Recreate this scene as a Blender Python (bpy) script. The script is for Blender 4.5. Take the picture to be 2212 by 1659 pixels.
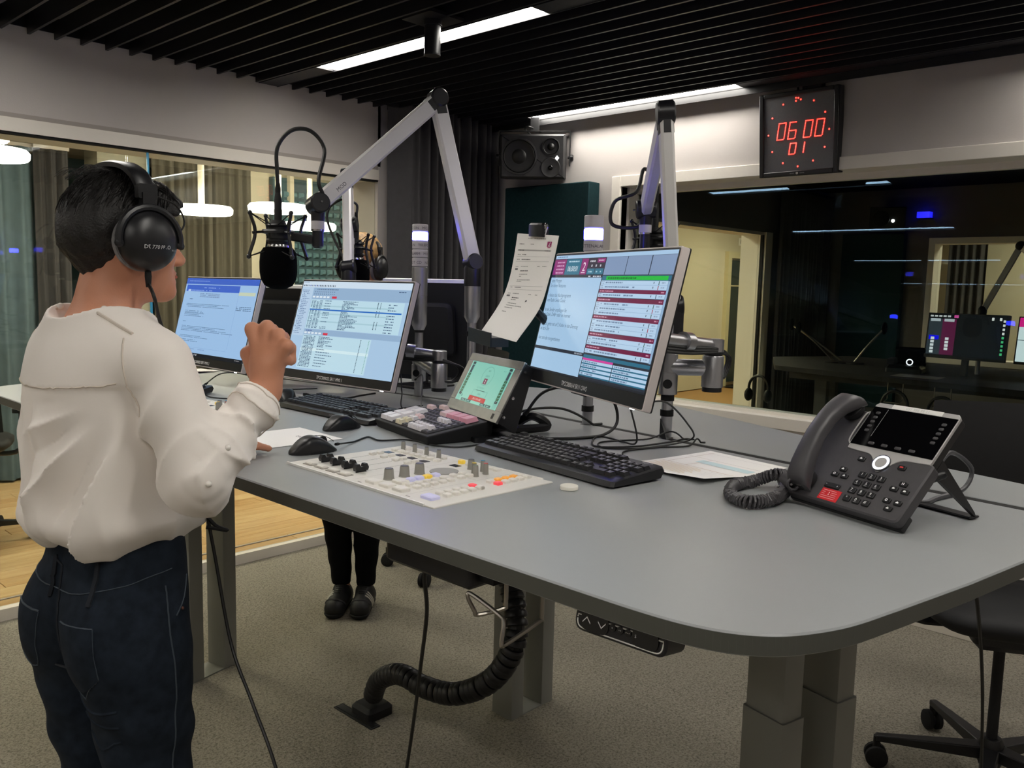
import bpy, math, random
import numpy as np
from mathutils import Matrix, Vector
random.seed(11)
for _o in list(bpy.data.objects):
    bpy.data.objects.remove(_o)
SC = bpy.context.scene
COL = SC.collection
PI = math.pi
R = math.radians

# ------------------------------------------------------------------ camera
_y, _p, _r = R(43.2595), R(6.5883), R(1.36433)
_F = Vector((math.cos(_p)*math.cos(_y), math.cos(_p)*math.sin(_y), -math.sin(_p)))
_s = Vector((math.sin(_y), -math.cos(_y), 0)); _u = _s.cross(_F)
_S = math.cos(_r)*_s + math.sin(_r)*_u
_U = -math.sin(_r)*_s + math.cos(_r)*_u
cd = bpy.data.cameras.new('camera'); cam = bpy.data.objects.new('camera', cd); COL.objects.link(cam)
cd.sensor_width = 36; cd.lens = 1827.8/2212*36; cd.clip_start = .05; cd.clip_end = 100
cam.matrix_world = Matrix(((_S.x, _U.x, -_F.x, 0), (_S.y, _U.y, -_F.y, 0), (_S.z, _U.z, -_F.z, 1.5), (0, 0, 0, 1)))
SC.camera = cam
# ------------------------------------------------------------------ world, exposure
W = bpy.data.worlds.new('world'); SC.world = W; W.use_nodes = True
W.node_tree.nodes['Background'].inputs[0].default_value = (.05, .06, .08, 1)
W.node_tree.nodes['Background'].inputs[1].default_value = .3
VS = SC.view_settings
VS.view_transform = 'Standard'; VS.look = 'None'; VS.gamma = 1; VS.use_curve_mapping = False
VS.exposure = 0.92
STRIP_W = 17.0      # radiance of the studio ceiling strips
LAMP_W = 9.0       # radiance of the corridor pendants
CORR_W = 23.0        # radiance of the added, unseen fill panels

# ------------------------------------------------------------------ colours and materials
def lin(c):
    if isinstance(c, str):
        c = c.lstrip('#'); c = [int(c[i:i+2], 16)/255 for i in (0, 2, 4)]
    return tuple((x/12.92 if x <= .04045 else ((x+.055)/1.055)**2.4) for x in c)

MATS = {}
def mat(name, col, rough=.5, metal=0., noise=None, bump=None, spec=.5, emit=None, alpha=None, coat=0, sheen=0):
    """procedural principled material. noise=(scale, amount, detail), bump=(scale, strength)"""
    m = bpy.data.materials.new(name); m.use_nodes = True
    nt = m.node_tree; b = nt.nodes['Principled BSDF']; c = lin(col)
    b.inputs['Base Color'].default_value = (*c, 1)
    b.inputs['Roughness'].default_value = rough; b.inputs['Metallic'].default_value = metal
    b.inputs['Specular IOR Level'].default_value = spec
    if coat: b.inputs['Coat Weight'].default_value = coat; b.inputs['Coat Roughness'].default_value = .1
    if sheen: b.inputs['Sheen Weight'].default_value = sheen
    tc = nt.nodes.new('ShaderNodeTexCoord')
    if noise:
        n = nt.nodes.new('ShaderNodeTexNoise'); n.inputs['Scale'].default_value = noise[0]; n.inputs['Detail'].default_value = noise[2] if len(noise) > 2 else 4
        nt.links.new(tc.outputs['Object'], n.inputs['Vector'])
        r = nt.nodes.new('ShaderNodeValToRGB'); a = noise[1]
        r.color_ramp.elements[0].position = .3; r.color_ramp.elements[1].position = .7
        r.color_ramp.elements[0].color = (*[max(0, x*(1-a)) for x in c], 1); r.color_ramp.elements[1].color = (*[min(1, x*(1+a)) for x in c], 1)
        nt.links.new(n.outputs['Fac'], r.inputs[0]); nt.links.new(r.outputs[0], b.inputs['Base Color'])
    if bump:
        n2 = nt.nodes.new('ShaderNodeTexNoise'); n2.inputs['Scale'].default_value = bump[0]; n2.inputs['Detail'].default_value = 3
        nt.links.new(tc.outputs['Object'], n2.inputs['Vector'])
        bp = nt.nodes.new('ShaderNodeBump'); bp.inputs['Strength'].default_value = bump[1]; bp.inputs['Distance'].default_value = .01
        nt.links.new(n2.outputs['Fac'], bp.inputs['Height']); nt.links.new(bp.outputs[0], b.inputs['Normal'])
    if emit:
        b.inputs['Emission Color'].default_value = (*lin(emit[0]), 1); b.inputs['Emission Strength'].default_value = emit[1]
    MATS[name] = m
    return m

def mat_attr(name, kind, strength=1., rough=.5):
    m = bpy.data.materials.new(name); m.use_nodes = True; nt = m.node_tree
    at = nt.nodes.new('ShaderNodeAttribute'); at.attribute_name = 'Col'
    b = nt.nodes['Principled BSDF']
    if kind == 'emit':
        b.inputs['Base Color'].default_value = (.01, .01, .012, 1); b.inputs['Roughness'].default_value = .25; b.inputs['Specular IOR Level'].default_value = .3
        nt.links.new(at.outputs['Color'], b.inputs['Emission Color']); b.inputs['Emission Strength'].default_value = strength
    else:
        b.inputs['Roughness'].default_value = rough
        nt.links.new(at.outputs['Color'], b.inputs['Base Color'])
    MATS[name] = m
    return m

def mat_emit(name, col, st):
    m = bpy.data.materials.new(name); m.use_nodes = True; nt = m.node_tree
    b = nt.nodes['Principled BSDF']; b.inputs['Base Color'].default_value = (.8, .8, .8, 1); b.inputs['Roughness'].default_value = .5
    b.inputs['Emission Color'].default_value = (*lin(col), 1); b.inputs['Emission Strength'].default_value = st
    MATS[name] = m
    return m

def mat_glass(name, tint, ior, refl=(.85, .93, 1)):
    m = bpy.data.materials.new(name); m.use_nodes = True; nt = m.node_tree
    for n in list(nt.nodes): nt.nodes.remove(n)
    o = nt.nodes.new('ShaderNodeOutputMaterial'); t = nt.nodes.new('ShaderNodeBsdfTransparent'); g = nt.nodes.new('ShaderNodeBsdfGlossy')
    t.inputs[0].default_value = (*lin(tint), 1); g.inputs['Roughness'].default_value = 0.0; g.inputs[0].default_value = (*refl, 1)
    fr = nt.nodes.new('ShaderNodeFresnel'); ge = nt.nodes.new('ShaderNodeNewGeometry'); mi = nt.nodes.new('ShaderNodeMix')
    mi.inputs[2].default_value = ior; mi.inputs[3].default_value = 1/ior          # same reflectance from both sides
    nt.links.new(ge.outputs['Backfacing'], mi.inputs[0]); nt.links.new(mi.outputs[0], fr.inputs['IOR'])
    mx = nt.nodes.new('ShaderNodeMixShader')
    nt.links.new(fr.outputs[0], mx.inputs[0]); nt.links.new(t.outputs[0], mx.inputs[1]); nt.links.new(g.outputs[0], mx.inputs[2]); nt.links.new(mx.outputs[0], o.inputs[0])
    MATS[name] = m
    return m

# carpet: flecked loop pile
def mat_carpet():
    m = mat('carpet', '#857f72', .95, spec=.1)
    nt = m.node_tree; b = nt.nodes['Principled BSDF']; tc = nt.nodes['Texture Coordinate']
    v = nt.nodes.new('ShaderNodeTexVoronoi'); v.inputs['Scale'].default_value = 260
    n = nt.nodes.new('ShaderNodeTexNoise'); n.inputs['Scale'].default_value = 110; n.inputs['Detail'].default_value = 5
    n2 = nt.nodes.new('ShaderNodeTexNoise'); n2.inputs['Scale'].default_value = 1.6; n2.inputs['Detail'].default_value = 3
    for x in (v, n, n2): nt.links.new(tc.outputs['Object'], x.inputs['Vector'])
    a = nt.nodes.new('ShaderNodeMath'); a.operation = 'MULTIPLY_ADD'; a.inputs[1].default_value = .5
    nt.links.new(v.outputs['Color'], a.inputs[0]); nt.links.new(n.outputs['Fac'], a.inputs[2])
    a2 = nt.nodes.new('ShaderNodeMath'); a2.operation = 'MULTIPLY_ADD'; a2.inputs[1].default_value = .22
    nt.links.new(n2.outputs['Fac'], a2.inputs[0]); nt.links.new(a.outputs[0], a2.inputs[2])
    r = nt.nodes.new('ShaderNodeValToRGB'); e = r.color_ramp.elements
    e[0].position = .45; e[0].color = (*lin('#58544a'), 1); e[1].position = 1.15 if False else .98; e[1].color = (*lin('#989285'), 1)
    nt.links.new(a2.outputs[0], r.inputs[0]); nt.links.new(r.outputs[0], b.inputs['Base Color'])
    bp = nt.nodes.new('ShaderNodeBump'); bp.inputs['Strength'].default_value = .6; bp.inputs['Distance'].default_value = .004
    nt.links.new(a.outputs[0], bp.inputs['Height']); nt.links.new(bp.outputs[0], b.inputs['Normal'])
mat_carpet()
def mat_plank():
    m = mat('plank', '#c9a572', .38)
    nt = m.node_tree; b = nt.nodes['Principled BSDF']; tc = nt.nodes['Texture Coordinate']
    mp = nt.nodes.new('ShaderNodeMapping'); mp.inputs['Scale'].default_value = (1.2, 14, 14)
    oi = nt.nodes.new('ShaderNodeObjectInfo')
    nt.links.new(tc.outputs['Object'], mp.inputs[0])
    ad = nt.nodes.new('ShaderNodeVectorMath'); ad.operation = 'ADD'
    nt.links.new(mp.outputs[0], ad.inputs[0]); 
    sc = nt.nodes.new('ShaderNodeVectorMath'); sc.operation = 'SCALE'; sc.inputs[0].default_value = (31, 17, 5)
    nt.links.new(oi.outputs['Random'], sc.inputs['Scale']); nt.links.new(sc.outputs[0], ad.inputs[1])
    n = nt.nodes.new('ShaderNodeTexNoise'); n.inputs['Scale'].default_value = 3; n.inputs['Detail'].default_value = 6
    nt.links.new(ad.outputs[0], n.inputs['Vector'])
    a = nt.nodes.new('ShaderNodeMath'); a.operation = 'MULTIPLY_ADD'; a.inputs[1].default_value = .45
    nt.links.new(oi.outputs['Random'], a.inputs[0]); nt.links.new(n.outputs['Fac'], a.inputs[2])
    r = nt.nodes.new('ShaderNodeValToRGB'); e = r.color_ramp.elements
    e[0].position = .3; e[0].color = (*lin('#b98f5c'), 1); e[1].position = 1.; e[1].color = (*lin('#dcbd8c'), 1)
    nt.links.new(a.outputs[0], r.inputs[0]); nt.links.new(r.outputs[0], b.inputs['Base Color'])
mat_plank()

mat('wall_paint', '#c3bdb9', .9, noise=(3, .03), bump=(180, .06), spec=.2)
mat('frame_white', '#e6e0d6', .5, noise=(2, .02))
mat('plinth', '#ddd6ca', .55, noise=(2, .02))
mat('trim_grey', '#a49c95', .7)
mat('ceiling_black', '#0b0b0c', .95, spec=.1, noise=(5, .3))
mat('slat_black', '#1b1b1c', .42, noise=(20, .15))
mat('diffuser_grey', '#5a5953', .5, noise=(9, .1))
mat('lamp_frame', '#15151a', .5)
mat('desk_grey', '#949798', .36, noise=(1.5, .03), bump=(700, .015))
mat('desk_edge_shade', '#54554f', .55, noise=(4, .04))  # darker grey paints the shade on the tabletop's edge
mat('desk_slot', '#0c0c0c', .8)
mat('leg_grey', '#84847f', .45, noise=(3, .03), bump=(900, .02))
mat('alu', '#b9b9bd', .32, metal=.9, noise=(8, .05))
mat('alu_brush', '#a9a8a5', .38, metal=.95, noise=(30, .08))
mat('arm_alu', '#d6d4d3', .45, metal=.25, noise=(6, .03))
mat('chrome', '#cfcfd0', .18, metal=1.)
mat('steel_wire', '#a19c94', .3, metal=1.)
mat('black_plastic', '#17171a', .38, noise=(40, .1))
mat('black_matte', '#101012', .7, noise=(40, .15))
mat('black_gloss', '#08080a', .12)
mat('black_rubber', '#0c0c0d', .85)
mat('cable_black', '#101010', .5)
mat('foam', '#08080a', 1., spec=.05, bump=(900, .5))
mat('key_black', '#1e1e22', .42)
mat('phone_grey', '#49474a', .42, noise=(60, .06), bump=(1500, .03))
mat('phone_dark', '#1b1b1d', .4)
mat('phone_silver', '#b9b7b6', .38, metal=.15)
mat('console', '#e4e1da', .5, noise=(5, .02))
mat('console_rim', '#f6f4ef', .4)
mat('console_btn', '#ece9e2', .45)
mat('btn_frame', '#8f8a80', .5)
mat('knob_grey', '#98968f', .45)
mat('knob_dark', '#4c4c50', .4)
mat('btn_yellow', '#e8c74e', .4, emit=('#ffd040', .12))
mat('btn_orange', '#f0b04a', .4, emit=('#ff9a30', .12))
mat('btn_red', '#e8606a', .4, emit=('#ff3040', .22))
mat('btn_blue', '#dcdcf0', .4, emit=('#8080ff', .06))
mat('cap_yellow', '#d9bc3c', .5); mat('cap_blue', '#3f8ab0', .5); mat('cap_red', '#c2423a', .5); mat('cap_green', '#6f7f6a', .5)
mat('display_dark', '#2a2a30', .2)
mat('wheel_grey', '#a09e98', .55)
mat('keycap_white', '#e8e4e8', .35); mat('keycap_cream', '#e8e0c4', .35); mat('keycap_pink', '#e8a4b6', .35); mat('keycap_blush', '#f0d4d6', .35); mat('keycap_dark', '#3c3a40', .4)
mat('paper', '#f8f6f3', .8, noise=(3, .01))
mat('puck', '#eeebdf', .5)
mat('monitor_side', '#cdc4c2', .45)
mat('monitor_back', '#121214', .5)
mat('tower_lens', '#bdb9bd', .35, spec=.5)
mat_emit('tower_blue', '#4040ff', 26.)
mat('hinge_black', '#15151a', .35)
mat('speaker', '#2b2b2c', .5, noise=(60, .08), bump=(1200, .04))
mat('speaker_cone', '#0c0c0d', .45)
mat('teal_felt', '#1f363a', .95, noise=(60, .12), bump=(600, .2), spec=.1)
mat('curtain_dark', '#4c4b4d', .95, noise=(30, .06), bump=(900, .2), spec=.1)
mat('curtain_olive', '#5c584e', .95, noise=(30, .06), bump=(900, .2), spec=.1)
mat('curtain_blue', '#5f727b', .95, noise=(12, .1), spec=.1)
mat('corr_wall', '#cbc3ae', .9, noise=(2, .02))
mat('corr_ceiling', '#d9d4c6', .9)
mat('corr_column', '#9a9888', .85, noise=(6, .05))
mat('teal_tile', '#39525a', .5, noise=(8, .12))
mat('teal_tile_light', '#5f8088', .35)
mat('dusk_glass', '#5b7f8d', .3, noise=(2, .25))
mat('sofa', '#b9b397', .95, bump=(500, .2))
mat('door_frame', '#cfc6a2', .6)
mat('door_dark', '#2b3a3c', .25)
mat('corridor_oak', '#a8804f', .5, noise=(6, .08))
mat('skin', '#c98b6d', .5, noise=(18, .07, 6), bump=(420, .05))
mat('skin_man', '#d79c7c', .5, noise=(18, .06), bump=(420, .05))
mat('hair_dark', '#0d0908', .55, noise=(90, .5), bump=(260, .3))
mat('hair_blond', '#a8834f', .5, noise=(60, .35))
mat('blouse', '#f4ede6', .75, noise=(5, .02), bump=(1400, .04), sheen=.2)
mat('blouse_seam', '#d9cec2', .8)
mat('button_pearl', '#eee9e2', .25)
mat('denim', '#1f2630', .9, noise=(45, .3, 6), bump=(1600, .12), spec=.15)
mat('denim_stitch', '#3a444e', .85)
mat('denim_edge', '#161b24', .9)
mat('trouser_black', '#0a0a0c', .9, noise=(30, .2), spec=.15)
mat('shirt_dark', '#1c2230', .9)
mat('shoe_black', '#101012', .55, noise=(40, .2)); mat('shoe_white', '#d9d5cc', .6); mat('shoe_grey', '#3a3a3e', .6)
mat('eye_white', '#e8e4e0', .2); mat('lip', '#b0625a', .5)
mat('velour', '#6b6a6c', .95, bump=(900, .4), sheen=.5)
mat('brown_tag', '#5b3a30', .7)
mat('box_card', '#c7a972', .8, noise=(5, .05))
mat('red_sticker', '#d8242c', .5)
mat('white_tape', '#eceae6', .6)
mat('pendant_white', '#f2efe6', .5)
mat_emit('lamp_panel', '#fffaf1', STRIP_W)
mat_emit('pendant_glow', '#fff6e6', LAMP_W)
mat_emit('corr_glow', '#fff1d6', CORR_W)
mat_emit('led_red', '#ff2418', 4.)
mat_emit('blue_dim', '#1818ff', 1.2)
mat_emit('led_white', '#ffffff', 5.)
mat_emit('ring_white', '#e8eeff', 1.0)
mat('clock_face', '#6a6a6e', .55, noise=(200, .06))
mat_attr('screen', 'emit', .5)
mat_attr('screen_dim', 'emit', .42)
mat_attr('print', 'diff', rough=.7)
mat_glass('glass_inner', '#f6f8f5', 1.12)
mat_glass('glass_outer', '#eceeee', 1.5)
mat_glass('glass_control', '#e6ece8', 1.4, (.30, .5, .72))
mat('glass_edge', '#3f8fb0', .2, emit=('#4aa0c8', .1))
mat('clear_plastic', '#b5b0a6', .15)

# ------------------------------------------------------------------ objects
MW = {}
def M_yaw(x, y, z, yaw, tilt=0.):
    """local x = right, y = away (yaw), z = up ; tilt leans the top away"""
    return Matrix.Translation((x, y, z)) @ Matrix.Rotation(R(yaw)-PI/2, 4, 'Z') @ Matrix.Rotation(-R(tilt), 4, 'X')
def M_face(x, y, z, yaw, tilt):
    """local x = right, y = up along the face, z = out of the face"""
    return M_yaw(x, y, z, yaw, tilt) @ Matrix.Rotation(PI/2, 4, 'X')
def T3(x, y, z): return Matrix.Translation((x, y, z))
def thing(name, label, cat, M=None, group=None, kind=None):
    o = bpy.data.objects.new(name, None); COL.objects.link(o); o.empty_display_size = .05
    M = M or Matrix.Identity(4); o.matrix_world = M; MW[o] = M.copy()
    tag(o, label, cat, group, kind)
    return o
def tag(o, label=None, cat=None, group=None, kind=None):
    if label: o['label'] = label
    if cat: o['category'] = cat
    if group: o['group'] = group
    if kind: o['kind'] = kind
    return o
def link_mesh(name, me, parent=None, M=None):
    o = bpy.data.objects.new(name, me); COL.objects.link(o)
    if parent is not None:
        o.parent = parent
        if M is not None: o.matrix_local = M
        MW[o] = MW[parent] @ (M if M is not None else Matrix.Identity(4))
    else:
        if M is not None: o.matrix_world = M
        MW[o] = M.copy() if M is not None else Matrix.Identity(4)
    return o
def copy_tree(o, parent=None, M=None, label=None, group=None):
    c = o.copy(); COL.objects.link(c); c.parent = parent
    if M is not None:
        c.matrix_world = M; MW[c] = M.copy()
    else: MW[c] = MW[parent] @ o.matrix_local if parent is not None else MW[o]
    if label: c['label'] = label
    if group: c['group'] = group
    for ch in [x for x in bpy.data.objects if x.parent == o]: copy_tree(ch, c)
    return c

def spline(pts, n=8, closed=False):
    P = [Vector(p) for p in pts]; N = len(P); out = []
    rng = N if closed else N-1
    for i in range(rng):
        p1, p2 = P[i], P[(i+1) % N]
        p0 = P[i-1] if (closed or i > 0) else 2*p1-p2
        p3 = P[(i+2) % N] if (closed or i+2 < N) else 2*p2-p1
        for k in range(n):
            t = k/n
            out.append(.5*((2*p1)+(p2-p0)*t+(2*p0-5*p1+4*p2-p3)*t*t+(3*p1-p0-3*p2+p3)*t**3))
    if not closed: out.append(P[-1])
    return out
def round_poly(pts, r, n=5):
    """round every corner of a 2D polygon; r number or list"""
    N = len(pts); out = []
    for i in range(N):
        p = Vector(pts[i]); a = Vector(pts[i-1])-p; b = Vector(pts[(i+1) % N])-p
        rr = r[i] if isinstance(r, (list, tuple)) else r
        if rr <= 0: out.append(tuple(p)); continue
        la, lb = a.length, b.length; a.normalize(); b.normalize()
        ang = a.angle(b); d = min(rr/math.tan(ang/2), la*.49, lb*.49)
        s, e = p+a*d, p+b*d
        for k in range(n+1):
            t = k/n; out.append(tuple((1-t)**2*s+2*t*(1-t)*p+t*t*e))
    return out
def rrect(w, h, r, n=4, cx=0, cy=0):
    return round_poly([(cx-w/2, cy-h/2), (cx+w/2, cy-h/2), (cx+w/2, cy+h/2), (cx-w/2, cy+h/2)], r, n)

class MB:
    def __init__(s, T=None): s.V = []; s.F = []; s.C = []; s.T = T; s.hascol = False
    def add(s, V, F, col=None):
        n = len(s.V)
        s.V += [tuple(s.T @ Vector(v)) if s.T is not None else tuple(v) for v in V]
        s.F += [tuple(i+n for i in f) for f in F]
        if col is not None: s.hascol = True
        s.C += [col or (1, 1, 1)]*len(F)
        return s
    def box(s, c, d, M=None):
        x, y, z = d[0]/2, d[1]/2, d[2]/2
        V = [Vector((a, b, e)) for a in (-x, x) for b in (-y, y) for e in (-z, z)]
        if M is not None: V = [M @ v for v in V]
        V = [v+Vector(c) for v in V]
        return s.add(V, [(0, 1, 3, 2), (4, 6, 7, 5), (0, 4, 5, 1), (2, 3, 7, 6), (0, 2, 6, 4), (1, 5, 7, 3)])
    def b(s, x0, x1, y0, y1, z0, z1):
        return s.box(((x0+x1)/2, (y0+y1)/2, (z0+z1)/2), (abs(x1-x0), abs(y1-y0), abs(z1-z0)))
    def prism(s, poly, z0, z1, ch=0., top=None, M=None, chb=0.):
        """extruded polygon (ccw) with chamfered top (ch) / bottom (chb)"""
        n = len(poly)
        def inset(d):
            c = Vector((sum(p[0] for p in poly)/n, sum(p[1] for p in poly)/n)); out = []
            for i in range(n):
                p = Vector(poly[i][:2]); a = (Vector(poly[i][:2])-Vector(poly[i-1][:2])); b_ = (Vector(poly[(i+1) % n][:2])-p)
                na = Vector((-a.y, a.x)); nb = Vector((-b_.y, b_.x))
                if na.length < 1e-9: na = nb
                if nb.length < 1e-9: nb = na
                na.normalize(); nb.normalize(); m = na+nb
                m = m/max(m.length_squared, .3)*2 if m.length > 1e-6 else na
                out.append(p+m*d)
            return out
        rings = []
        if chb: rings += [(inset(chb), z0), (inset(0), z0+chb)]
        else: rings += [(inset(0), z0)]
        if ch: rings += [(inset(0), z1-ch), (inset(ch), z1)]
        else: rings += [(inset(0), z1)]
        V = []; F = []
        for ring, z in rings: V += [Vector((p[0], p[1], z)) for p in ring]
        for k in range(len(rings)-1):
            for i in range(n):
                j = (i+1) % n; F.append((k*n+i, k*n+j, (k+1)*n+j, (k+1)*n+i))
        F.append(tuple(range(n-1, -1, -1))); F.append(tuple((len(rings)-1)*n+i for i in range(n)))
        if M is not None: V = [M @ v for v in V]
        return s.add(V, F)
    def cyl(s, p0, p1, r0, r1=None, n=20, cap=True):
        p0, p1 = Vector(p0), Vector(p1); r1 = r0 if r1 is None else r1
        return s.lathe([(r0, 0), (r1, (p1-p0).length)], p0, p1-p0, n, cap)
    def lathe(s, prof, p0, axis, n=24, cap=True):
        a = Vector(axis).normalized(); p0 = Vector(p0)
        t = Vector((1, 0, 0)) if abs(a.x) < .9 else Vector((0, 1, 0))
        u = a.cross(t).normalized(); v = a.cross(u)
        V = []; F = []
        for r_, h in prof:
            for i in range(n):
                q = 2*PI*i/n; V.append(p0+a*h+(u*math.cos(q)+v*math.sin(q))*r_)
        for k in range(len(prof)-1):
            for i in range(n):
                j = (i+1) % n; F.append((k*n+i, k*n+j, (k+1)*n+j, (k+1)*n+i))
        if cap:
            if prof[0][0] > 1e-6: F.append(tuple(range(n-1, -1, -1)))
            if prof[-1][0] > 1e-6: F.append(tuple((len(prof)-1)*n+i for i in range(n)))
        return s.add(V, F)
    def tube(s, pts, r, n=8, closed=False, cap=True):
        P = [Vector(p) for p in pts]; N = len(P); V = []; F = []
        rr = r if isinstance(r, (list, tuple)) else [r]*N
        pu = None
        for i in range(N):
            if closed: t = P[(i+1) % N]-P[i-1]
            else: t = P[min(i+1, N-1)]-P[max(i-1, 0)]
            if t.length < 1e-9: t = Vector((0, 0, 1))
            t.normalize()
            if pu is None:
                q = Vector((0, 0, 1)) if abs(t.z) < .9 else Vector((1, 0, 0))
                pu = t.cross(q).normalized()
            else:
                pu = (pu-t*pu.dot(t)); pu.normalize()
            w = t.cross(pu)
            for k in range(n):
                a = 2*PI*k/n; V.append(P[i]+(pu*math.cos(a)+w*math.sin(a))*rr[i])
        for i in range(N if closed else N-1):
            i2 = (i+1) % N
            for k in range(n):
                k2 = (k+1) % n; F.append((i*n+k, i*n+k2, i2*n+k2, i2*n+k))
        if cap and not closed: F.append(tuple(range(n-1, -1, -1))); F.append(tuple((N-1)*n+k for k in range(n)))
        return s.add(V, F)
    def ell(s, c, r, nu=20, nv=12, M=None):
        V = []; F = []
        for j in range(nv+1):
            th = PI*j/nv
            for i in range(nu):
                a = 2*PI*i/nu; v = Vector((r[0]*math.sin(th)*math.cos(a), r[1]*math.sin(th)*math.sin(a), r[2]*math.cos(th)))
                if M is not None: v = M @ v
                V.append(v+Vector(c))
        for j in range(nv):
            for i in range(nu):
                k = (i+1) % nu; F.append((j*nu+i, (j+1)*nu+i, (j+1)*nu+k, j*nu+k))
        return s.add(V, F)
    def beam(s, p0, p1, w, h, up=(0, 0, 1), ch=.004):
        """rectangular profile with chamfered edges; w along side, h along up"""
        p0, p1 = Vector(p0), Vector(p1); a = (p1-p0); L = a.length; a.normalize()
        sd = a.cross(Vector(up)).normalized(); u = sd.cross(a)
        M = Matrix((sd, u, a)).transposed().to_4x4(); M.translation = p0
        return s.prism(round_poly([(-w/2, -h/2), (w/2, -h/2), (w/2, h/2), (-w/2, h/2)], ch, 1), 0, L, M=M)
    def grid(s, fn, nu, nv, close_u=False):
        V = [fn(i/nu, j/nv) for j in range(nv+1) for i in range(nu+(0 if close_u else 1))]
        w = nu if close_u else nu+1; F = []
        for j in range(nv):
            for i in range(nu):
                k = (i+1) % w; F.append((j*w+i, j*w+k, (j+1)*w+k, (j+1)*w+i))
        return s.add(V, F)
    def quad(s, a, b, c, d, col=None): return s.add([a, b, c, d], [(0, 1, 2, 3)], col)
    def rect(s, x0, y0, x1, y1, z, col): return s.add([(x0, y0, z), (x1, y0, z), (x1, y1, z), (x0, y1, z)], [(0, 1, 2, 3)], lin(col))
    def text(s, t, x, y, size, z, col, align='L', sx=1.):
        V, F, w = glyphs(t)
        off = {'L': 0, 'C': -w/2, 'R': -w}[align]
        return s.add([((vx+off)*size*sx+x, vy*size+y, z) for vx, vy in V], F, lin(col))
    def build(s, name, m, parent=None, world=False, sharp=35, M=None, smooth=True, bevel=0):
        V = s.V
        if world and parent is not None:
            inv = MW[parent].inverted(); V = [tuple(inv @ Vector(v)) for v in V]
        me = bpy.data.meshes.new(name); me.from_pydata(V, [], s.F); me.validate(); me.update()
        if isinstance(m, str): m = MATS[m]
        me.materials.append(m)
        if s.hascol and len(me.polygons) == len(s.C):
            ca = me.color_attributes.new('Col', 'FLOAT_COLOR', 'CORNER')
            arr = np.ones((len(me.loops), 4), np.float32); k = 0
            for p, c in zip(me.polygons, s.C):
                arr[k:k+p.loop_total, :3] = c; k += p.loop_total
            ca.data.foreach_set('color', arr.ravel())
        if smooth:
            me.polygons.foreach_set('use_smooth', [True]*len(me.polygons))
            try: me.set_sharp_from_angle(angle=R(sharp))
            except Exception: pass
        o = link_mesh(name, me, parent, M)
        if bevel:
            bv = o.modifiers.new('bevel', 'BEVEL'); bv.width = bevel; bv.segments = 2; bv.limit_method = 'ANGLE'; bv.angle_limit = R(50)
        return o

_G = {}
def glyphs(t):
    if t in _G: return _G[t]
    cu = bpy.data.curves.new('t', 'FONT'); cu.body = t; cu.size = 1; cu.resolution_u = 2
    ob = bpy.data.objects.new('t', cu); me = bpy.data.meshes.new_from_object(ob)
    V = [(v.co.x, v.co.y) for v in me.vertices]; F = [tuple(p.vertices) for p in me.polygons]
    w = max([v[0] for v in V] or [0])
    bpy.data.objects.remove(ob); bpy.data.curves.remove(cu); bpy.data.meshes.remove(me)
    _G[t] = (V, F, w)
    return _G[t]
def struct(o, label=None):
    o['kind'] = 'structure'
    if label: o['label'] = label
    return o
# ================================================================== THE STUDIO ROOM
X0, X1, Y0, Y1, ZC = -2.9, 4.0, -1.8, 4.027, 2.5
struct(MB().b(X0, X1+.02, Y0, Y1+.01, -.06, 0).build('floor', 'carpet'), 'grey beige flecked loop carpet of the studio')
ceil = struct(MB().b(X0, X1+.2, Y0, Y1+.2, 2.72, 2.8).build('ceiling', 'ceiling_black'), 'black void above the slatted studio ceiling')
mb = MB(); mb.b(-.006, .006, Y0, Y1-.004, 0, .085); slat_src = None
CH = [(-2.07, -1.97), (-.6, -.5), (.868, .968), (2.34, 2.443), (3.812, 3.903)]      # luminaire channels
k = -38
while True:
    x = 1.165+.1055*k; k += 1
    if x > X1-.03: break
    if x < X0+.03 or any(a-.004 < x < b_+.004 for a, b_ in CH): continue
    if slat_src is None:
        slat_src = mb.build('slat', 'slat_black', ceil, M=T3(x, 0, ZC)); 
    else: link_mesh('slat', slat_src.data, ceil, T3(x, 0, ZC))
for a, b_ in CH:
    q = MB(); q.b(a-.003, a, Y0, Y1-.004, ZC-.002, ZC+.085); q.b(b_, b_+.003, Y0, Y1-.004, ZC-.002, ZC+.085); q.b(a, b_, Y0, Y1-.004, ZC+.06, ZC+.085)
    for ya, yb in ((Y0, -.55), (.82, 2.15), (3.522, Y1-.004)): q.b(a, b_, ya, yb, ZC, ZC+.06)
    q.build('light_channel', 'lamp_frame', ceil)
# edge channel along the window wall
MB().b(X0, X1, Y1-.006, Y1+.02, ZC+.026, ZC+.1).build('edge_channel', 'slat_black', ceil)
MB().b(X1-.012, X1+.02, Y0, Y1, ZC-.002, ZC+.1).build('edge_channel', 'slat_black', ceil)
MB().b(3.9065, 3.913, Y0, Y1-.01, ZC-.034, ZC+.085).build('edge_lip', 'slat_black', ceil)
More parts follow.
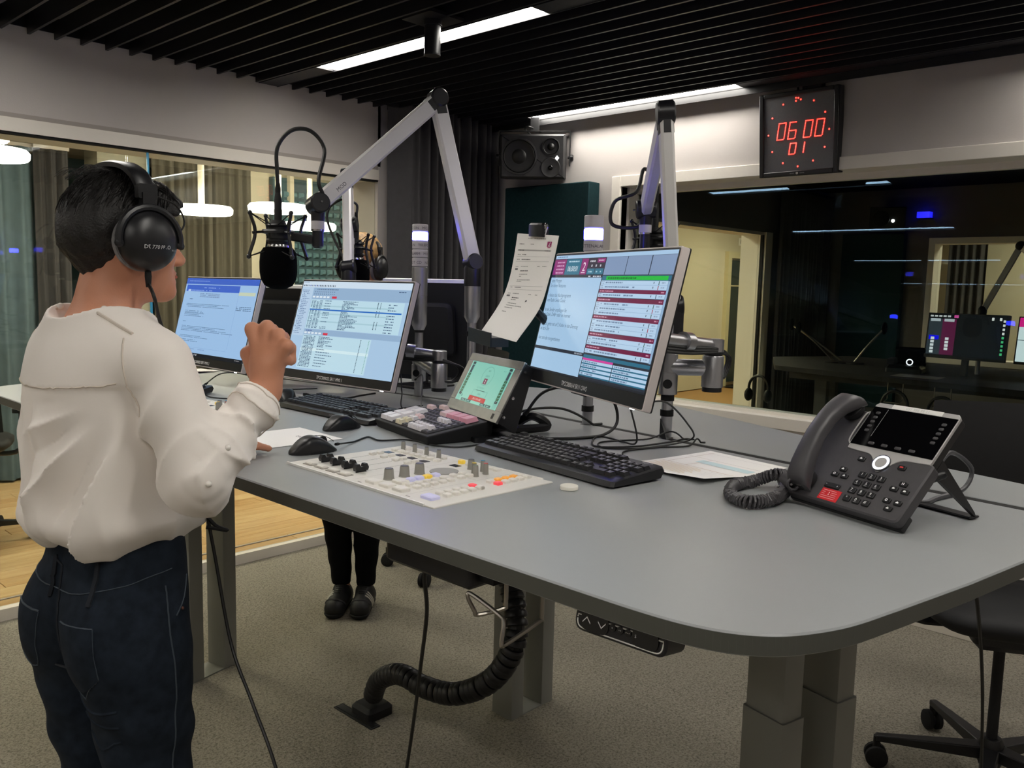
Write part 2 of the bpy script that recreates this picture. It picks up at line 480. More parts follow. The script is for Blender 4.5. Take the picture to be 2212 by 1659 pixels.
# grey slot diffusers between the slats
for (x, ya, yb, lab) in ((1.355, 3.5, 3.95, 'short'), (2.02, 2.3, 3.6, 'long'), (2.28, 2.3, 3.92, 'second long')):
    t = thing('slot_diffuser', {'short': 'short grey slot air diffuser above the window wall, nearest the left picture edge', 'long': 'long grey slot air diffuser between the slats left of the bright strip', 'second long': 'dark slim slot air diffuser just left of the bright strip light'}[lab], 'air vent', T3(x, ya, 2.57), 'slot air diffusers in the slatted ceiling')
    MB().b(-.034, .034, 0, yb-ya, 0, .03).build('housing', 'lamp_frame' if lab[0] == 's' and lab != 'short' else 'diffuser_grey', t)
    for dx in (-.02, .0, .02): MB().b(dx-.004, dx+.004, .03, yb-ya-.03, -.004, 0).build('blade', 'desk_slot' if dx == 0 else 'diffuser_grey', t)

# ---- walls
wl = struct(MB().b(X0, 3.12, Y1, Y1+.28, 2.17, 2.75).build('wall_left', 'wall_paint'), 'pale grey bulkhead wall above the long window')
MB().b(3.1, X1+.2, Y1, Y1+.28, 0, 2.75).build('wall_end', 'wall_paint', wl)
struct(MB().b(X0, 3.1, Y1-.002, Y1+.02, 2.15, 2.17).build('trim_1', 'trim_grey'), 'thin grey trim strip above the window frame')
w1 = struct(MB().b(X0, 3.1, Y1-.012, Y1+.27, 2.092, 2.15).build('window_1', 'frame_white'), 'long glazed wall between studio and corridor')
MB().b(X0, 3.1, Y1-.004, Y1+.034, 2.083, 2.092).build('gasket', 'black_rubber', w1)
MB().b(X0, 3.1, Y1-.012, Y1+.035, 0, .053).build('plinth', 'plinth', w1)
for (xa, xb) in ((X0, 1.768), (1.776, 3.1)):
    MB().b(xa, xb, Y1+.024, Y1+.030, .053, 2.085).build('glass_pane', 'glass_inner', w1)
    MB().b(xa, xb, 4.288, 4.294, .004, 2.1).build('glass_pane', 'glass_outer', w1)
MB().b(1.768, 1.776, Y1+.022, Y1+.032, .053, 2.085).build('glass_joint', 'glass_edge', w1)
MB().b(X0, 3.1, 4.284, 4.298, 0, .005).build('outer_channel', 'trim_grey', w1)

# right wall with the control room window
WY0, WY1, WZ0, WZ1 = -.9, 2.937, .877, 2.077
wr = MB(); wr.b(X1, X1+.25, WY1, Y1+.28, 0, 2.75); wr.b(X1, X1+.25, Y0-.2, WY0, 0, 2.75); wr.b(X1, X1+.25, WY0, WY1, WZ1+.03, 2.75); wr.b(X1, X1+.25, WY0, WY1, 0, WZ0-.03)
struct(wr.build('wall_right', 'wall_paint'), 'pale grey wall with the control room window')
w2 = MB(); d_ = .018
w2.b(X1-d_, X1+.24, WY1, WY1+.062, WZ0-.06, WZ1+.06); w2.b(X1-d_, X1+.24, WY0-.062, WY0, WZ0-.06, WZ1+.06)
w2.b(X1-d_, X1+.24, WY0, WY1, WZ1, WZ1+.06); w2.b(X1-d_, X1+.24, WY0, WY1, WZ0-.06, WZ0)
w2o = struct(w2.build('window_2', 'frame_white', bevel=.003), 'wide control room window in a white frame')
# inner glazing bead and the leaning pane
tp = math.tan(R(4))
def gx(z): return 4.1+(z-1.45)*tp
g = MB()
for (za, zb, ya, yb) in ((WZ0, WZ0+.016, WY0, WY1), (WZ1-.03, WZ1, WY0, WY1)):
    g.b(gx((za+zb)/2)-.02, gx((za+zb)/2)+.02, ya, yb, za, zb)
g.b(4.05, 4.15, WY1-.016, WY1, WZ0, WZ1); g.b(4.05, 4.15, WY0, WY0+.016, WZ0, WZ1)
g.build('glazing_bead', 'frame_white', w2o)
za, zb = WZ0+.01, WZ1-.01
MB().add([(gx(za), WY0, za), (gx(za), WY1, za), (gx(zb), WY1, zb), (gx(zb), WY0, zb)], [(0, 1, 2, 3)]).build('glass_pane', 'glass_control', w2o, smooth=False)
MB().b(4.228, 4.234, WY0, WY1, WZ0, WZ1).build('glass_pane', 'glass_inner', w2o)
# low white panel and baseboard of the right wall
struct(MB().b(X1-.014, X1, Y0, 3.9, 0, .09).build('baseboard_right', 'plinth', bevel=.003), 'white baseboard under the control room window')
struct(MB().b(X0-.2, X0, Y0-.2, Y1+.3, 0, 2.75).build('wall_back', 'wall_paint'), 'pale wall at the far end behind the presenter')
struct(MB().b(X0-.2, X1+.25, Y0-.2, Y0, 0, 2.75).build('wall_front', 'wall_paint'), 'pale wall behind the camera')

# ---- strip lights
RECESS = .010
names = {3: 'long bright strip light over the middle of the desk', 4: 'long bright strip light close to the right wall above the wall speaker'}
for i, (a, b_) in enumerate(CH):
    for row, (ya, yb) in enumerate(((2.15, 3.522), (-.55, .82))):
        if row == 1 and i == 4: pass
        where = ('at the blank end wall', 'behind the presenter\'s back', 'over the presenter\'s left side', '', '')[i]
        lab = names.get(i, 'bright ceiling strip light '+where) if row == 0 else ('bright strip light out of frame at the blank end wall', 'bright strip light out of frame left of the camera', 'bright strip light out of frame above the camera', 'bright strip light out of frame over the lower right chair', 'bright strip light out of frame beside the control window')[i]
        t = thing('strip_light', lab, 'ceiling light', T3(a, ya, ZC), 'strip lights set in the slatted ceiling')
        MB().b(.001, b_-a-.001, .001, yb-ya-.001, RECESS, RECESS+.012).build('diffuser', 'lamp_panel', t)
        for yy in (0, yb-ya-.004): MB().b(.001, b_-a-.001, yy, yy+.004, 0, RECESS).build('end_cap', 'lamp_frame', t)

# ---- black ceiling mount hanging in front of the strip
t = thing('ceiling_mount', 'black tube mount hanging from a square plate in front of the strip light', 'mount', T3(2.222, 2.552, ZC))
MB().prism(rrect(.17, .17, .01), .0, .012).build('mount_plate', 'slat_black', t)
MB().lathe([(.031, -.126), (.031, -.02), (.036, -.02), (.036, .0)], (0, 0, 0), (0, 0, 1), 24).build('mount_tube', 'black_plastic', t)
MB().lathe([(.012, -.002), (.031, -.002), (.032, .004)], (0, 0, -.128), (0, 0, 1), 24).build('end_ring', 'black_matte', t)

# ---- grey curtain in the corner
t = thing('studio_curtain', 'dark grey pleated curtain hanging in the corner left of the speaker', 'curtain', T3(3.1, 3.93, 0))
def cur(u, v):
    x = u*.87
    fl = 0 if x < .14 else min(1, (x-.14)/.05)
    ph = x*2*PI/.066+.9*math.sin(x*17)+.5*math.sin(x*41)
    y = fl*(.030*math.sin(ph)+.012*math.sin(ph*.5+1))+(.03*math.cos(min(x/.14, 1)*PI)-.02 if x < .16 else -.045)
    return Vector((x, y*(1-.15*v), .02+v*2.5))
MB().grid(cur, 260, 6).build('curtain_cloth', 'curtain_dark', t, sharp=80)
MB().b(-.0, .88, -.012, .012, 2.5, 2.53).build('curtain_rail', 'black_matte', t)

# ---- teal acoustic panel and loudspeaker on the right wall
t = thing('acoustic_panel', 'tall dark teal felt acoustic panel on the wall below the loudspeaker', 'panel', T3(3.94, 3.43, .35))
MB().b(-.045, .056, -.335, .335, 0, 1.76).build('felt_panel', 'teal_felt', t, bevel=.006)
MB().b(.045, .06, -.32, .32, .015, 1.745).build('back_frame', 'black_matte', t)

SP = M_face(3.752, 3.411, 2.257, 37, -6)
t = thing('wall_speaker', 'dark grey three way studio loudspeaker mounted high in the corner', 'speaker', SP)
out = round_poly([(-.1915, -.1265), (.1915, -.1265), (.1915, .1265), (-.1915, .1265)], .008, 3)
MB().prism(out, -.27, 0, ch=.012).build('cabinet', 'speaker', t)
def driver(cx, cy, r, nm, wg=0):
    MB().lathe([(r*1.13, .0005), (r*1.12, .006), (r*1.03, .007), (r, .002), (r*.93, .0008)], (cx, cy, 0), (0, 0, 1), 40, cap=False).build('surround_ring', 'speaker', t)
    d = MB().lathe([(r*1.0, .0012), (r*.95, .006), (r*.88, .0025), (r*.45, .0016), (r*.42, .004), (r*.25, .010), (0.0001, .012)], (cx, cy, 0), (0, 0, 1), 40, cap=False).build(nm, 'speaker_cone', t)
driver(-.078, .0, .094, 'woofer'); driver(.108, .056, .046, 'midrange')
MB().lathe([(.058, .001), (.054, .006), (.04, .002), (.016, .0012)], (.108, -.063, 0), (0, 0, 1), 40, cap=False).build('waveguide', 'speaker', t)
MB().ell((.108, -.063, .004), (.014, .014, .007)).build('tweeter', 'black_gloss', t)
MB().prism([(.145+.011*c, -.008+.013*s) for c, s in ((1, 0), (0, 1), (-1, 0), (0, -1))], .0005, .002).build('logo_light', 'led_white', t)
br = MB(); br.box((.212, .05, -.14), (.006, .2, .035)); br.box((-.212, .05, -.14), (.006, .2, .035)); br.box((0, .152, -.14), (.43, .006, .035)); br.box((0, .19, -.14), (.05, .08, .03))
br.build('bracket', 'black_matte', t)
for sx in (-1, 1): MB().lathe([(.008, 0), (.008, .012), (.018, .012), (.018, .03), (.014, .034)], (sx*.2, 0, -.14), (sx, 0, 0), 14).build('bracket_knob', 'black_plastic', t)
MB().tube(spline([(-.02, .13, -.2), (-.06, .165, -.16), (-.03, .175, -.1), (.03, .15, -.2)], 8), .004, 6).build('speaker_lead', 'cable_black', t)

# ---- digital wall clock
CK = M_face(3.955, 1.878, 2.26, -.1, -6.6)
t = thing('digital_clock', 'square black wall clock with red LED digits hanging below the ceiling', 'clock', CK)
w = .394; h = .394
MB().prism(rrect(w, h, .004), -.05, 0).build('case', 'black_plastic', t)
fr = MB()
for (xa, xb, ya, yb) in ((-w/2, -w/2+.022, -h/2, h/2), (w/2-.022, w/2, -h/2, h/2), (-w/2+.022, w/2-.022, -h/2, -h/2+.024), (-w/2+.022, w/2-.022, h/2-.02, h/2)):
    fr.b(xa, xb, ya, yb, 0, .012)
fr.build('bezel', 'black_plastic', t, bevel=.004)
MB().b(-w/2+.02, w/2-.02, -h/2+.02, h/2-.018, -.001, .003).build('dial', 'clock_face', t)
led = None
def dot(x, y, r=.0042, n=6):
    led.add([(x, y, .0065)]+[(x+r*math.cos(2*PI*i/n), y+r*math.sin(2*PI*i/n), .004) for i in range(n)], [(0, 1+i, 1+(i+1) % n) for i in range(n)])
hd = [(.152*math.cos(PI/2-2*PI*k/12), .158*math.sin(PI/2-2*PI*k/12)+.004) for k in range(12)]+[(-.012, .164), (-.012, .15), (.012, .154)]
for x, y in hd: led = MB(); dot(x, y); led.build('hour_light', 'led_red', t)
SEG = {'a': ((0, 1), (1, 1)), 'b': ((1, 1), (1, .5)), 'c': ((1, .5), (1, 0)), 'd': ((0, 0), (1, 0)), 'e': ((0, .5), (0, 0)), 'f': ((0, 1), (0, .5)), 'g': ((0, .5), (1, .5))}
DIG = {'0': 'abcdef', '6': 'acdefg', '1': 'bc'}
def digit(ch, x, y, w_, h_, n):
    global led
    led = MB()
    for s in DIG[ch]:
        (ax, ay), (bx, by) = SEG[s]
        for i in range(n):
            f = (i+.1)/(n-.1); px, py = ax+(bx-ax)*f, ay+(by-ay)*f
            dot(x+px*w_+py*h_*.16, y+py*h_, .0028)
    led.build('led_digit', 'led_red', t)['kind'] = 'stuff'
for ch, x in (('0', -.108), ('6', -.052), ('0', .026), ('0', .082)): digit(ch, x, -.022, .036, .076, 6)
for ch, x in (('0', -.046), ('1', -.004)): digit(ch, x, -.094, .030, .05, 5)
pr = MB()
for xx in (-.036, -.03, -.024, -.018, .014, .02, .026, .032): pr.rect(xx, -h/2+.0095, xx+.0045, -h/2+.0145, .0125, '#77777a')
pr.build('maker_print', 'print', t)
MB().lathe([(.006, .012), (.006, .0135), (.0001, .0135)], (.0, -h/2+.012, 0), (0, 0, 1), 16).build('light_sensor', 'phone_silver', t)
bk = MB(); bk.box((.06, h/2+.02, -.03), (.09, .06, .05)); bk.tube([(-.012, h/2-.01, -.02), (-.02, h/2+.05, -.03)], .005, 6); bk.build('ceiling_bracket', 'black_matte', t)

# ================================================================== CORRIDOR BEYOND THE GLASS
struct(MB().b(-4, 14.5, 4.037, 9, -.06, -.012).build('floor', 'corridor_oak'), 'oak floor of the corridor behind the glass')
fl = bpy.data.objects['floor.001']
src = None; row = 0; y = 4.068
while y < 6.9:
    x = -.2-((row*.73) % 1.8)
    while x < 4.6:
        if src is None: src = MB().prism([(0, 0), (1.797, 0), (1.797, .1275), (0, .1275)], -.02, 0, ch=.0012).build('plank', 'plank', fl, M=T3(x, y, 0))
        else: link_mesh('plank', src.data, fl, T3(x, y, 0))
        x += 1.8
    y += .13; row += 1
struct(MB().b(-4, 14.5, 4.31, 9, 2.62, 2.7).build('ceiling', 'corr_ceiling'), 'pale ceiling of the corridor')
struct(MB().b(3.6, 14.5, 6.78, 6.98, 0, 2.65).build('wall_corridor', 'corr_wall'), 'cream corridor wall seen through the glass')
struct(MB().b(-4, 14.5, 8.8, 9, 0, 2.7).build('wall_far', 'dusk_glass'), 'bluish evening glazing far behind the corridor curtains')
struct(MB().b(14.3, 14.5, 4.3, 9, 0, 2.7).build('wall_corridor_end', 'corr_wall'), 'end wall of the corridor')
struct(MB().b(-4.2, -4, 4.3, 9, 0, 2.7).build('wall_corridor_start', 'corr_wall'), 'near end wall of the corridor')
struct(MB().b(2.55, 2.93, 6.7, 6.95, 0, 2.65).build('column_1', 'corr_column'), 'grey concrete column behind the presenter')
# soffit beam
struct(MB().b(-4, 2.6, 6.4, 6.7, 2.44, 2.65).build('trim_2', 'corr_ceiling'), 'pale soffit edge above the far window')
def drape(name, label, x, y, w_, h_, per, amp, m, seed, group=None):
    t = thing(name, label, 'curtain', T3(x, y, 0), group)
    rr = random.Random(seed); ph0 = rr.random()*6
    def fn(u, v):
        xx = u*w_; ph = xx*2*PI/per+ph0+.8*math.sin(xx*9+seed)
        return Vector((xx, amp*math.sin(ph)*(1-.25*v)+amp*.3*math.sin(ph*2.3), .02+v*h_))
    MB().grid(fn, max(40, int(w_/per*12)), 4).build('curtain_cloth', m, t, sharp=80)
    MB().b(0, w_, -.01, .01, h_+.02, h_+.045).build('curtain_rail', 'frame_white', t)
    return t
drape('corridor_curtain', 'olive grey pleated curtain behind the round pendant lamps', 2.93, 6.62, .82, 2.5, .085, .03, 'curtain_olive', 3)
drape('corridor_curtain', 'pale blue sheer curtain at the far left behind the glass', 1.5, 6.75, .62, 2.38, .13, .03, 'curtain_blue', 5)
drape('corridor_curtain', 'dark narrow curtain next to the pale blue sheer', 2.12, 6.72, .24, 2.38, .08, .028, 'curtain_dark', 8)
drape('corridor_curtain', 'dark curtain at the very left edge behind the glass', .95, 6.72, .52, 2.38, .1, .03, 'curtain_dark', 9)
# teal wall of pyramid tiles
t = thing('tile_screen', 'teal wall screen covered in small raised square tiles', 'screen wall', T3(4.02, 6.7, .1))
MB().b(0, 1.25, 0, .06, 0, 2.3).build('backing', 'teal_tile', t)
py = MB(); s_ = .075
for i in range(15):
    for j in range(29):
        cx, cz = .06+i*s_, .06+j*s_; q = .026; e_ = .014
        py.add([(cx-q, 0, cz-q), (cx+q, 0, cz-q), (cx+q, 0, cz+q), (cx-q, 0, cz+q), (cx-e_, -.028, cz-e_), (cx+e_, -.028, cz-e_), (cx+e_, -.028, cz+e_), (cx-e_, -.028, cz+e_)],
               [(0, 1, 5, 4), (1, 2, 6, 5), (2, 3, 7, 6), (3, 0, 4, 7), (4, 5, 6, 7)])
o = py.build('raised_tiles', 'teal_tile_light', t, smooth=False); o['kind'] = 'stuff'
for i, x in enumerate((.16, 1.2)): MB().b(x-.02, x+.02, -.05, 0, 0, 2.35).build('upright', 'corr_wall', t)
MB().b(.9, 1.4, -.09, -.03, 2.1, 2.16).build('cross_rail', 'corr_wall', t)
# pendants
def pendant(x, y, z, r, label):
    t = thing('pendant_lamp', label, 'pendant lamp', T3(x, y, z), 'round white pendant lamps in the corridor')
    MB().lathe([(.001, .022), (r*.5, .024), (r*.93, .018), (r, .0), (r*.985, -.028), (r*.94, -.038)], (0, 0, 0), (0, 0, 1), 40, cap=False).build('shade', 'pendant_glow', t)
    MB().lathe([(r*.95, -.036), (r*.6, -.042), (.001, -.043)], (0, 0, 0), (0, 0, 1), 40, cap=False).build('diffuser', 'pendant_glow', t)
    MB().cyl((0, 0, .02), (0, 0, 2.62-z), .022, n=14).build('stem', 'corr_wall', t)
    MB().tube(spline([(.02, 0, 2.6-z), (.07, 0, 2.52-z), (.05, 0, 2.42-z), (.015, 0, 2.36-z)], 6), .005, 6).build('lead', 'pendant_white', t)
pendant(2.86, 5.70, 1.985, .21, 'round white pendant lamp beside the presenter\'s face')
pendant(3.30, 5.43, 2.02, .21, 'round white pendant lamp behind the foam covered microphone')
pendant(3.90, 5.95, 1.95, .21, 'small looking pendant lamp lowest of the three by the microphone')
pendant(1.44, 5.33, 2.16, .22, 'pendant lamp cut by the left picture edge')
# long linear corridor light at upper left
t = thing('linear_light', 'bright linear lamp above the pendant at the left picture edge', 'ceiling light', T3(1.0, 5.55, 2.25))
MB().b(0, .62, -.035, .035, 0, .05).build('housing', 'pendant_white', t); MB().b(.01, .61, -.03, .03, -.008, 0).build('diffuser', 'pendant_glow', t)
MB().cyl((.3, 0, .05), (.3, 0, .37), .008).build('stem', 'corr_wall', t)
# unseen fill panels, added under the ceiling to brighten the corridor
for i, x in enumerate((-1.5, 1.2, 3.6, 6.2, 8.8, 11.4)):
    t = thing('fill_light_panel', ('unseen fill light added near the corridor start wall', 'unseen fill light added above the low cabinet and carton', 'unseen fill light added above the round pendants', 'unseen fill light added outside the second studio glass', 'unseen fill light added by the dark corner of the second studio', 'unseen fill light added before the cream corridor door')[i], 'ceiling light', T3(x, 5.3, 2.6), 'added corridor fill lights')
    MB().b(-.3, .3, -.3, .3, -.002, .018).build('diffuser', 'corr_glow', t); MB().b(-.32, .32, -.32, .32, .012, .02).build('frame', 'pendant_white', t)
# sofa back, cardboard box, office chair behind the glass
t = thing('sofa', 'cream upholstered sofa back behind the glass below the tiles', 'sofa', T3(4.3, 6.1, 0))
MB().prism(rrect(.9, .26, .08), .2, 1.05, ch=.05).build('backrest', 'sofa', t); MB().prism(rrect(.5, .22, .08, cx=.25), 1.0, 1.28, ch=.06).build('headrest', 'sofa', t); MB().prism(rrect(.95, .7, .08, cy=-.3), .1, .5, ch=.05).build('seat', 'sofa', t)
for sx in (-.42, .42):
    for sy in (-.58, .0): MB().cyl((sx, sy, 0), (sx, sy, .12), .025).build('foot', 'black_plastic', t)
t = thing('low_cabinet', 'black low cabinet behind the glass at the left edge', 'cabinet', T3(.62, 4.9, 0))
MB().b(-.25, .3, -.25, .25, 0, .82).build('body', 'black_matte', t); MB().b(-.3, .35, -.3, .3, .82, .86).build('top', 'black_plastic', t); MB().b(.02, .03, -.256, -.25, .3, .5).build('handle', 'steel_wire', t)
t = thing('cardboard_box', 'tan cardboard box standing on the low cabinet behind the glass', 'box', T3(.62, 4.9, .86))
MB().b(-.25, .3, -.2, .2, 0, .34).build('carton', 'box_card', t); MB().b(-.252, .302, -.02, .02, .34, .342).build('tape', 'corr_wall', t)
# ================================================================== SECOND STUDIO SEEN THROUGH THE CONTROL WINDOW
struct(MB().b(4.25, 9.32, Y0, 4.03, -.06, 0).build('floor', 'carpet'), 'carpet of the dark second studio')
struct(MB().b(4.25, 9.5, Y0-.2, 4.3, 2.6, 2.75).build('ceiling', 'ceiling_black'), 'black ceiling of the dark second studio')
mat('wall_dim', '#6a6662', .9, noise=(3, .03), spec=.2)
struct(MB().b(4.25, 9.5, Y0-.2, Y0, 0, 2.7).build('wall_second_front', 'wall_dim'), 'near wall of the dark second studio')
w = MB(); w.b(4.25, 8.0, 4.03, 4.25, 2.09, 2.7); w.b(8.0, 9.5, 4.03, 4.25, 0, 2.7)
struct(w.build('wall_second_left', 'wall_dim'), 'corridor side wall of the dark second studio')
w3 = MB(); w3.b(7.86, 8.0, 4.0, 4.27, 0, 2.09); w3.b(4.4, 7.86, 4.03, 4.25, 2.06, 2.09); w3.b(4.4, 7.86, 4.03, 4.25, 0, .05)
w3 = struct(w3.build('window_3', 'frame_white'), 'glazed wall from the second studio to the lit corridor')
MB().b(7.84, 7.87, 4.02, 4.05, .05, 2.06).build('gasket', 'black_rubber', w3)
MB().b(4.4, 7.86, 4.08, 4.086, .05, 2.06).build('glass_pane', 'glass_inner', w3)
# back wall with its own window
B = MB(); B.b(9.3, 9.5, 2.93, 4.3, 0, 2.7); B.b(9.3, 9.5, Y0-.2, .2, 0, 2.7); B.b(9.3, 9.5, .2, 2.93, 2.09, 2.7); B.b(9.3, 9.5, .2, 2.93, 0, .87)
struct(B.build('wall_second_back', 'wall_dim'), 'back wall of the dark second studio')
w4 = MB(); w4.b(9.28, 9.52, 2.87, 2.93, .82, 2.09); w4.b(9.28, 9.52, .2, 2.87, 2.03, 2.09); w4.b(9.28, 9.52, .2, 2.87, .82, .88); w4.b(9.28, 9.52, .14, .2, .82, 2.09)
w4 = struct(w4.build('window_4', 'frame_white'), 'lit window in the back wall of the second studio')
MB().b(9.44, 9.446, .2, 2.87, .88, 2.03).build('glass_pane', 'glass_inner', w4)
struct(MB().b(11.6, 11.7, -1, 4.5, 0, 2.7).build('wall_beyond', 'corr_wall'), 'cream wall of the room beyond the second studio')
struct(MB().b(9.5, 11.7, -1, 4.5, 2.62, 2.7).build('ceiling', 'corr_ceiling'), 'ceiling of the room beyond the second studio')
struct(MB().b(9.5, 11.7, -1, 4.5, -.05, 0).build('floor', 'corridor_oak'), 'oak floor of the room beyond the second studio')
struct(MB().b(9.5, 11.7, 4.4, 4.5, 0, 2.7).build('wall_beyond_left', 'corr_wall'), 'left wall of the room beyond the second studio')
t = thing('fill_light_panel', 'unseen fill light added in the room beyond the second studio', 'ceiling light', T3(10.5, 1.6, 2.6))  # no lamp visible here; panel added to light this room
MB().b(-.3, .3, -.3, .3, -.002, .018).build('diffuser', 'corr_glow', t); MB().b(-.32, .32, -.32, .32, .012, .02).build('frame', 'pendant_white', t)
t = thing('back_curtain', 'narrow grey curtain seen inside the far lit window', 'curtain', T3(11.3, 2.9, 0))
MB().grid(lambda u, v: Vector((.03*math.sin(u*30), u*.42, .02+v*2.4)), 60, 3).build('curtain_cloth', 'curtain_dark', t, sharp=80); MB().b(-.01, .01, 0, .42, 2.42, 2.45).build('curtain_rail', 'frame_white', t)
t = thing('felt_panel', 'dark teal felt panel inside the far lit window', 'panel', T3(11.54, 1.3, .8)); MB().b(-.03, .05, -.9, .9, 0, 1.1).build('felt', 'teal_felt', t); MB().b(.05, .06, -.85, .85, .03, 1.07).build('back_frame', 'black_matte', t)
# panels and curtain
t = thing('acoustic_panel', 'large dark felt panel on the back wall of the second studio', 'panel', T3(9.24, 3.47, .3)); MB().b(-.04, .05, -.32, .32, 0, 1.84).build('felt_panel', 'teal_felt', t); MB().b(.05, .06, -.3, .3, .02, 1.8).build('back_frame', 'black_matte', t)
t = thing('studio_curtain', 'dark curtain in the corner of the second studio', 'curtain', T3(8.02, 3.94, 0))
MB().grid(lambda u, v: Vector((u*1.2, -.03*math.sin(u*90+2*math.sin(u*21)), .02+v*2.5)), 180, 3).build('curtain_cloth', 'curtain_dark', t, sharp=80); MB().b(0, 1.2, -.01, .01, 2.52, 2.55).build('curtain_rail', 'black_matte', t)
# small wall things
t = thing('wall_speaker', 'dark speaker with a small white light in the second studio', 'speaker', M_face(8.95, 3.24, 2.27, 20, 0))
MB().prism(rrect(.34, .24, .01), -.2, 0, ch=.01).build('cabinet', 'speaker', t); MB().lathe([(.08, .001), (.075, .006), (.03, .002), (.001, .008)], (-.06, 0, 0), (0, 0, 1), 24, cap=False).build('woofer', 'speaker_cone', t); MB().ell((.05, -.02, .004), (.016, .016, .004)).build('logo_light', 'led_white', t)
t = thing('on_air_light', 'small blue lamp glowing high on the far wall', 'signal light', T3(9.22, 2.98, 2.32)); MB().b(-.03, .07, -.06, .06, -.03, .03).build('lens', 'blue_dim', t); MB().b(.0, .075, -.07, .07, -.04, -.03).build('base', 'black_plastic', t)
# desk
DZ = .95
t = thing('studio_desk', 'dark desk of the second studio behind the control window', 'desk', T3(0, 0, 0))
pl = round_poly([(6.85, 3.36), (6.05, 2.95), (5.86, 1.9), (5.72, .9), (5.7, 0), (7.0, 0), (7.35, 1.2), (7.6, 3.0)], .12, 4)
mat('dark_top', '#121213', .7)
mat('dark_leg', '#3a3a38', .6)
MB().prism(pl, DZ-.035, DZ).build('tabletop', 'dark_top', t)
for (x, y) in ((6.55, 2.75), (6.3, .5)):
    for dx in (0, .17): MB().b(x+dx, x+dx+.06, y, y+.095, 0, DZ-.03).build('leg', 'dark_leg', t)
MB().b(6.2, 6.26, .4, 2.9, DZ-.1, DZ-.035).build('cross_beam', 'dark_leg', t)
def table_mic(x, y, lean, label):
    t = thing('desk_microphone', label, 'microphone', T3(x, y, DZ), 'small microphones on the second studio desk')
    MB().lathe([(.07, 0), (.07, .012), (.02, .02)], (0, 0, 0), (0, 0, 1), 20).build('base', 'black_matte', t)
    p = [Vector((0, 0, .015)), Vector(lean)*.45+Vector((0, 0, .02)), Vector(lean)]
    MB().tube(spline(p, 8), .009, 8).build('gooseneck', 'steel_wire', t)
    MB().ell(p[2], (.022, .022, .05)).build('capsule', 'foam', t)
table_mic(6.72, 2.78, (-.1, .26, .27), 'desk microphone leaning left in the second studio')
table_mic(6.75, 2.72, (-.05, .42, .29), 'long flat leaning microphone furthest left on the dark desk')
table_mic(6.75, 2.62, (.12, -.17, .29), 'desk microphone leaning right with a black ball head')
# monitors
def far_monitor(M, label, fn):
    t = thing('computer_monitor', label, 'monitor', M)
    MB().prism(rrect(.54, .32, .006), -.03, 0).build('housing', 'black_plastic', t)
    s = MB(); fn(s); s.build('screen', 'screen', t, smooth=False)
    MB().box((0, -.22, -.05), (.04, .16, .03)).build('stand', 'black_plastic', t); MB().box((0, -.3, -.05), (.2, .012, .14)).build('foot', 'black_plastic', t)
def scr1(s):
    s.rect(-.262, -.142, .262, .152, .0006, '#0c1014'); s.rect(-.26, -.135, -.165, .12, .001, '#2e3840'); s.rect(-.165, -.135, -.07, .12, .001, '#5c1740')
    for k in range(5): s.rect(-.255+k*.03, .132, -.233+k*.03, .144, .001, '#c8ccd0')
    s.rect(-.09, .128, -.06, .148, .001, '#d050a0')
    s.rect(-.25, .1, -.18, .12, .0014, '#b9c2cc'); s.rect(-.155, .1, -.085, .12, .0014, '#b9c2cc')
    s.rect(-.25, -.03, -.18, -.0, .0014, '#0808ff')
    for k in range(5): s.rect(-.235, -.03-k*.024, -.21, -.012-k*.024, .0018, '#dfe6ee')
    for k in range(4): s.rect(-.135, -.03-k*.024, -.11, -.012-k*.024, .0018, '#dfe6ee')
    for k in range(9): s.rect(.235, .11-k*.028, .25, .126-k*.028, .001, '#e4e8ea' if k < 4 else '#4ac080')
    s.rect(.16, .12, .175, .14, .001, '#e8eaea'); s.rect(.21, .12, .225, .14, .001, '#e8eaea')
far_monitor(M_face(6.45, 1.75, 1.225, -8, 6), 'dark desktop monitor with blue and maroon bars in the second studio', scr1)
def scr2(s):
    s.rect(-.262, -.142, .262, .152, .0006, '#dceef6'); s.rect(-.262, .09, .262, .152, .001, '#e0208c'); s.rect(-.262, .0, .262, .004, .001, '#203040')
far_monitor(M_face(6.42, 1.17, 1.22, -8, 6), 'bright white screen monitor cut by the right picture edge', scr2)
# phone, sheet, arm, headphones
t = thing('desk_phone', 'black desk phone with a glowing white ring in the second studio', 'phone', M_yaw(6.42, 2.12, DZ, 10))
MB().prism(rrect(.24, .22, .02), 0, .05, ch=.02).build('body', 'phone_dark', t); MB().box((.02, .07, .11), (.2, .03, .14), Matrix.Rotation(R(30), 3, 'X').to_4x4()).build('display', 'black_gloss', t); MB().box((-.09, 0, .075), (.045, .2, .04)).build('handset', 'phone_dark', t)
MB().tube([Vector((.03+.02*math.cos(a*PI/10), -.05+.004, .075+.02*math.sin(a*PI/10))) for a in range(20)], .004, 6, closed=True).build('light_ring', 'ring_white', t)
t = thing('paper_sheet', 'pale sheet lying on the dark desk of the second studio', 'paper', M_yaw(6.1, 1.93, DZ+.001, 0)); MB().prism(rrect(.3, .2, .001), 0, .0015).build('sheet', 'trim_grey', t); MB().prism(rrect(.26, .16, .001), .0015, .002).build('print_area', 'leg_grey', t)
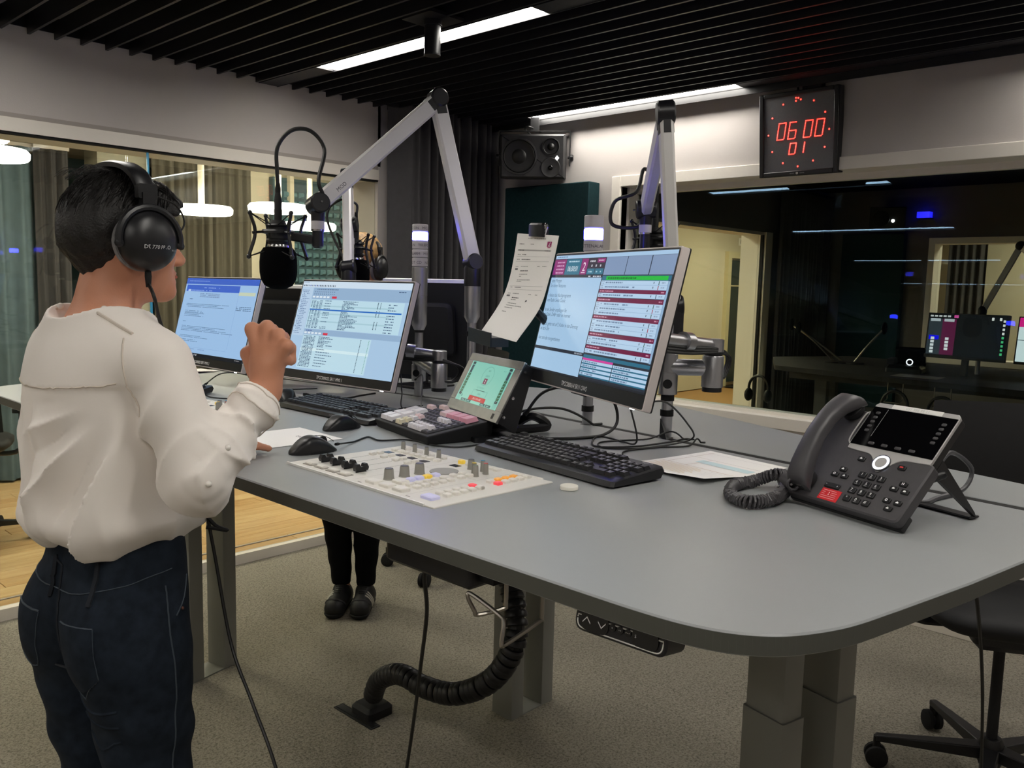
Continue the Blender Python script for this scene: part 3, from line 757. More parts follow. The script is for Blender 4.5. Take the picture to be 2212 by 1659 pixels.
def swing_arm(B0, E0, M0, label, m='arm_alu'):
    t = thing('microphone_boom', label, 'microphone boom', T3(*B0))
    MB().cyl((B0[0], B0[1], DZ), B0, .016).build('pole', 'alu', t, world=True)
    MB().beam(B0, E0, .03, .04).build('lower_beam', m, t, world=True); MB().beam(E0, M0, .03, .04).build('upper_beam', m, t, world=True)
    MB().ell(E0, (.035, .035, .035)).build('elbow_cap', 'hinge_black', t, world=True); MB().ell(B0, (.03, .03, .045)).build('base_joint', 'hinge_black', t, world=True)
    return t
swing_arm((6.7, 1.72, 1.4), (6.72, 1.52, 1.86), (6.55, 1.22, 1.6), 'grey microphone arm rising behind the second studio monitor')
t = thing('microphone', 'small black microphone hanging at the far right beyond the glass', 'microphone', T3(6.6, 1.4, 1.5)); MB().ell((0, 0, 0), (.035, .035, .05)).build('windscreen', 'foam', t); MB().cyl((0, 0, .04), (0, 0, .11), .02).build('body', 'black_plastic', t); MB().cyl((.0, -.02, .09), (.0, -.16, .11), .012).build('arm_tip', 'arm_alu', t)
def hang_phones(x, y, z, label):
    t = thing('headphones', label, 'headphones', T3(x, y, z), 'headphones hanging under the second studio desk')
    MB().tube([Vector((0, .085*math.sin(a), .1*math.cos(a))) for a in [R(-100+10*k) for k in range(21)]], .012, 8).build('headband', 'black_plastic', t)
    for s_ in (-1, 1): MB().ell((0, s_*.085, -.06), (.05, .03, .055)).build('ear_cup', 'black_matte', t)
    MB().tube(spline([(0, -.09, -.1), (.02, -.1, -.3), (.0, -.05, -.6)], 6), .004, 6).build('cable', 'cable_black', t)
hang_phones(5.98, 2.03, .75, 'headphones hanging open left under the dark desk'); hang_phones(5.95, 1.72, .74, 'headphones hanging folded right under the dark desk'); hang_phones(6.4, 3.25, .72, 'headphones hanging at the left corner of the dark desk')
for (x, y, lab) in ((5.98, 2.03, 'wire hook under the dark desk holding the left headphones'), (5.95, 1.72, 'wire hook under the dark desk holding the right headphones')):
    t = thing('headphone_hook', lab, 'hook', T3(x, y, DZ-.035)); MB().tube([(0, -.05, 0), (0, -.05, -.12), (-.06, -.05, -.14), (-.06, .05, -.14), (0, .05, -.12), (0, .05, 0)], .004, 6).build('wire', 'steel_wire', t); MB().b(-.02, .02, -.06, .06, -.004, 0).build('bracket', 'black_matte', t)
# corridor door
t = thing('corridor_door', 'cream framed corridor door with dark glass beyond the second studio', 'door', T3(12.0, 6.76, 0))
f = MB(); f.b(0, .1, -.05, .03, 0, 2.12); f.b(.95, 1.05, -.05, .03, 0, 2.12); f.b(.1, .95, -.05, .03, 2.02, 2.12); f.build('frame', 'door_frame', t)
MB().b(.1, .8, -.03, .0, .06, 1.99).build('glass_leaf', 'door_dark', t); MB().b(.8, .95, -.03, .0, .0, 2.02).build('side_panel', 'door_frame', t)
MB().b(.1, .8, -.045, -.03, 1.58, 1.6).build('glass_bar', 'door_frame', t); MB().cyl((.76, -.07, .95), (.76, -.07, 1.15), .012).build('pull_handle', 'black_plastic', t)
t = thing('wall_sign', 'small square sign on the cream corridor wall', 'sign', T3(12.45, 6.775, 2.29)); MB().b(-.06, .06, -.012, .0, -.06, .06).build('plate', 'white_tape', t); MB().b(-.015, .015, -.015, -.012, -.03, .03).build('pictogram', 'black_plastic', t)
t = thing('door_mat', 'dark mat in front of the corridor door', 'mat', T3(12.6, 6.3, 0)); MB().prism(rrect(1.2, .7, .03), 0, .015, ch=.004).build('pile', 'black_matte', t); MB().prism(rrect(1.26, .76, .03), 0, .006).build('border', 'black_rubber', t)
# ================================================================== DESK
T = 1.12; TH = .027
YC = 1.81
def mir(p): return (p[0], 2*YC-p[1])
near_r = [(p.x, p.y) for p in spline([(.815, .66, 0), (.816, .56, 0), (.822, .495, 0), (.838, .444, 0), (.868, .403, 0), (.91, .375, 0), (.965, .353, 0), (1.05, .334, 0)], 6)]+[(1.22, .30), (1.45, .262), (1.7, .225)]
groove = [(1.712, .225), (1.775, .78), (1.832, 1.22), (1.893, 1.72), (1.893, 1.9), (1.832, 2*YC-1.22), (1.775, 2*YC-.78), (1.712, 2*YC-.225)]
near = [(.812, YC)]+near_r[::-1][::-1]+groove+[mir(p) for p in near_r[::-1]]
near = near[::1]
def area(p): return sum(p[i-1][0]*p[i][1]-p[i][0]*p[i-1][1] for i in range(len(p)))
if area(near) < 0: near = near[::-1]
G = .026
far_r = [(2.03, .6), (1.985, .44), (1.94, .3), (1.86, .22), (groove[0][0]+G, .222)]
far = [(2.47, 1.76), (2.44, 1.63), (2.36, 1.42), (2.272, 1.205), (2.167, .944)]+far_r
far = far[::-1]
farp = [(p[0]+G, p[1]) for p in groove][::1]
poly = [(p[0]+G, p[1]) for p in groove]+[mir(p) for p in far[1:]]+far[1:][::-1]
if area(poly) < 0: poly = poly[::-1]
desk = thing('studio_desk', 'large grey boat shaped sit stand studio desk', 'desk', T3(1.6, YC, 0))
def desk_top(p, nm):
    MB().prism(p, T-TH, T, ch=.0022, chb=.002).build(nm, 'desk_grey', desk, world=True, sharp=25)
    ed = MB(); n = len(p)
    for i in range(n):
        a, b_ = Vector((*p[i-1], 0)), Vector((*p[i], 0)); d = (b_-a)
        if d.length < 1e-6: continue
        nn = Vector((d.y, -d.x, 0)).normalized()*.0006
        ed.quad(a+nn+Vector((0, 0, T-TH+.002)), b_+nn+Vector((0, 0, T-TH+.002)), b_+nn+Vector((0, 0, T-.0025)), a+nn+Vector((0, 0, T-.0025)))
    ed.build('edge_shade', 'desk_edge_shade', desk, world=True, sharp=40)  # edge is the same material as the top; its shade is painted on
desk_top(near, 'tabletop'); desk_top(poly, 'rear_tabletop')
sl = [(p[0]+.002, p[1]) for p in groove]+[(p[0]+G-.002, p[1]) for p in groove[::-1]]
if area(sl) < 0: sl = sl[::-1]
MB().prism(sl, T-.05, T-.0006).build('cable_slot', 'desk_slot', desk, world=True)
fb = MB(); fb.b(.92, .97, .75, 3.0, T-TH-.045, T-TH); fb.b(.97, 2.1, .95, 1.0, T-TH-.045, T-TH); fb.b(.97, 2.1, 2.62, 2.67, T-TH-.045, T-TH); fb.b(1.5, 1.56, .95, 2.67, T-TH-.045, T-TH)
fb.build('under_frame', 'black_matte', desk, world=True)
def pedestal(M):
    for dx in (0, .158):
        c = MB(M); c.prism(round_poly([(dx+.004, .004), (dx+.058, .004), (dx+.058, .092), (dx+.004, .092)], .006, 2), .68, T-TH-.01); c.build('leg', 'leg_grey', desk, world=True)
        c = MB(M); c.prism(round_poly([(dx, 0), (dx+.062, 0), (dx+.062, .096), (dx, .096)], .006, 2), .004, .72); c.build('lower_leg', 'leg_grey', desk, world=True)
    MB(M).b(.0, .22, 0, .096, 0, .004).build('foot_plate', 'leg_grey', desk, world=True)
    MB(M).b(-.03, .25, -.02, .116, T-TH-.012, T-TH).build('top_bracket', 'black_matte', desk, world=True)
pedestal(T3(1.405, .628, 0) @ Matrix.Rotation(R(-13.6), 4, 'Z'))
pedestal(T3(1.382, 2*YC-.72, 0) @ Matrix.Rotation(R(13.6), 4, 'Z'))
pedestal(T3(2.046, 1.891, 0))

# desk height control hanging under the front edge
t = thing('height_control', 'black oval handset with arrow buttons under the front desk edge', 'controller', M_face(.832, .59, 1.078, 2, 10))
L = .125; H_ = .032
MB().prism(rrect(L+.012, H_, .014, 6), -.045, 0, ch=.002).build('housing', 'black_plastic', t)
MB().prism(rrect(L*.34, H_*.78, .011, 6, cx=-L*.29), 0, .002).build('rocker', 'black_gloss', t)
MB().prism(rrect(L*.3, H_*.7, .010, 6, cx=L*.31), 0, .002).build('display', 'black_gloss', t)
for i in range(4): MB().lathe([(.0048, 0), (.0048, .002), (.0001, .0022)], (-.009+i*.0115, .001, 0), (0, 0, 1), 16).build('button', 'black_gloss', t)
pr = MB()
for (cx, s_) in ((-L*.385, 1), (-L*.2, -1)):
    for sg in (-1, 1):
        a = Vector((cx+sg*.006, -s_*.003, .0026)); b_ = Vector((cx, s_*.004, .0026)); q = Vector((0, .0009, 0)); pr.add([a-q, b_-q, b_+q, a+q], [(0, 1, 2, 3)], lin('#d8d8d8'))
for i, n_ in enumerate((1, 2, 3)):
    for k in range(n_): pr.rect(-.0095+i*.0115+(k-(n_-1)/2)*.0022, .0004, -.0085+i*.0115+(k-(n_-1)/2)*.0022, .0016, .0026, '#b8b8b8')
pr.text('S', .0255, -.0015, .006, .0026, '#d0d0d0', 'C'); 
pr.build('button_print', 'print', t)
rp = rrect(L+.002, H_-.008, .011, 6)
MB().tube([(p[0], p[1], .0006) for p in rp if p[1] < .006], .0009, 5).build('white_line', 'white_tape', t)
# wire headphone hook
t = thing('headphone_hook', 'bent steel wire headphone hook under the front desk edge', 'hook', T3(.88, .8, T-TH))
MB().tube(spline([(.0, .03, 0), (.0, .03, -.06), (-.004, .032, -.068), (-.03, .058, -.078), (-.036, .06, -.07), (-.042, .068, -.05), (-.040, .062, -.045), (-.044, .0, -.058), (-.048, -.012, -.065), (-.058, -.018, -.09), (-.05, -.02, -.092), (-.004, -.04, -.066), (0, -.041, -.06), (0, -.041, 0)], 6), .0033, 8).build('wire', 'steel_wire', t)
MB().b(-.012, .012, -.055, .045, -.004, 0).build('bracket', 'black_matte', t)
# socket box and lead
t = thing('socket_box', 'black socket box screwed under the front desk edge', 'socket box', T3(.868, .965, T-TH))
MB().prism(rrect(.06, .2, .01), -.042, 0, ch=.0, chb=.006).build('box', 'black_plastic', t); MB().b(-.01, .01, -.13, -.1, -.03, 0).build('side_tab', 'black_matte', t)
t = thing('power_lead', 'black lead hanging from the socket box down to the carpet', 'cable', T3(.9, .96, 1.05))
MB().tube(spline([(.875, .965, 1.072), (.862, .985, 1.058), (.868, 1.0, 1.03), (.9, 1.03, .955), (.94, 1.09, .83), (1.0, 1.18, .66), (1.06, 1.28, .45), (1.1, 1.36, .2), (1.12, 1.42, .03), (1.05, 1.5, .006), (.85, 1.6, .006)], 8), .0036, 8).build('lead', 'cable_black', t, world=True)
MB().tube(spline([(.885, .95, 1.073), (.866, .98, 1.062), (.864, .992, 1.045)], 5), [.009, .0088, .0086, .0084, .008, .0078, .0075, .0072, .007, .0065, .006], 10).build('plug', 'black_plastic', t, world=True)
# flexible cable snake
t = thing('cable_snake', 'black segmented cable snake curving from desk to floor', 'cable guide', T3(1.735, 2.27, 0))
path = spline([(1.78, 1.68, 1.06), (1.765, 1.67, .85), (1.745, 1.635, .66), (1.722, 1.585, .565), (1.70, 1.57, .475), (1.69, 1.645, .355), (1.68, 1.784, .266), (1.68, 1.93, .236), (1.685, 2.02, .236), (1.695, 2.1, .215), (1.71, 2.2, .15), (1.73, 2.262, .06)], 16)
acc = 0; nxt = 0
for i in range(1, len(path)-1):
    acc += (path[i]-path[i-1]).length
    if acc >= nxt:
        nxt += .0245; ax = (path[i+1]-path[i-1]).normalized()
        MB().lathe([(.022, -.010), (.030, -.0105), (.0345, -.005), (.0355, .007), (.031, .0105), (.022, .010)], path[i], ax, 14, cap=False).build('segment', 'black_plastic', t, world=True)
MB().tube(path, .024, 8).build('inner_cable', 'cable_black', t, world=True)
MB().prism(rrect(.11, .11, .02), 0, .042, ch=.014, M=T3(1.735, 2.27, 0)).build('base', 'black_matte', t, world=True)
t = thing('floor_slot', 'narrow black floor box flap in the carpet', 'floor box', T3(1.68, 2.285, 0))
MB().b(-.012, .012, -.1, .1, 0, .005).build('flap', 'black_plastic', t); MB().b(-.02, .02, -.108, .108, 0, .003).build('frame', 'black_matte', t)

# ================================================================== CONSOLE
def console(M, label, full=True):
    t = thing('mixing_console', label, 'mixing console', M)
    # local x along desk to the right, y away, origin front left corner, 476 x 303 mm
    W_, D_ = .476, .303
    MB().prism([(0, 0), (W_, 0), (W_, D_), (0, D_)], -.002, .0035, ch=.001).build('panel', 'console', t)
    for ya, yb in ((-.0015, .002), (D_-.002, D_+.0015)): MB().b(0, W_-.026, ya, yb, 0, .0055).build('edge_strip', 'console_rim', t)
    ln = MB()
    for y_ in (.195,): ln.rect(.02, y_, .20, y_+.0008, .0038, '#a7a39b')
    for k in range(4):
        x = .046+k*.0415; ln.rect(x-.0008, .055, x+.0008, .175, .0038, '#77746e'); ln.rect(x-.015, .04, x-.0142, .18, .0038, '#e6e3dc')
        for j in range(9): ln.rect(x+.003, .062+j*.0125, x+.007, .0626+j*.0125, .0038, '#a19d95')
    for x in (.215, .375): ln.rect(x, .02, x+.0008, .285, .0038, '#b2aea6')
    ln.rect(.22, .195, .37, .1958, .0038, '#b2aea6'); ln.rect(.22, .09, .37, .0908, .0038, '#b2aea6')
    ln.build('panel_print', 'print', t, smooth=False)
    btn = {}
    def button(x, y, w_=.015, d=.0135, h=.006, m='console_btn', nm='button'):
        key = (w_, d, h, m)
        if key not in btn:
            o = MB().prism(rrect(w_, d, .003, 2), 0, h, ch=.0018).build(nm, m, t, M=T3(x, y, .0035)); btn[key] = o.data
        else: link_mesh(nm, btn[key], t, T3(x, y, .0035))
    kn = {}
    def knob(x, y, r, h, cap='knob_dark', body='knob_grey'):
        key = (r, h, cap, body)
        if key not in kn:
            pts = []
            o = MB().lathe([(r*1.08, 0), (r*1.08, .001), (r, .0015), (r*.86, h*.92), (r*.8, h)], (0, 0, 0), (0, 0, 1), 22).build('knob', body, t, M=T3(x, y, .0035)); kn[key] = o.data
            c = MB().lathe([(r*.78, h), (r*.76, h+.0008), (.0001, h+.0009)], (0, 0, 0), (0, 0, 1), 18).build('knob_cap', cap, o); kn[key+(1,)] = c.data
        else:
            o = link_mesh('knob', kn[key], t, T3(x, y, .0035)); link_mesh('knob_cap', kn[key+(1,)], o)
    fad = None
    for k in range(4):
        x = .046+k*.0415
        MB().prism(rrect(.034, .020, .002, 1, cx=x, cy=.0285), .0035, .0042).build('button_surround', 'btn_frame', t)
        button(x, .0285, .026, .013, .005)
        if fad is None:
            f = MB(); q = [(-.014, 0), (.014, 0), (.016, .006), (.012, .014), (.006, .014), (.0035, .008), (-.0035, .008), (-.006, .014), (-.012, .014), (-.016, .006)]
            f.prism(q, -.0055, .0055, M=Matrix(((0, 0, 1, 0), (1, 0, 0, 0), (0, 1, 0, 0), (0, 0, 0, 1))))
            f.b(-.0008, .0008, -.012, .012, -.003, .002)
            fad = f.build('fader_knob', 'black_plastic', t, M=T3(x, .066, .0065)).data
        else: link_mesh('fader_knob', fad, t, T3(x, .066, .0065))
        button(x-.002, .186, .014, .013); button(x-.002, .207, .014, .013)
        MB().b(x-.011, x+.011, .221, .237, .0035, .0044).build('display', 'display_dark', t)
        button(x-.006, .252); button(x+.017, .2515); button(x+.006, .278)
        knob(x+.0005, .270, .0055, .020)
    for y_, in ((.070,), (.108,), (.146,)): knob(.258, y_, .0105, .021)
    for (x, y_) in ((.264, .03), (.304, .032), (.345, .032), (.298, .068)): button(x, y_, .030, .022, .0065)
    for k, m in enumerate(('btn_blue', 'btn_blue', 'btn_yellow', 'btn_blue')): button(.296, .094+k*.0205, .016, .016, .0065, m)
    for k in range(5): button(.328-k*.001, .067+k*.0215); button(.35-k*.001, .066+k*.0215)
    for (x, y_) in ((.32, .182), (.342, .183), (.318, .207), (.34, .206)): button(x, y_)
    MB().lathe([(.030, 0), (.0295, .0016), (.0001, .0018)], (.274, .197, .0035), (0, 0, 1), 40).build('jog_wheel', 'wheel_grey', t)
    MB().b(.236, .258, .243, .259, .0035, .0044).build('display', 'display_dark', t)
    button(.238, .277, .014, .012, .008, 'btn_yellow'); button(.262, .277)
    knob(.292, .255, .008, .020)
    for x, y_, c in ((.327, .231, 'cap_yellow'), (.347, .217, 'cap_green'), (.322, .26, 'cap_blue'), (.345, .246, 'cap_red')): knob(x, y_, .0058, .022, c)
    button(.32, .287); button(.339, .284)
    for k in range(5): button(.412-k*.001, .069+k*.0208, m='btn_red' if k == 4 else 'console_btn'); button(.432-k*.001, .069+k*.0208)
    button(.428, .153); button(.424, .036, .032, .022, .0065, 'btn_blue')
    for k in range(5): button(.404, .203+k*.021, m='btn_orange' if k in (1, 2, 3) else 'console_btn'); button(.425-k*.001, .203+k*.021, m='btn_red' if k == 0 else 'console_btn')
    pr = MB()
    for x, y_ in ((.235, .012), (.38, .014)): pr.rect(x, y_, x+.012, y_+.003, .0038, '#8a867e')
    pr.build('maker_print', 'print', t)
    return t
def MY(x, y, z, yaw): return M_yaw(x, y, z, yaw)
con = console(M_yaw(.9475, 1.533, T-.001, -1.4), 'flush white mixing console panel with faders in front of the phone side keyboard')
copy_tree(con, None, M_yaw(.955, 2.62, T-.001, 1.4), 'second white mixing console half hidden behind the presenter\'s sleeve')

# ================================================================== KEYBOARDS
KEYS = []
def kb_layout():
    u = .019
    rows = [(0, [1]*1+[-1]+[1]*4+[-.5]+[1]*4+[-.5]+[1]*4), (1.35, [1]*13+[2]), (2.35, [1.5]+[1]*12+[1.5]), (3.35, [1.75]+[1]*12+[1.25]), (4.35, [1.25]+[1]*11+[2.75]), (5.35, [1.25]*3+[6.25]+[1.25]*4)]
    for ry, ws in rows:
        x = 0
        for w_ in ws:
            if w_ < 0: x += -w_; continue
            KEYS.append((x*u, ry*u, w_*u)); x += w_
    for ry in (0, 1.35, 2.35):
        for k in range(3): KEYS.append(((15.35+k)*u, ry*u, u))
    for (a, b_) in ((16.35, 4.35), (15.35, 5.35), (16.35, 5.35), (17.35, 5.35)): KEYS.append((a*u, b_*u, u))
    for r_ in range(4):
        for k in range(4 if r_ < 1 else 3): KEYS.append(((18.7+k)*u, (1.35+r_)*u, u))
    KEYS.append((21.7*u, 2.35*u, u)); KEYS.append((21.7*u, 4.35*u, u)); KEYS.append((18.7*u, 5.35*u, 2*u)); KEYS.append((20.7*u, 5.35*u, u))
kb_layout()
def keyboard(M, label):
    t = thing('keyboard', label, 'keyboard', M, 'black computer keyboards on the studio desk')
    W_, D_ = .45, .158
    # wedge body: local x right, y away
    prof = [(-D_/2, .004), (-D_/2+.006, .014), (-D_/2+.03, .0175), (D_/2-.03, .026), (D_/2-.006, .028), (D_/2, .02), (D_/2-.01, .006)]
    b_ = MB(); n = len(prof)
    xs = [-W_/2+.0, -W_/2+.006, -W_/2+.02, W_/2-.02, W_/2-.006, W_/2]; sc = [.9, .98, 1, 1, .98, .9]
    V = []; F = []
    for x, s_ in zip(xs, sc): V += [(x, p[0]*s_, p[1]*(s_ if s_ < 1 else 1)) for p in prof]
    for i in range(len(xs)-1):
        for k in range(n): k2 = (k+1) % n; F.append((i*n+k, i*n+k2, (i+1)*n+k2, (i+1)*n+k))
    F.append(tuple(range(n-1, -1, -1))); F.append(tuple((len(xs)-1)*n+k for k in range(n)))
    b_.add(V, F); b_.build('body', 'black_plastic', t, sharp=30)
    for sx in (-.19, .19): MB().box((sx, D_/2-.02, .008), (.03, .008, .02), Matrix.Rotation(R(-20), 3, 'X').to_4x4()).build('foot', 'black_plastic', t)
    tilt = Matrix.Rotation(math.atan2(.0085, .098), 4, 'X')
    km = {}
    leg = MB()
    LET = {0: ['Esc']+['F%d' % i for i in range(1, 13)], 1: list('§1234567890\'^')+['<'], 2: ['Tab']+list('QWERTZUIOPÜ!')+['E'], 3: ['Caps']+list('ASDFGHJKLÖÄ$')+['E'], 4: ['Sh', '<']+list('YXCVBNM,.-')+['Shift']}
    cnt = {}
    for (x, y, w_) in KEYS:
        px = -W_/2+.012+x+w_/2; py = D_/2-.022-y
        z = .0175+(py+D_/2-.03)/(D_-.06)*.0085
        if w_ not in km:
            q = w_-.0015; e = MB(); hh = .0075; d2 = .0175
            e.add([(-q/2, -d2/2, 0), (q/2, -d2/2, 0), (q/2, d2/2, 0), (-q/2, d2/2, 0), (-q/2+.0025, -d2/2+.002, hh), (q/2-.0025, -d2/2+.002, hh), (q/2-.0025, d2/2-.003, hh), (-q/2+.0025, d2/2-.003, hh)],
                  [(0, 1, 5, 4), (1, 2, 6, 5), (2, 3, 7, 6), (3, 0, 4, 7), (4, 5, 6, 7)])
            km[w_] = e.build('key', 'key_black', t, M=T3(px, py, z) @ tilt, smooth=False).data
        else: link_mesh('key', km[w_], t, T3(px, py, z) @ tilt)
        r_ = min(5, int(y/.019+.01)) if y > .001 else 0
        i_ = cnt.get(r_, 0); cnt[r_] = i_+1
        s_ = LET.get(r_, [])
        tx = s_[i_] if i_ < len(s_) else ('' if w_ > .03 else random.choice('0123456789+-*'))
        if tx:
            lm = MB(T3(px, py, z) @ tilt); sz = .0075 if len(tx) == 1 else .0045
            lm.text(tx, -w_/2+.004, -.002, sz, .0078, '#dadada'); leg.add(lm.V, lm.F, lin('#dadada'))
    leg.text('logitech', W_/2-.052, D_/2-.018, .009, .0285, '#c8c8cc')
    leg.build('key_legends', 'print', t, smooth=False)
    return t
kb = keyboard(M_yaw(1.388, 1.15, T, -8.3), 'black keyboard between the console and the rundown screen, nearest the phone')
copy_tree(kb, None, M_yaw(1.437, 2.03, T, -.8), 'black keyboard in front of the middle monitor')
copy_tree(kb, None, M_yaw(1.19, 2.81, T, 28), 'black keyboard at the left behind the presenter\'s arm')

# ================================================================== MICE
def mouse(M, label, txt):
    t = thing('computer_mouse', label, 'mouse', M)
    # y = forward (buttons), symmetric shell
    def shell(u, v):
        # u around (0..1 half), v along length
        yl = -.058+v*.116; q = math.sin(PI*min(max(v, .0), 1)) ** .45
        wd = (.030-.004*math.sin(PI*v)*(1 if .35 < v < .7 else .6))*q+.0005
        hh = (.043*math.sin(PI*(v*.86+.10)) ** .8*(1-.25*v))*q
        a = PI*u; ca = math.cos(a); sa = math.sin(a)
        return Vector((wd*math.copysign(abs(ca) ** .55, ca), yl, hh*abs(sa) ** .6+.001))
    MB().grid(shell, 22, 26).build('shell', 'black_plastic', t, sharp=60)
    MB().prism([(.0285*math.cos(2*PI*i/24)*(1 if True else 1), .0565*math.sin(2*PI*i/24)) for i in range(24)], 0, .004).build('base', 'black_matte', t)
    MB().lathe([(.0095, -.0035), (.010, -.002), (.010, .002), (.0095, .0035)], (0, .024, .0245), (1, 0, 0), 16).build('scroll_wheel', 'black_rubber', t)
    MB().tube([(0, .0, .0375), (0, .02, .0365), (0, .038, .03), (0, .052, .02)], .0007, 4).build('button_seam', 'black_rubber', t)
    if txt:
        p = MB(T3(0, -.036, .0345) @ Matrix.Rotation(R(16), 4, 'X')); p.text(txt, 0, 0, .011, .0035, '#6f6f72', 'C'); p.build('label_print', 'print', t)
    return t
mouse(M_yaw(1.055, 1.6, T, -6), 'black mouse beside the white sheet, nearest the desk edge', 'OWS')
mouse(M_yaw(1.285, 1.815, T, 4), 'black mouse at the right end of the middle keyboard', 'MMS1')
mouse(M_yaw(1.46, 2.36, T, 60), 'black mouse half hidden behind the presenter\'s cuff', '')

# ================================================================== PAPERS
def sheet(name, label, corners, curl=None, prn=None):
    c = [Vector((*p, T+.0012)) for p in corners]; ctr = sum(c, Vector())/4
    t = thing(name, label, 'paper', T3(ctr.x, ctr.y, T))
    def fn(u, v):
        p = (c[0]*(1-u)+c[1]*u)*(1-v)+(c[3]*(1-u)+c[2]*u)*v
        return p+Vector((0, 0, curl(u, v) if curl else 0))
    MB().grid(fn, 16, 16).build('sheet', 'paper', t, world=True)
    if prn:
        m = MB()
        for (u0, v0, u1, v1, col) in prn:
            n = 10
            for k in range(n):
                ua, ub = u0+(u1-u0)*k/n, u0+(u1-u0)*(k+1)/n
                e = Vector((0, 0, .0007)); m.quad(fn(ua, v0)+e, fn(ub, v0)+e, fn(ub, v1)+e, fn(ua, v1)+e, lin(col))
        m.build('print', 'print', t, world=True, smooth=False)
    return t
sheet('paper_sheet', 'blank white sheet under the mouse by the presenter\'s elbow', [(.94, 1.70), (.985, 1.90), (1.21, 1.895), (1.20, 1.69)][::1])
prn = []
prn += [(.12, .06, .124, .62, '#9a5a4a'), (.0, .3, .95, .304, '#b9b4ae'), (.05, .62, .95, .625, '#c9a58a'), (.05, .1, .95, .103, '#c0bcb8'), (.3, .36, .95, .46, '#d3e9ec'), (.36, .3, .364, .62, '#b8846a')]
for k in range(9): prn.append((.06+.06*(k % 2), .66+k*.03, .6+.03*(k % 3), .668+k*.03, '#e8d2b4'))
for k in range(5): prn.append((.7, .66+k*.05, .95, .664+k*.05, '#d8d4cc'))
sheet('schedule_sheet', 'printed schedule sheet with coloured lines curling at its corner beside the phone', [(1.545, 1.06), (1.47, .995), (1.475, .835), (1.72, .80)][::1] if False else [(1.775, 1.015), (1.735, .80), (1.45, .84), (1.49, 1.06)], curl=lambda u, v: .012*max(0, v-.45) ** 1.5*(1-abs(u-.5))+.022*max(0, u*v-.55), prn=prn)
sheet('paper_sheet', 'white paper edge behind the left keyboard', [(1.55, 3.25), (1.55, 3.42), (1.70, 3.42), (1.72, 3.27)], curl=lambda u, v: .01*(1-u)*(1-v))
# puck
t = thing('white_puck', 'small round white disc lying by the keyboard corner', 'disc', T3(1.222, .995, T))
MB().lathe([(.016, 0), (.0175, .001), (.0175, .0065), (.0165, .008), (.0001, .0085)], (0, 0, 0), (0, 0, 1), 28).build('disc', 'puck', t); MB().lathe([(.0165, .0079), (.0172, .0074)], (0, 0, 0), (0, 0, 1), 28, cap=False).build('rim', 'console_rim', t)

# ================================================================== PROGRAMMABLE KEYPAD
t = thing('keypad_controller', 'black programmable keypad with white and pink keycaps', 'keypad', M_yaw(1.345, 1.64, T, -14))
# origin front centre ; width .29 depth .175, wedge
wv = [(-.148, -.004, 0), (.148, -.004, 0), (.148, .172, 0), (-.148, .172, 0), (-.155, -.01, .022), (.155, -.01, .022), (.152, .176, .05), (-.152, .176, .05)]
MB().add(wv, [(3, 2, 1, 0), (0, 1, 5, 4), (1, 2, 6, 5), (2, 3, 7, 6), (3, 0, 4, 7), (4, 5, 6, 7)]).build('case', 'black_matte', t, bevel=.003)
sl_ = math.atan2(.028, .186); kt = T3(0, -.01, .022) @ Matrix.Rotation(sl_, 4, 'X')
cap = {}
def kcap(i, j, m, w_=1, d=1):
    u = .0182; key = (m, w_, d)
    M = kt @ T3(-.142+(i+w_/2)*u, .012+(j+d/2)*u, .001)
    if key not in cap:
        a, b_ = w_*u-.0015, d*u-.0015; hh = .011 if m != 'keycap_dark' else .0045; e = MB(); i_ = .0028
        e.add([(-a/2, -b_/2, 0), (a/2, -b_/2, 0), (a/2, b_/2, 0), (-a/2, b_/2, 0), (-a/2+i_, -b_/2+i_, hh), (a/2-i_, -b_/2+i_, hh), (a/2-i_, b_/2-i_, hh), (-a/2+i_, b_/2-i_, hh)], [(0, 1, 5, 4), (1, 2, 6, 5), (2, 3, 7, 6), (3, 0, 4, 7), (4, 5, 6, 7)])
        cap[key] = e.build('keycap', m, t, M=M, smooth=False).data
    else: link_mesh('keycap', cap[key], t, M)
used = set()
def put(i, j, m, w_=1, d=1):
    kcap(i, j, m, w_, d)
    for a in range(int(w_)):
        for b_ in range(int(d)): used.add((i+a, j+b_))
for j in (0, 1.4, 2.8):
    pass
for j in range(3): put(0, j*2, 'keycap_white', 2, 2) if False else None
for i in (0, 2):
    for j in (0, 2, 4): put(i, j, 'keycap_white', 2, 2)
for i in (5, 6):
    for j, m in ((0, 'keycap_cream'), (1, 'keycap_cream'), (2, 'keycap_white'), (3, 'keycap_blush')): put(i, j, m)
for i in (9, 10, 11, 12):
    for j in (0, 1): put(i, j, 'keycap_white')
put(13, 1, 'keycap_white')
for i in (10, 11, 12): put(i, 4, 'keycap_white')
put(1, 7, 'keycap_blush', 2, 1); put(3, 8, 'keycap_blush', 2, 1)
for k, m in enumerate(('keycap_blush', 'keycap_pink', 'keycap_pink', 'keycap_pink')): put(7+k*2, 6, m, 2, 2)
for i in range(15):
    for j in range(8):
        if (i, j) not in used and not (j == 7 and i < 1): kcap(i, j, 'keycap_dark')

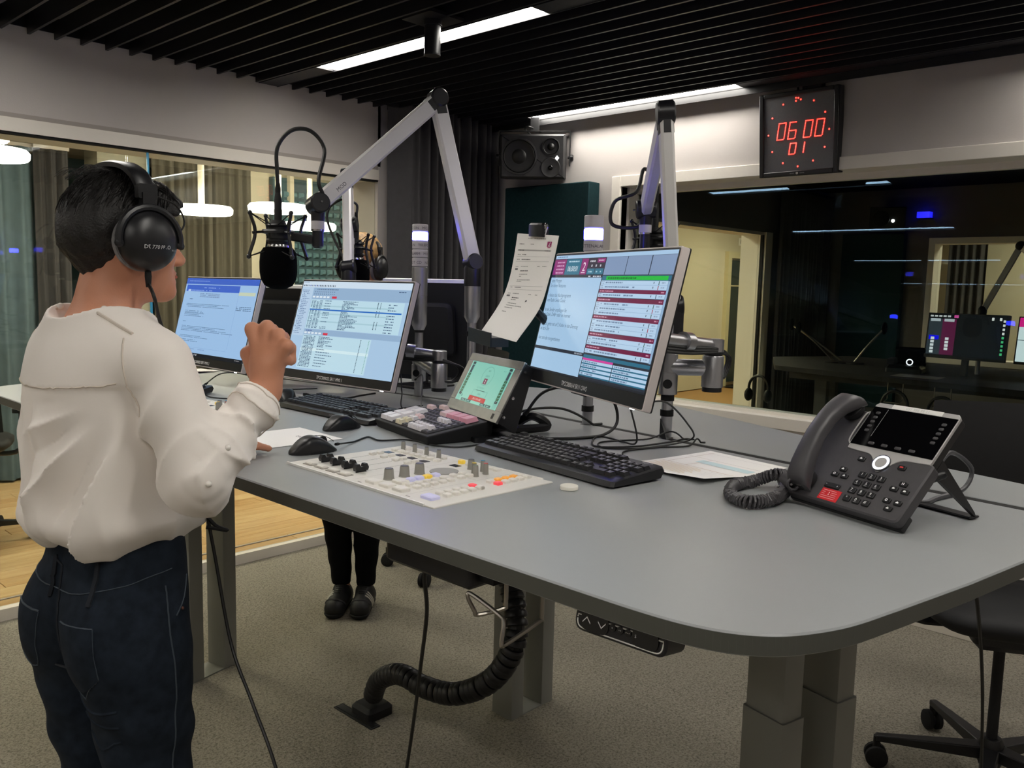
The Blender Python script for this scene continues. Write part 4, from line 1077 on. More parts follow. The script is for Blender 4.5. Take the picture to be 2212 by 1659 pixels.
# ================================================================== SCREENS
class Scr:
    def __init__(s, x0, y0, x1, y1): s.m = MB(); s.a = (x0, y0, x1, y1); s.L = []
    def P(s, u, v): x0, y0, x1, y1 = s.a; return x0+(x1-x0)*u, y1-(y1-y0)*v
    def z(s, u0, v0, u1, v1):
        l = 1+max([q[4] for q in s.L if q[0] < u1 and q[2] > u0 and q[1] < v1 and q[3] > v0] or [0])
        s.L.append((u0, v0, u1, v1, l)); return .0008+l*.00012
    def r(s, u0, v0, u1, v1, c): a, b_ = s.P(u0, v1), s.P(u1, v0); s.m.rect(a[0], a[1], b_[0], b_[1], s.z(u0, v0, u1, v1), c)
    def t(s, tx, u, v, size, c, al='L', sx=1.): p = s.P(u, v); s.m.text(tx, p[0], p[1], size*(s.a[3]-s.a[1]), s.z(u-.4*(al == 'C'), v-size, u+.4, v), c, al, sx)
    def words(s, u, v, w_, h, c, rr, dens=.8):
        x = u
        while x < u+w_:
            l = rr.uniform(.006, .022); l = min(l, u+w_-x)
            if rr.random() < dens+.15: s.r(x, v, x+l, v+h, c)
            x += l+.004
    def rot(s): pass
def scr_ows(s):
    rr = random.Random(1)
    s.r(0, 0, 1, 1, '#2a2f3a'); s.r(0, 0, 1, .03, '#a6c6e4'); s.words(.02, .01, .1, .008, '#5a7898', rr)
    s.r(0, .036, .118, .168, '#8c2c70')
    for k in range(4): s.words(.03, .055+k*.03, .075, .012, '#d0a0c4', rr)
    s.r(.122, .036, .268, .168, '#2e7089'); s.words(.145, .05, .1, .012, '#b8d4e0', rr); s.t('06:00:01', .195, .14, .066, '#e4f0f6', 'C', .85)
    s.r(.272, .036, .332, .168, '#8c2c70'); s.t('2', .302, .138, .105, '#f4e8f2', 'C'); s.r(.284, .147, .32, .155, '#e0c8dc')
    s.r(.336, .036, .484, .168, '#352f3c'); s.words(.35, .052, .05, .014, '#c8c8d0', rr); s.r(.415, .038, .482, .072, '#8c2c70'); s.words(.425, .05, .045, .01, '#d8b8d0', rr)
    for k in range(3): s.r(.368+k*.038, .088, .378+k*.038, .106, '#c8ccd4')
    s.r(.338, .12, .405, .168, '#2e7089'); s.r(.41, .12, .482, .168, '#2e7089'); s.words(.352, .14, .035, .012, '#a8c8d4', rr); s.words(.42, .14, .045, .012, '#a8c8d4', rr)
    for a, b_ in ((.488, .658), (.662, .835), (.839, 1)): s.r(a, .032, b_, .172, '#8197b8')
    s.words(.36, .178, .11, .010, '#c8ccd4', rr)
    s.r(0, .193, .48, .793, '#a4c6e4')
    for tx, v in (('uten Morgen', .235), ('Sie hören Notturno', .278), ('n heisst das Nachtprogramm', .362), ('von Radio Swiss Classic', .405), ('le ein Sender empfangen Sie', .488), ('via Kabel, DAB+ oder im Internet', .53), ('ab jetzt gehts mit srf 2 Kultur in den Dienstag', .612), ('es ist 6 Uhr', .655), ('hier sind die morgenthemen', .735)): s.t(tx, .012, v, .046, '#4e6478', 'L', .82)
    s.words(.40, .80, .07, .012, '#9098a4', rr)
    s.r(0, .82, .48, .985, '#a4c6e4')
    s.r(.486, .178, .995, .215, '#2c6a86'); s.r(.521, .182, .975, .212, '#1fb83a'); s.words(.535, .192, .22, .010, '#0c5c20', rr)
    def row(v, h=.034):
        s.r(.486, v, .98, v+h, '#b4d0ea'); s.r(.486, v+h-.002, .98, v+h, '#7898b8'); s.words(.525, v+.01, rr.uniform(.12, .25), .011, '#6c84a0', rr); s.words(.492, v+.004, .022, .008, '#90a4bc', rr); s.words(.492, v+.018, .022, .008, '#90a4bc', rr)
        s.r(.885, v+.008, .89, v+.022, '#405060'); s.r(.92, v+.003, .925, v+.031, random.Random(int(v*1000)).choice(['#305848', '#a03048', '#384858'])); s.words(.94, v+.01, .025, .010, '#90a4bc', rr)
    for v0, n_, hd_ in ((.216, 2, None), (.312, 1, .284), (.382, 3, .350), (.516, 3, .484), (.652, 2, .620), (.752, 1, .722)):
        if hd_: s.r(.486, hd_, .995, v0, '#6c1440'); s.words(.494, hd_+.01, .11, .009, '#c890a8', rr); s.words(.95, hd_+.01, .022, .009, '#c890a8', rr)
        for k in range(n_): row(v0+k*.034)
    s.r(.982, .218, .995, .79, '#8fb0d0')
    s.r(.486, .80, .995, .826, '#2c6a86'); s.r(.486, .826, .735, .842, '#d0409c')
    for k in range(4):
        for (a, b_) in ((.486, .735), (.74, .995)):
            s.r(a, .843+k*.031, b_, .864+k*.031, '#b4d0ea'); s.r(a, .864+k*.031, b_, .874+k*.031, '#2c6a86'); s.words(a+.01, .849+k*.031, .12, .010, '#6c84a0', rr)
    s.r(0, .985, 1, 1.0, '#22242a')
def scr_mms1(s):
    rr = random.Random(2)
    s.r(0, 0, 1, 1, '#a9c8e4'); s.r(0, 0, 1, .07, '#cfe0ef'); s.r(.005, .008, .06, .014, '#8098b0')
    for k in range(20): s.r(.012+k*.016, .04, .02+k*.016, .058, rr.choice(['#303848', '#3a50b0', '#808c9c', '#303848']))
    s.r(0, .075, .115, .62, '#b7d0e8'); s.r(.12, .072, 1, .20, '#94b2d0')
    for k in range(26): s.words(.01+.008*(k % 3), .10+k*.0195, rr.uniform(.03, .075), .007, '#6078a0', rr)
    s.words(.14, .085, .22, .01, '#5a7090', rr)
    for j in range(2):
        for k in range(11): s.r(.135+k*.019, .112+j*.025, .142+k*.019, .124+j*.025, '#60789a')
    s.words(.9, .09, .06, .01, '#42587a', rr)
    for k in range(5): s.r(.125+k*.035, .165, .15+k*.035, .185, '#dfeaf4')
    s.r(.315, .165, .36, .19, '#d0344c')
    s.r(.12, .205, .97, .535, '#bcdcea')
    for k in range(22):
        v = .213+k*.0145
        if k == 7: s.r(.125, v-.003, .96, v+.012, '#2a6cc0'); continue
        if k % 6 == 4: s.r(.125, v-.003, .86, v+.011, '#a8ccd8')
        for a, w_ in ((.13, .012), (.15, .02), (.18, .022), (.21, .025)): s.words(a, v, w_, .008, '#54708c', rr)
        if rr.random() < .5: s.words(.26, v, .06, .008, '#54708c', rr)
        s.words(.43, v, rr.uniform(.06, .17), .008, '#4c6884', rr)
        if rr.random() < .6: s.r(.745, v, .752, v+.01, '#30485c'); s.r(.77, v, .775, v+.01, '#30485c')
        if k % 2: s.words(.84, v, .07, .009, '#40587a', rr)
    s.r(.12, .54, 1, .60, '#94b2d0'); s.words(.14, .55, .06, .012, '#4a60a0', rr)
    for k in range(5): s.r(.125+k*.035, .572, .15+k*.035, .592, '#dfeaf4')
    s.r(.31, .572, .355, .597, '#d0344c')
    s.r(.125, .605, .76, .975, '#bcdcea')
    for k in range(23):
        v = .615+k*.0152
        if k in (9, 10): s.r(.125, v-.003, .76, v+.011, '#d4ecf2')
        s.words(.135, v, .11, .008, '#46607e', rr)
        s.words(.28, v, rr.uniform(.05, .16), .008, '#46607e', rr) if k < 8 or k % 2 else None
        s.r(.668, v, .674, v+.009, '#30485c'); s.r(.74, v, .744, v+.009, '#4a9a70')
def scr_mms2(s):
    rr = random.Random(3)
    s.r(0, 0, 1, 1, '#9cc0e6'); s.r(0, .0, 1, .075, '#3a62c4'); s.words(.04, .03, .3, .01, '#7c9ce0', rr)
    s.r(.02, .085, .77, .17, '#3c64c8'); s.words(.1, .15, .3, .012, '#88a8e8', rr); s.words(.28, .115, .22, .01, '#88a8e8', rr); s.r(.05, .145, .09, .17, '#b8d0f0')
    s.r(.77, .16, .98, .20, '#c4d0b8')
    for k in range(3): s.words(.24, .19+k*.02, .28, .012, '#7892b8', rr)
    s.words(.1, .265, .08, .012, '#5a7898', rr)
    for v, n_, w_ in ((.33, 3, .62), (.42, 2, .4), (.45, 3, .3), (.56, 1, .05), (.62, 4, .78), (.74, 2, .5), (.79, 2, .35)):
        for k in range(n_): s.words(.07, v+k*.018, w_*rr.uniform(.6, 1), .007, '#5a7898', rr)
    for k in range(3): s.words(.775, .335+k*.02, .19, .008, '#46607e', rr)
    s.r(.77, .2, .772, .86, '#7a9cc8'); s.r(.05, .885, .77, .887, '#7a9cc8')
    for k in range(3): s.words(.1+k*.14, .9, .09, .012, '#86a4cc', rr)
    s.r(0, .955, 1, 1, '#15171c')
    for k in range(14): s.r(.03+k*.026, .965, .042+k*.026, .985, rr.choice(['#7090c0', '#a8a8b0', '#c8c8c8', '#b07040']))
    s.words(.9, .97, .06, .008, '#9a9aa0', rr)
def monitor(M, W_, H_, label, fn, txt, back_y=0.):
    t = thing('computer_monitor', label, 'monitor', M)
    MB().prism(rrect(W_, H_, .005, 2), -.018, 0, ch=.001).build('housing', 'monitor_side', t)
    MB().prism(rrect(W_-.006, H_-.006, .004, 2), 0, .0007).build('bezel', 'black_plastic', t)
    MB().prism(rrect(W_*.62, H_*.6, .03, 4), -.05, -.018, chb=.012).build('back_shell', 'monitor_back', t)
    MB().prism(rrect(W_+.001, H_+.001, .005, 2), -.021, -.018).build('rear_rim', 'monitor_back', t)
    a = (-W_/2+.007, -H_/2+.031, W_/2-.007, H_/2-.007)
    if fn:
        s = Scr(*a); fn(s); s.m.build('screen', 'screen', t, smooth=False)
        bz = MB(); bz.text(txt, -.02, -H_/2+.009, .015, .0009, '#f4f4f6', 'C', .8); bz.build('label_print', 'print', t)
        MB().box((W_/2-.045, -H_/2-.0005, -.004), (.012, .002, .004)).build('power_light', 'led_white', t)
        MB().box((.0, -H_/2-.001, -.006), (.06, .003, .008)).build('sensor_bar', 'black_plastic', t)
    MB().box((0, 0, -.055), (.1, .1, .012)).build('mount_plate', 'black_matte', t)
    return t
monitor(M_face(1.468, 1.141, 1.427, -24.4, 13.1), .556, .321, 'monitor with the radio rundown and green bar, nearest the phone', scr_ows, 'TPCC000614 SR11 OWS')
monitor(M_face(1.612, 2.265, 1.342, 3.6, 16.6), .556, .345, 'middle monitor showing a pale blue track list table', scr_mms1, 'TPCC000022 SR11 MMS 1')
monitor(M_face(1.495, 2.91, 1.346, -.4, 14.5), .556, .335, 'left monitor showing a text document under a blue title bar', scr_mms2, 'TPCC000021 SR11 MMS 2')
# black backs of the guest's monitors
def back_monitor(M, label, W_=.5, H_=.32):
    t = thing('computer_monitor', label, 'monitor', M)
    MB().prism(rrect(W_, H_, .005, 2), -.02, 0).build('housing', 'monitor_back', t); MB().prism(rrect(W_, .012, .002, 1, cy=H_/2-.002), -.022, .002).build('top_edge', 'paper', t)
    MB().prism(rrect(W_*.7, H_*.55, .03, 4), 0, .03, ch=.012).build('back_shell', 'black_matte', t); MB().prism(rrect(W_*.96, H_*.93, .003, 2), -.0215, -.02).build('screen', 'display_dark', t)
    pb = M @ Vector((0, -H_*.3, .02)); MB().cyl((pb.x, pb.y, T+.005), pb, .016).build('post', 'black_plastic', t, world=True); MB().prism(rrect(.2, .14, .02), T, T+.01, ch=.003, M=T3(pb.x, pb.y, 0)).build('foot', 'black_plastic', t, world=True)
back_monitor(M_face(2.08, 2.405, 1.335, 18, -6), 'black back of the guest\'s monitor between the two poles', .36, .36)
back_monitor(M_face(1.88, 3.06, 1.355, 20, -8), 'black back of a monitor behind the presenter\'s fist', .34, .25)

# ================================================================== TOUCH PANEL
TP = M_face(1.533, 1.542, 1.243, -18.8, 27.8)
t = thing('touch_panel', 'tilted touch panel with teal screen in a steel frame', 'touch panel', TP)
W_, H_ = .30, .161
sd = [(-H_/2, .0), (H_/2, 0), (H_/2, -.03), (-H_/2-.004, -.062)]
MB().prism([(y_, z_) for y_, z_ in sd][::-1], -W_/2, W_/2, M=Matrix(((0, 0, 1, 0), (1, 0, 0, 0), (0, 1, 0, 0), (0, 0, 0, 1)))).build('case', 'black_plastic', t, bevel=.0015)
fr = MB(); fr.b(-W_/2, W_/2, H_/2-.02, H_/2+.002, -.006, .002); fr.b(-W_/2, W_/2, -H_/2-.003, -H_/2+.026, -.006, .002); fr.b(-W_/2, -W_/2+.03, -H_/2+.026, H_/2-.02, -.004, .002); fr.b(W_/2-.03, W_/2, -H_/2+.026, H_/2-.02, -.004, .002)
fr.build('steel_frame', 'alu_brush', t, bevel=.001)
s = Scr(-W_/2+.03, -H_/2+.026, W_/2-.03, H_/2-.02)
s.m = MB(T3(0, 0, .0012)); rr = random.Random(5)
s.r(0, 0, 1, 1, '#8ad2c0')
for a in (0.02, .90): 
    s.r(a, .0, a+.08, 1, '#7cc4b4'); s.r(a+.01, .02, a+.07, .08, '#1c3034'); s.r(a+.015, .1, a+.065, .3, '#28404c')
    for k in range(8): s.r(a+.01, .31+k*.07, a+.07, .37+k*.07, '#1f5a38' if k < 7 else '#16262a'); s.r(a+.03, .335+k*.07, a+.045, .34+k*.07, '#b0d8c0')
s.t('SR11', .5, .19, .055, '#3a6a6a', 'C'); s.t('6:00:01', .5, .32, .065, '#5a9a90', 'C'); s.r(.46, .36, .54, .5, '#7a3050'); s.t('2', .5, .475, .12, '#ffffff', 'C')
for k in range(40):
    a = 2*PI*k/40; u, v = .5+.125*math.cos(a), .3+.23*math.sin(a); s.r(u-.004, v-.008, u+.004, v+.008, '#4a8a84')
s.t('Di 17.09.2019', .47, .62, .06, '#6aa8a0', 'C'); s.r(.33, .665, .67, .82, '#5f9e96'); s.r(.335, .672, .665, .812, '#8ad2c0'); s.r(.4, .66, .6, .675, '#2c5a58'); s.t('CARD', .5, .77, .055, '#3a7a78', 'C')
s.r(.30, .82, .70, .93, '#c0262c'); s.t('SR11 ON AIR', .5, .9, .07, '#f6dcdc', 'C')
for a in (.14, .27, .62, .75): s.r(a, .93, a+.115, .99, '#1f4c50'); s.words(a+.02, .95, .07, .025, '#88b8b4', rr)
s.words(.8, .1, .05, .02, '#5a9a94', rr); s.r(.11, .84, .135, .9, '#5a9a94')
s.m.build('screen', 'screen_dim', t, smooth=False)
pq = MB(); pq.rect(W_/2-.035, -H_/2+.004, W_/2-.023, -H_/2+.018, .0024, '#3c3a38'); pq.build('maker_print', 'print', t)
for y_ in (.06, -.01, -.062): MB().lathe([(.004, 0), (.004, .001), (.0001, .0015)], (W_/2, y_, -.012), (1, 0, 0), 12).build('screw', 'chrome', t)
st = MB(); M_ = Matrix.Identity(4)
st.tube(spline([TP @ Vector((0, -.03, -.05)), TP @ Vector((0, -.055, -.12)), Vector((1.63, 1.46, 1.165)), Vector((1.67, 1.44, 1.138)), Vector((1.62, 1.45, 1.1335)), Vector((1.52, 1.5, 1.1335))], 8), .012, 8)
st.build('stand_bow', 'black_plastic', t, world=True); MB().prism(rrect(.2, .12, .01), 0, .012, M=M_yaw(1.5, 1.52, T, -18.8)).build('stand_foot', 'black_plastic', t, world=True)

# ================================================================== SCRIPT HOLDER
LR = [((1.687, 1.58, 1.642), (1.631, 1.387, 1.628)), ((1.67, 1.574, 1.586), (1.614, 1.383, 1.579)), ((1.641, 1.564, 1.517), (1.585, 1.375, 1.518)), ((1.591, 1.548, 1.456), (1.533, 1.358, 1.447)), ((1.502, 1.527, 1.383), (1.438, 1.343, 1.371))]
SL, SR = spline([a for a, b_ in LR], 8), spline([b_ for a, b_ in LR], 8); NS = len(SL)-1
def pap(u, v, off=0.):
    f = v*NS; i = min(int(f), NS-1); f -= i
    p = (SL[i].lerp(SL[i+1], f))*(1-u)+(SR[i].lerp(SR[i+1], f))*u
    e = (SR[i]-SL[i]).normalized(); d = (SL[i+1]-SL[i]).normalized(); n = d.cross(e)
    return p+n*off
nn = pap(.5, .5, .01)-pap(.5, .5, 0)
sg = 1 if nn.dot(Vector((-1, -1, 0))) > 0 else -1
t = thing('script_sheets', 'printed script pages clipped to the copy holder', 'paper', T3(1.57, 1.45, 1.5))
for k in range(2): MB().grid(lambda u, v, k=k: pap(u, v, sg*(-.0012*k)+ (0 if k == 0 else sg*.003*u*v)), 10, 24).build('page', 'paper', t, world=True)
m = MB(); rr = random.Random(9)
def pr_(u0, v0, u1, v1, c, n=4):
    for k in range(n):
        a, b_ = u0+(u1-u0)*k/n, u0+(u1-u0)*(k+1)/n
        q = [pap(a, v1, sg*.0008), pap(b_, v1, sg*.0008), pap(b_, v0, sg*.0008), pap(a, v0, sg*.0008)]
        m.quad(*(q if sg > 0 else q[::-1]), lin(c))
def wd(u, v, w_, h=.006, c='#8a8a8a'):
    x = u
    while x < u+w_: l = rr.uniform(.012, .04); pr_(x, v, min(x+l, u+w_), v+h, c, 1); x += l+.008
wd(.3, .05, .1, .012, '#b8b4ae'); wd(.45, .045, .28, .014, '#b8b4ae')
pr_(.78, .085, .88, .155, '#a02868'); pr_(.8, .158, .86, .17, '#c05a8a')
wd(.1, .125, .12, .009, '#4a4a4a'); wd(.38, .125, .08, .007, '#7a7a7a'); pr_(.08, .195, .9, .212, '#b9b7b4'); wd(.1, .2, .14, .008, '#4a4a4a'); wd(.75, .2, .12, .008, '#4a4a4a')
for v in (.25, .30): wd(.1, v, .07, .007); wd(.22, v, .1+(.12 if v > .27 else 0), .008, '#5a5a5a'); pr_(.08, v+.022, .9, v+.024, '#9a9a9a')
wd(.1, .37, .07); wd(.24, .37, .18); wd(.65, .37, .06); wd(.77, .37, .1); pr_(.1, .39, .17, .405, '#707070'); wd(.24, .41, .2, .009, '#5a5a5a'); wd(.24, .445, .2); wd(.25, .465, .05); wd(.22, .5, .32, .007); wd(.22, .515, .12, .006)
pr_(.08, .565, .9, .567, '#9a9a9a'); wd(.1, .575, .06); wd(.22, .575, .16, .008, '#6a6a6a'); pr_(.08, .6, .9, .602, '#9a9a9a')
wd(.1, .64, .07); wd(.22, .64, .16); wd(.62, .64, .06); wd(.78, .64, .05); pr_(.09, .66, .17, .675, '#707070'); wd(.24, .68, .17, .009, '#5a5a5a'); wd(.24, .7, .12)
wd(.2, .735, .22); wd(.19, .755, .38); wd(.18, .775, .2); wd(.18, .81, .1)
mt = MB(); V_, F_, w_ = glyphs('2')
o_ = pap(.83, .148, sg*.0011); eu = (pap(.84, .148)-pap(.83, .148)).normalized(); ev = (pap(.83, .138)-pap(.83, .148)).normalized()
m.add([o_+eu*((a-w_/2)*.024)+ev*(b_*.024) for a, b_ in V_], F_, lin('#f4ecf0'))
m.build('print', 'print', t, world=True, smooth=False)
t = thing('copy_holder', 'black copy holder with a wide clip carrying the script', 'copy holder', T3(1.6, 1.43, 1.4))
tr = MB(); a, b_ = pap(-.05, 1.0), pap(1.0, 1.0); fw = Vector((-.94, .3, 0))*1.0; fw = Vector((-.95, .25, 0)).normalized()
ctr = (a+b_)/2; ex = (b_-a); L_ = ex.length*.62; ex.normalize()
M_ = Matrix((ex, Vector((0, 0, 1)).cross(ex), Vector((0, 0, 1)))).transposed().to_4x4(); M_.translation = a+ex*(L_/2)
MB(M_).b(-L_/2, L_/2, -.028, .02, -.022, .0).build('tray', 'black_plastic', t, world=True)
MB(M_).b(-L_/2, L_/2, -.03, -.026, -.022, .012).build('tray_lip', 'black_plastic', t, world=True)
MB().grid(lambda u, v: pap(.12+u*.76, .02+v*.95, -sg*.008), 6, 16).build('back_plate', 'black_matte', t, world=True)
cl = pap(.53, .0); exx = (pap(.6, 0)-pap(.5, 0)).normalized()
M2 = Matrix((exx, Vector((0, 0, 1)).cross(exx), Vector((0, 0, 1)))).transposed().to_4x4(); M2.translation = cl
MB(M2).prism(round_poly([(-.032, -.012), (.032, -.012), (.032, .012), (-.032, .012)], .004, 2), -.006, .03, ch=.006).build('clip', 'black_plastic', t, world=True)
MB(M2).tube(spline([(.03, 0, .0), (.045, -.004, .018), (.04, -.004, .028), (.026, 0, .012)], 5), .003, 6).build('clip_spring', 'chrome', t, world=True)
MB().tube(spline([pap(.6, .7, -sg*.01), pap(.9, .75, -sg*.04), Vector((1.7, 1.42, 1.36)), Vector((1.86, 1.45, 1.36))], 6), .011, 8).build('support_arm', 'black_plastic', t, world=True)
# ================================================================== DESK PHONE
PH = M_face(1.478, .511, 1.222, -18.8, 43.0) @ Matrix.Scale(.93, 4)
ph = thing('desk_phone', 'grey desk phone with a tilted black display and corded handset', 'phone', PH)
mm = .001
body = round_poly([(-.157, -.12), (.096, -.12), (.098, .008), (-.088, .012), (-.088, .098), (-.15, .098)], [.008, .012, .006, .006, .012, .02], 4)
MB().prism(body, -.022, 0, ch=.003).build('body', 'phone_grey', ph)
MB().prism(round_poly([(-.157, -.121), (.097, -.121), (.097, -.09), (-.157, -.09)], .004, 2), -.03, -.02).build('front_skirt', 'phone_dark', ph)
# silver display surround with the dip for the navigation ring
sil = [(-.0875, .012), (-.0865, .006)]
for k in range(-10, 11):
    x = k*.0045*1.25; d = -.036*math.exp(-((x-.002)/.021)**2)+.004; sil.append((x*1.0, d)) if abs(x) < .07 else None
sil += [(.0905, .006), (.091, .012)]
up = sil+[(.091, .114), (.085, .1205), (-.082, .1205), (-.0875, .114)]
MB().prism(up, -.004, .0022, ch=.0008).build('silver_fascia', 'phone_silver', ph)
MB().b(-.086, .0895, .0165, .1095, .0022, .0032).build('display', 'black_gloss', ph)
MB().prism(round_poly([(-.087, .002), (.09, .002), (.09, .119), (-.087, .119)], .008, 3), -.02, -.004).build('display_shell', 'phone_dark', ph)
MB().b(-.0535, -.053, .04, .106, .0032, .0035).build('display_line', 'phone_silver', ph)
MB().b(-.05, .056, .1108, .1205, .0022, .0028).build('number_label', 'white_tape', ph)
pr = MB(); pr.text('031 388 99 11', .004, .1125, .0085, .003, '#c9c9c6', 'C')
bcache = {}
def pbtn(x, y, w_, h, m='phone_dark', z=0., hh=.0035, nm='button'):
    key = (w_, h, m, hh)
    if key not in bcache: bcache[key] = MB().prism(rrect(w_, h, .0025, 3), 0, hh, ch=.001).build(nm, m, ph, M=T3(x, y, z)).data
    else: link_mesh(nm, bcache[key], ph, T3(x, y, z))
for r_, row in enumerate(('123', '456', '789', '*0#')):
    for c_, ch in enumerate(row):
        x, y = -.0195+c_*.0205, -.0450-r_*.0183; pbtn(x, y, .0155, .0128, nm='dial_key'); pr.text(ch, x-.0005, y-.002, .0085, .0038, '#f0f0f0', 'C')
        if ch.isdigit() and ch not in '1': pr.rect(x-.003, y-.0045, x+.003, y-.0033, .0038, '#8a8a8a')
for (x, y, g) in ((-.042, -.012, 'U'), (.045, -.012, '='), (-.064, -.043, 'm'), (-.075, -.057, 'o'), (-.053, -.057, 'b'), (.067, -.044, 'II'), (.055, -.057, 'a'), (.078, -.058, 'A'), (.056, -.083, 'n'), (.078, -.083, 'v'), (.067, -.098, 'x')):
    pbtn(x, y, .0155, .010)
    if g == '=': pr.add([(x-.004, y-.0012, .0038), (x+.004, y-.0012, .0038), (x+.003, y+.0015, .0038), (x-.003, y+.0015, .0038)], [(0, 1, 2, 3)], lin('#d84040'))
    elif g == 'II': pr.rect(x-.0022, y-.0022, x-.0008, y+.0022, .0038, '#f0f0f0'); pr.rect(x+.0008, y-.0022, x+.0022, y+.0022, .0038, '#f0f0f0')
    elif g in 'on': pr.add([(x+r_*math.cos(a*PI/6), y+r_*math.sin(a*PI/6), .0038) for a in range(12) for r_ in (.0014, .0026)], [(2*a, 2*a+1, (2*a+3) % 24, (2*a+2) % 24) for a in range(12)], lin('#f0f0f0'))
    else:
        pr.rect(x-.0026, y-.0016, x+.0026, y+.0008, .0038, '#f0f0f0'); pr.rect(x-.001, y+.0008, x+.001, y+.0022, .0038, '#f0f0f0')
pbtn(-.064, -.083, .034, .011, nm='volume_bar'); pr.rect(-.078, -.083, -.075, -.0823, .0038, '#e8e8e8'); pr.rect(-.0525, -.084, -.0495, -.0833, .0038, '#e8e8e8'); pr.rect(-.0514, -.0851, -.0506, -.082, .0038, '#e8e8e8')
for k in range(5): pbtn(-.070, .095-k*.0108, .0095, .0058, 'phone_grey', .0032, .0016, 'line_key'); pbtn(.071, .093-k*.0105, .0095, .0058, 'phone_grey', .0032, .0016, 'line_key')
for k in range(4): pbtn(-.043+k*.029, .0248, .013, .0062, 'phone_grey', .0032, .0018, 'soft_key')
MB().b(-.0805, -.0365, -.1155, -.0905, 0, .0006).build('red_sticker', 'red_sticker', ph)
for k, (a, w_) in enumerate(((-.077, .03), (-.077, .007), (-.077, .007), (-.077, .034), (-.077, .034))): 
    y = -.095-k*.0042; pr.rect(a, y, a+w_, y+.0012, .0009, '#f4b0b0')
    if k in (1, 2): pr.rect(-.062, y-.0006, -.060, y+.002, .0009, '#ffe8e8'); pr.rect(-.056, y, -.044, y+.0012, .0009, '#f4b0b0')
pr.build('key_print', 'print', ph, smooth=False)
MB().lathe([(.018, 0), (.018, .003), (.0165, .0035), (.0162, .001)], (.002, -.0125, .0015), (0, 0, 1), 32, cap=False).build('navigation_rim', 'knob_dark', ph)
MB().lathe([(.0162, .002), (.0155, .0034), (.0118, .0034), (.0115, .002)], (.002, -.0125, .0015), (0, 0, 1), 32, cap=False).build('light_ring', 'ring_white', ph)
MB().lathe([(.0116, .002), (.0112, .0036), (.0001, .0038)], (.002, -.0125, .0015), (0, 0, 1), 28, cap=False).build('navigation_button', 'phone_silver', ph)
MB().tube(spline([(-.0875, .016, .002), (-.094, .03, .003), (-.094, .085, .003), (-.088, .095, .002)], 5), .0016, 6).build('cradle_trim', 'phone_silver', ph)
# handset: arched bar
hs = MB(); prof = [(-.108, .012, .024, .018), (-.1, .022, .0245, .02), (-.075, .034, .0235, .018), (-.05, .044, .021, .0155), (-.01, .053, .0195, .0135), (.03, .053, .0195, .0135), (.06, .046, .0215, .0155), (.082, .036, .024, .018), (.1, .026, .0245, .02), (.108, .016, .023, .016)]
V = []; F = []; n = 16
for (b_, zc, hw, hh) in prof:
    for k in range(n):
        a = 2*PI*k/n; ca, sa = math.cos(a), math.sin(a)
        V.append((-.122+hw*math.copysign(abs(ca)**.6, ca), b_, zc+hh*math.copysign(abs(sa)**.6, sa)))
for i in range(len(prof)-1):
    for k in range(n): k2 = (k+1) % n; F.append((i*n+k, i*n+k2, (i+1)*n+k2, (i+1)*n+k))
F.append(tuple(range(n-1, -1, -1))); F.append(tuple((len(prof)-1)*n+k for k in range(n)))
hs.add(V, F); hs.build('handset', 'phone_grey', ph, sharp=60)
for b_ in (-.088, .088): MB().lathe([(.022, 0), (.022, .012), (.018, .014)], (-.122, b_, .004), (0, 0, 1), 24).build('handset_pad', 'phone_dark', ph)
# stand: folding foot behind the slab
inv = PH.inverted()
w0 = PH @ Vector((.085, .03, -.02)); foot = inv @ Vector((w0.x+.105, w0.y-.02, T+.004))
for a in (.085, -.10):
    p0 = Vector((a, .035, -.022)); p1 = Vector((a, -.085, -.022)); p2 = Vector((a, foot.y, foot.z)); p3 = Vector((a, foot.y+.004, foot.z+.012))
    q = MB(); ex = Vector((.004, 0, 0)); m0 = p0.lerp(p1, .28)
    pts = [p0, m0, p2, p3]
    q.add([p-ex for p in pts]+[p+ex for p in pts], [(0, 1, 2, 3), (7, 6, 5, 4), (0, 4, 5, 1), (1, 5, 6, 2), (2, 6, 7, 3), (3, 7, 4, 0)]); q.build('stand_strut', 'phone_dark', ph, smooth=False)
q = MB(); A_, B_ = Vector((-.10, foot.y, foot.z)), Vector((.085, foot.y, foot.z)); q.beam(A_, B_, .03, .004, up=PH.inverted().to_3x3() @ Vector((0, 0, 1))); q.build('stand_foot', 'phone_dark', ph)
# coiled handset cord
t = thing('handset_cord', 'coiled dark handset cord looping beside the phone', 'cord', T3(1.45, .74, T))
ctl = spline([PH @ Vector((-.128, -.112, .02)), Vector((1.535, .715, T+.02)), Vector((1.475, .684, T+.0135)), Vector((1.395, .672, T+.0135)), Vector((1.348, .692, T+.0135)), Vector((1.372, .738, T+.0135)), Vector((1.446, .772, T+.0135)), Vector((1.51, .764, T+.0135)), Vector((1.525, .728, T+.03)), Vector((1.57, .718, T+.02)), Vector((1.60, .70, T+.013))], 60)
hel = []; ph_ = 0
for i in range(len(ctl)-1):
    tg = (ctl[i+1]-ctl[i]); L_ = tg.length; tg.normalize(); sd = tg.cross(Vector((0, 0, 1))).normalized(); uu = sd.cross(tg)
    ph_ += L_/.0056*2*PI
    hel.append(ctl[i]+(sd*math.cos(ph_)+uu*math.sin(ph_))*.0105)
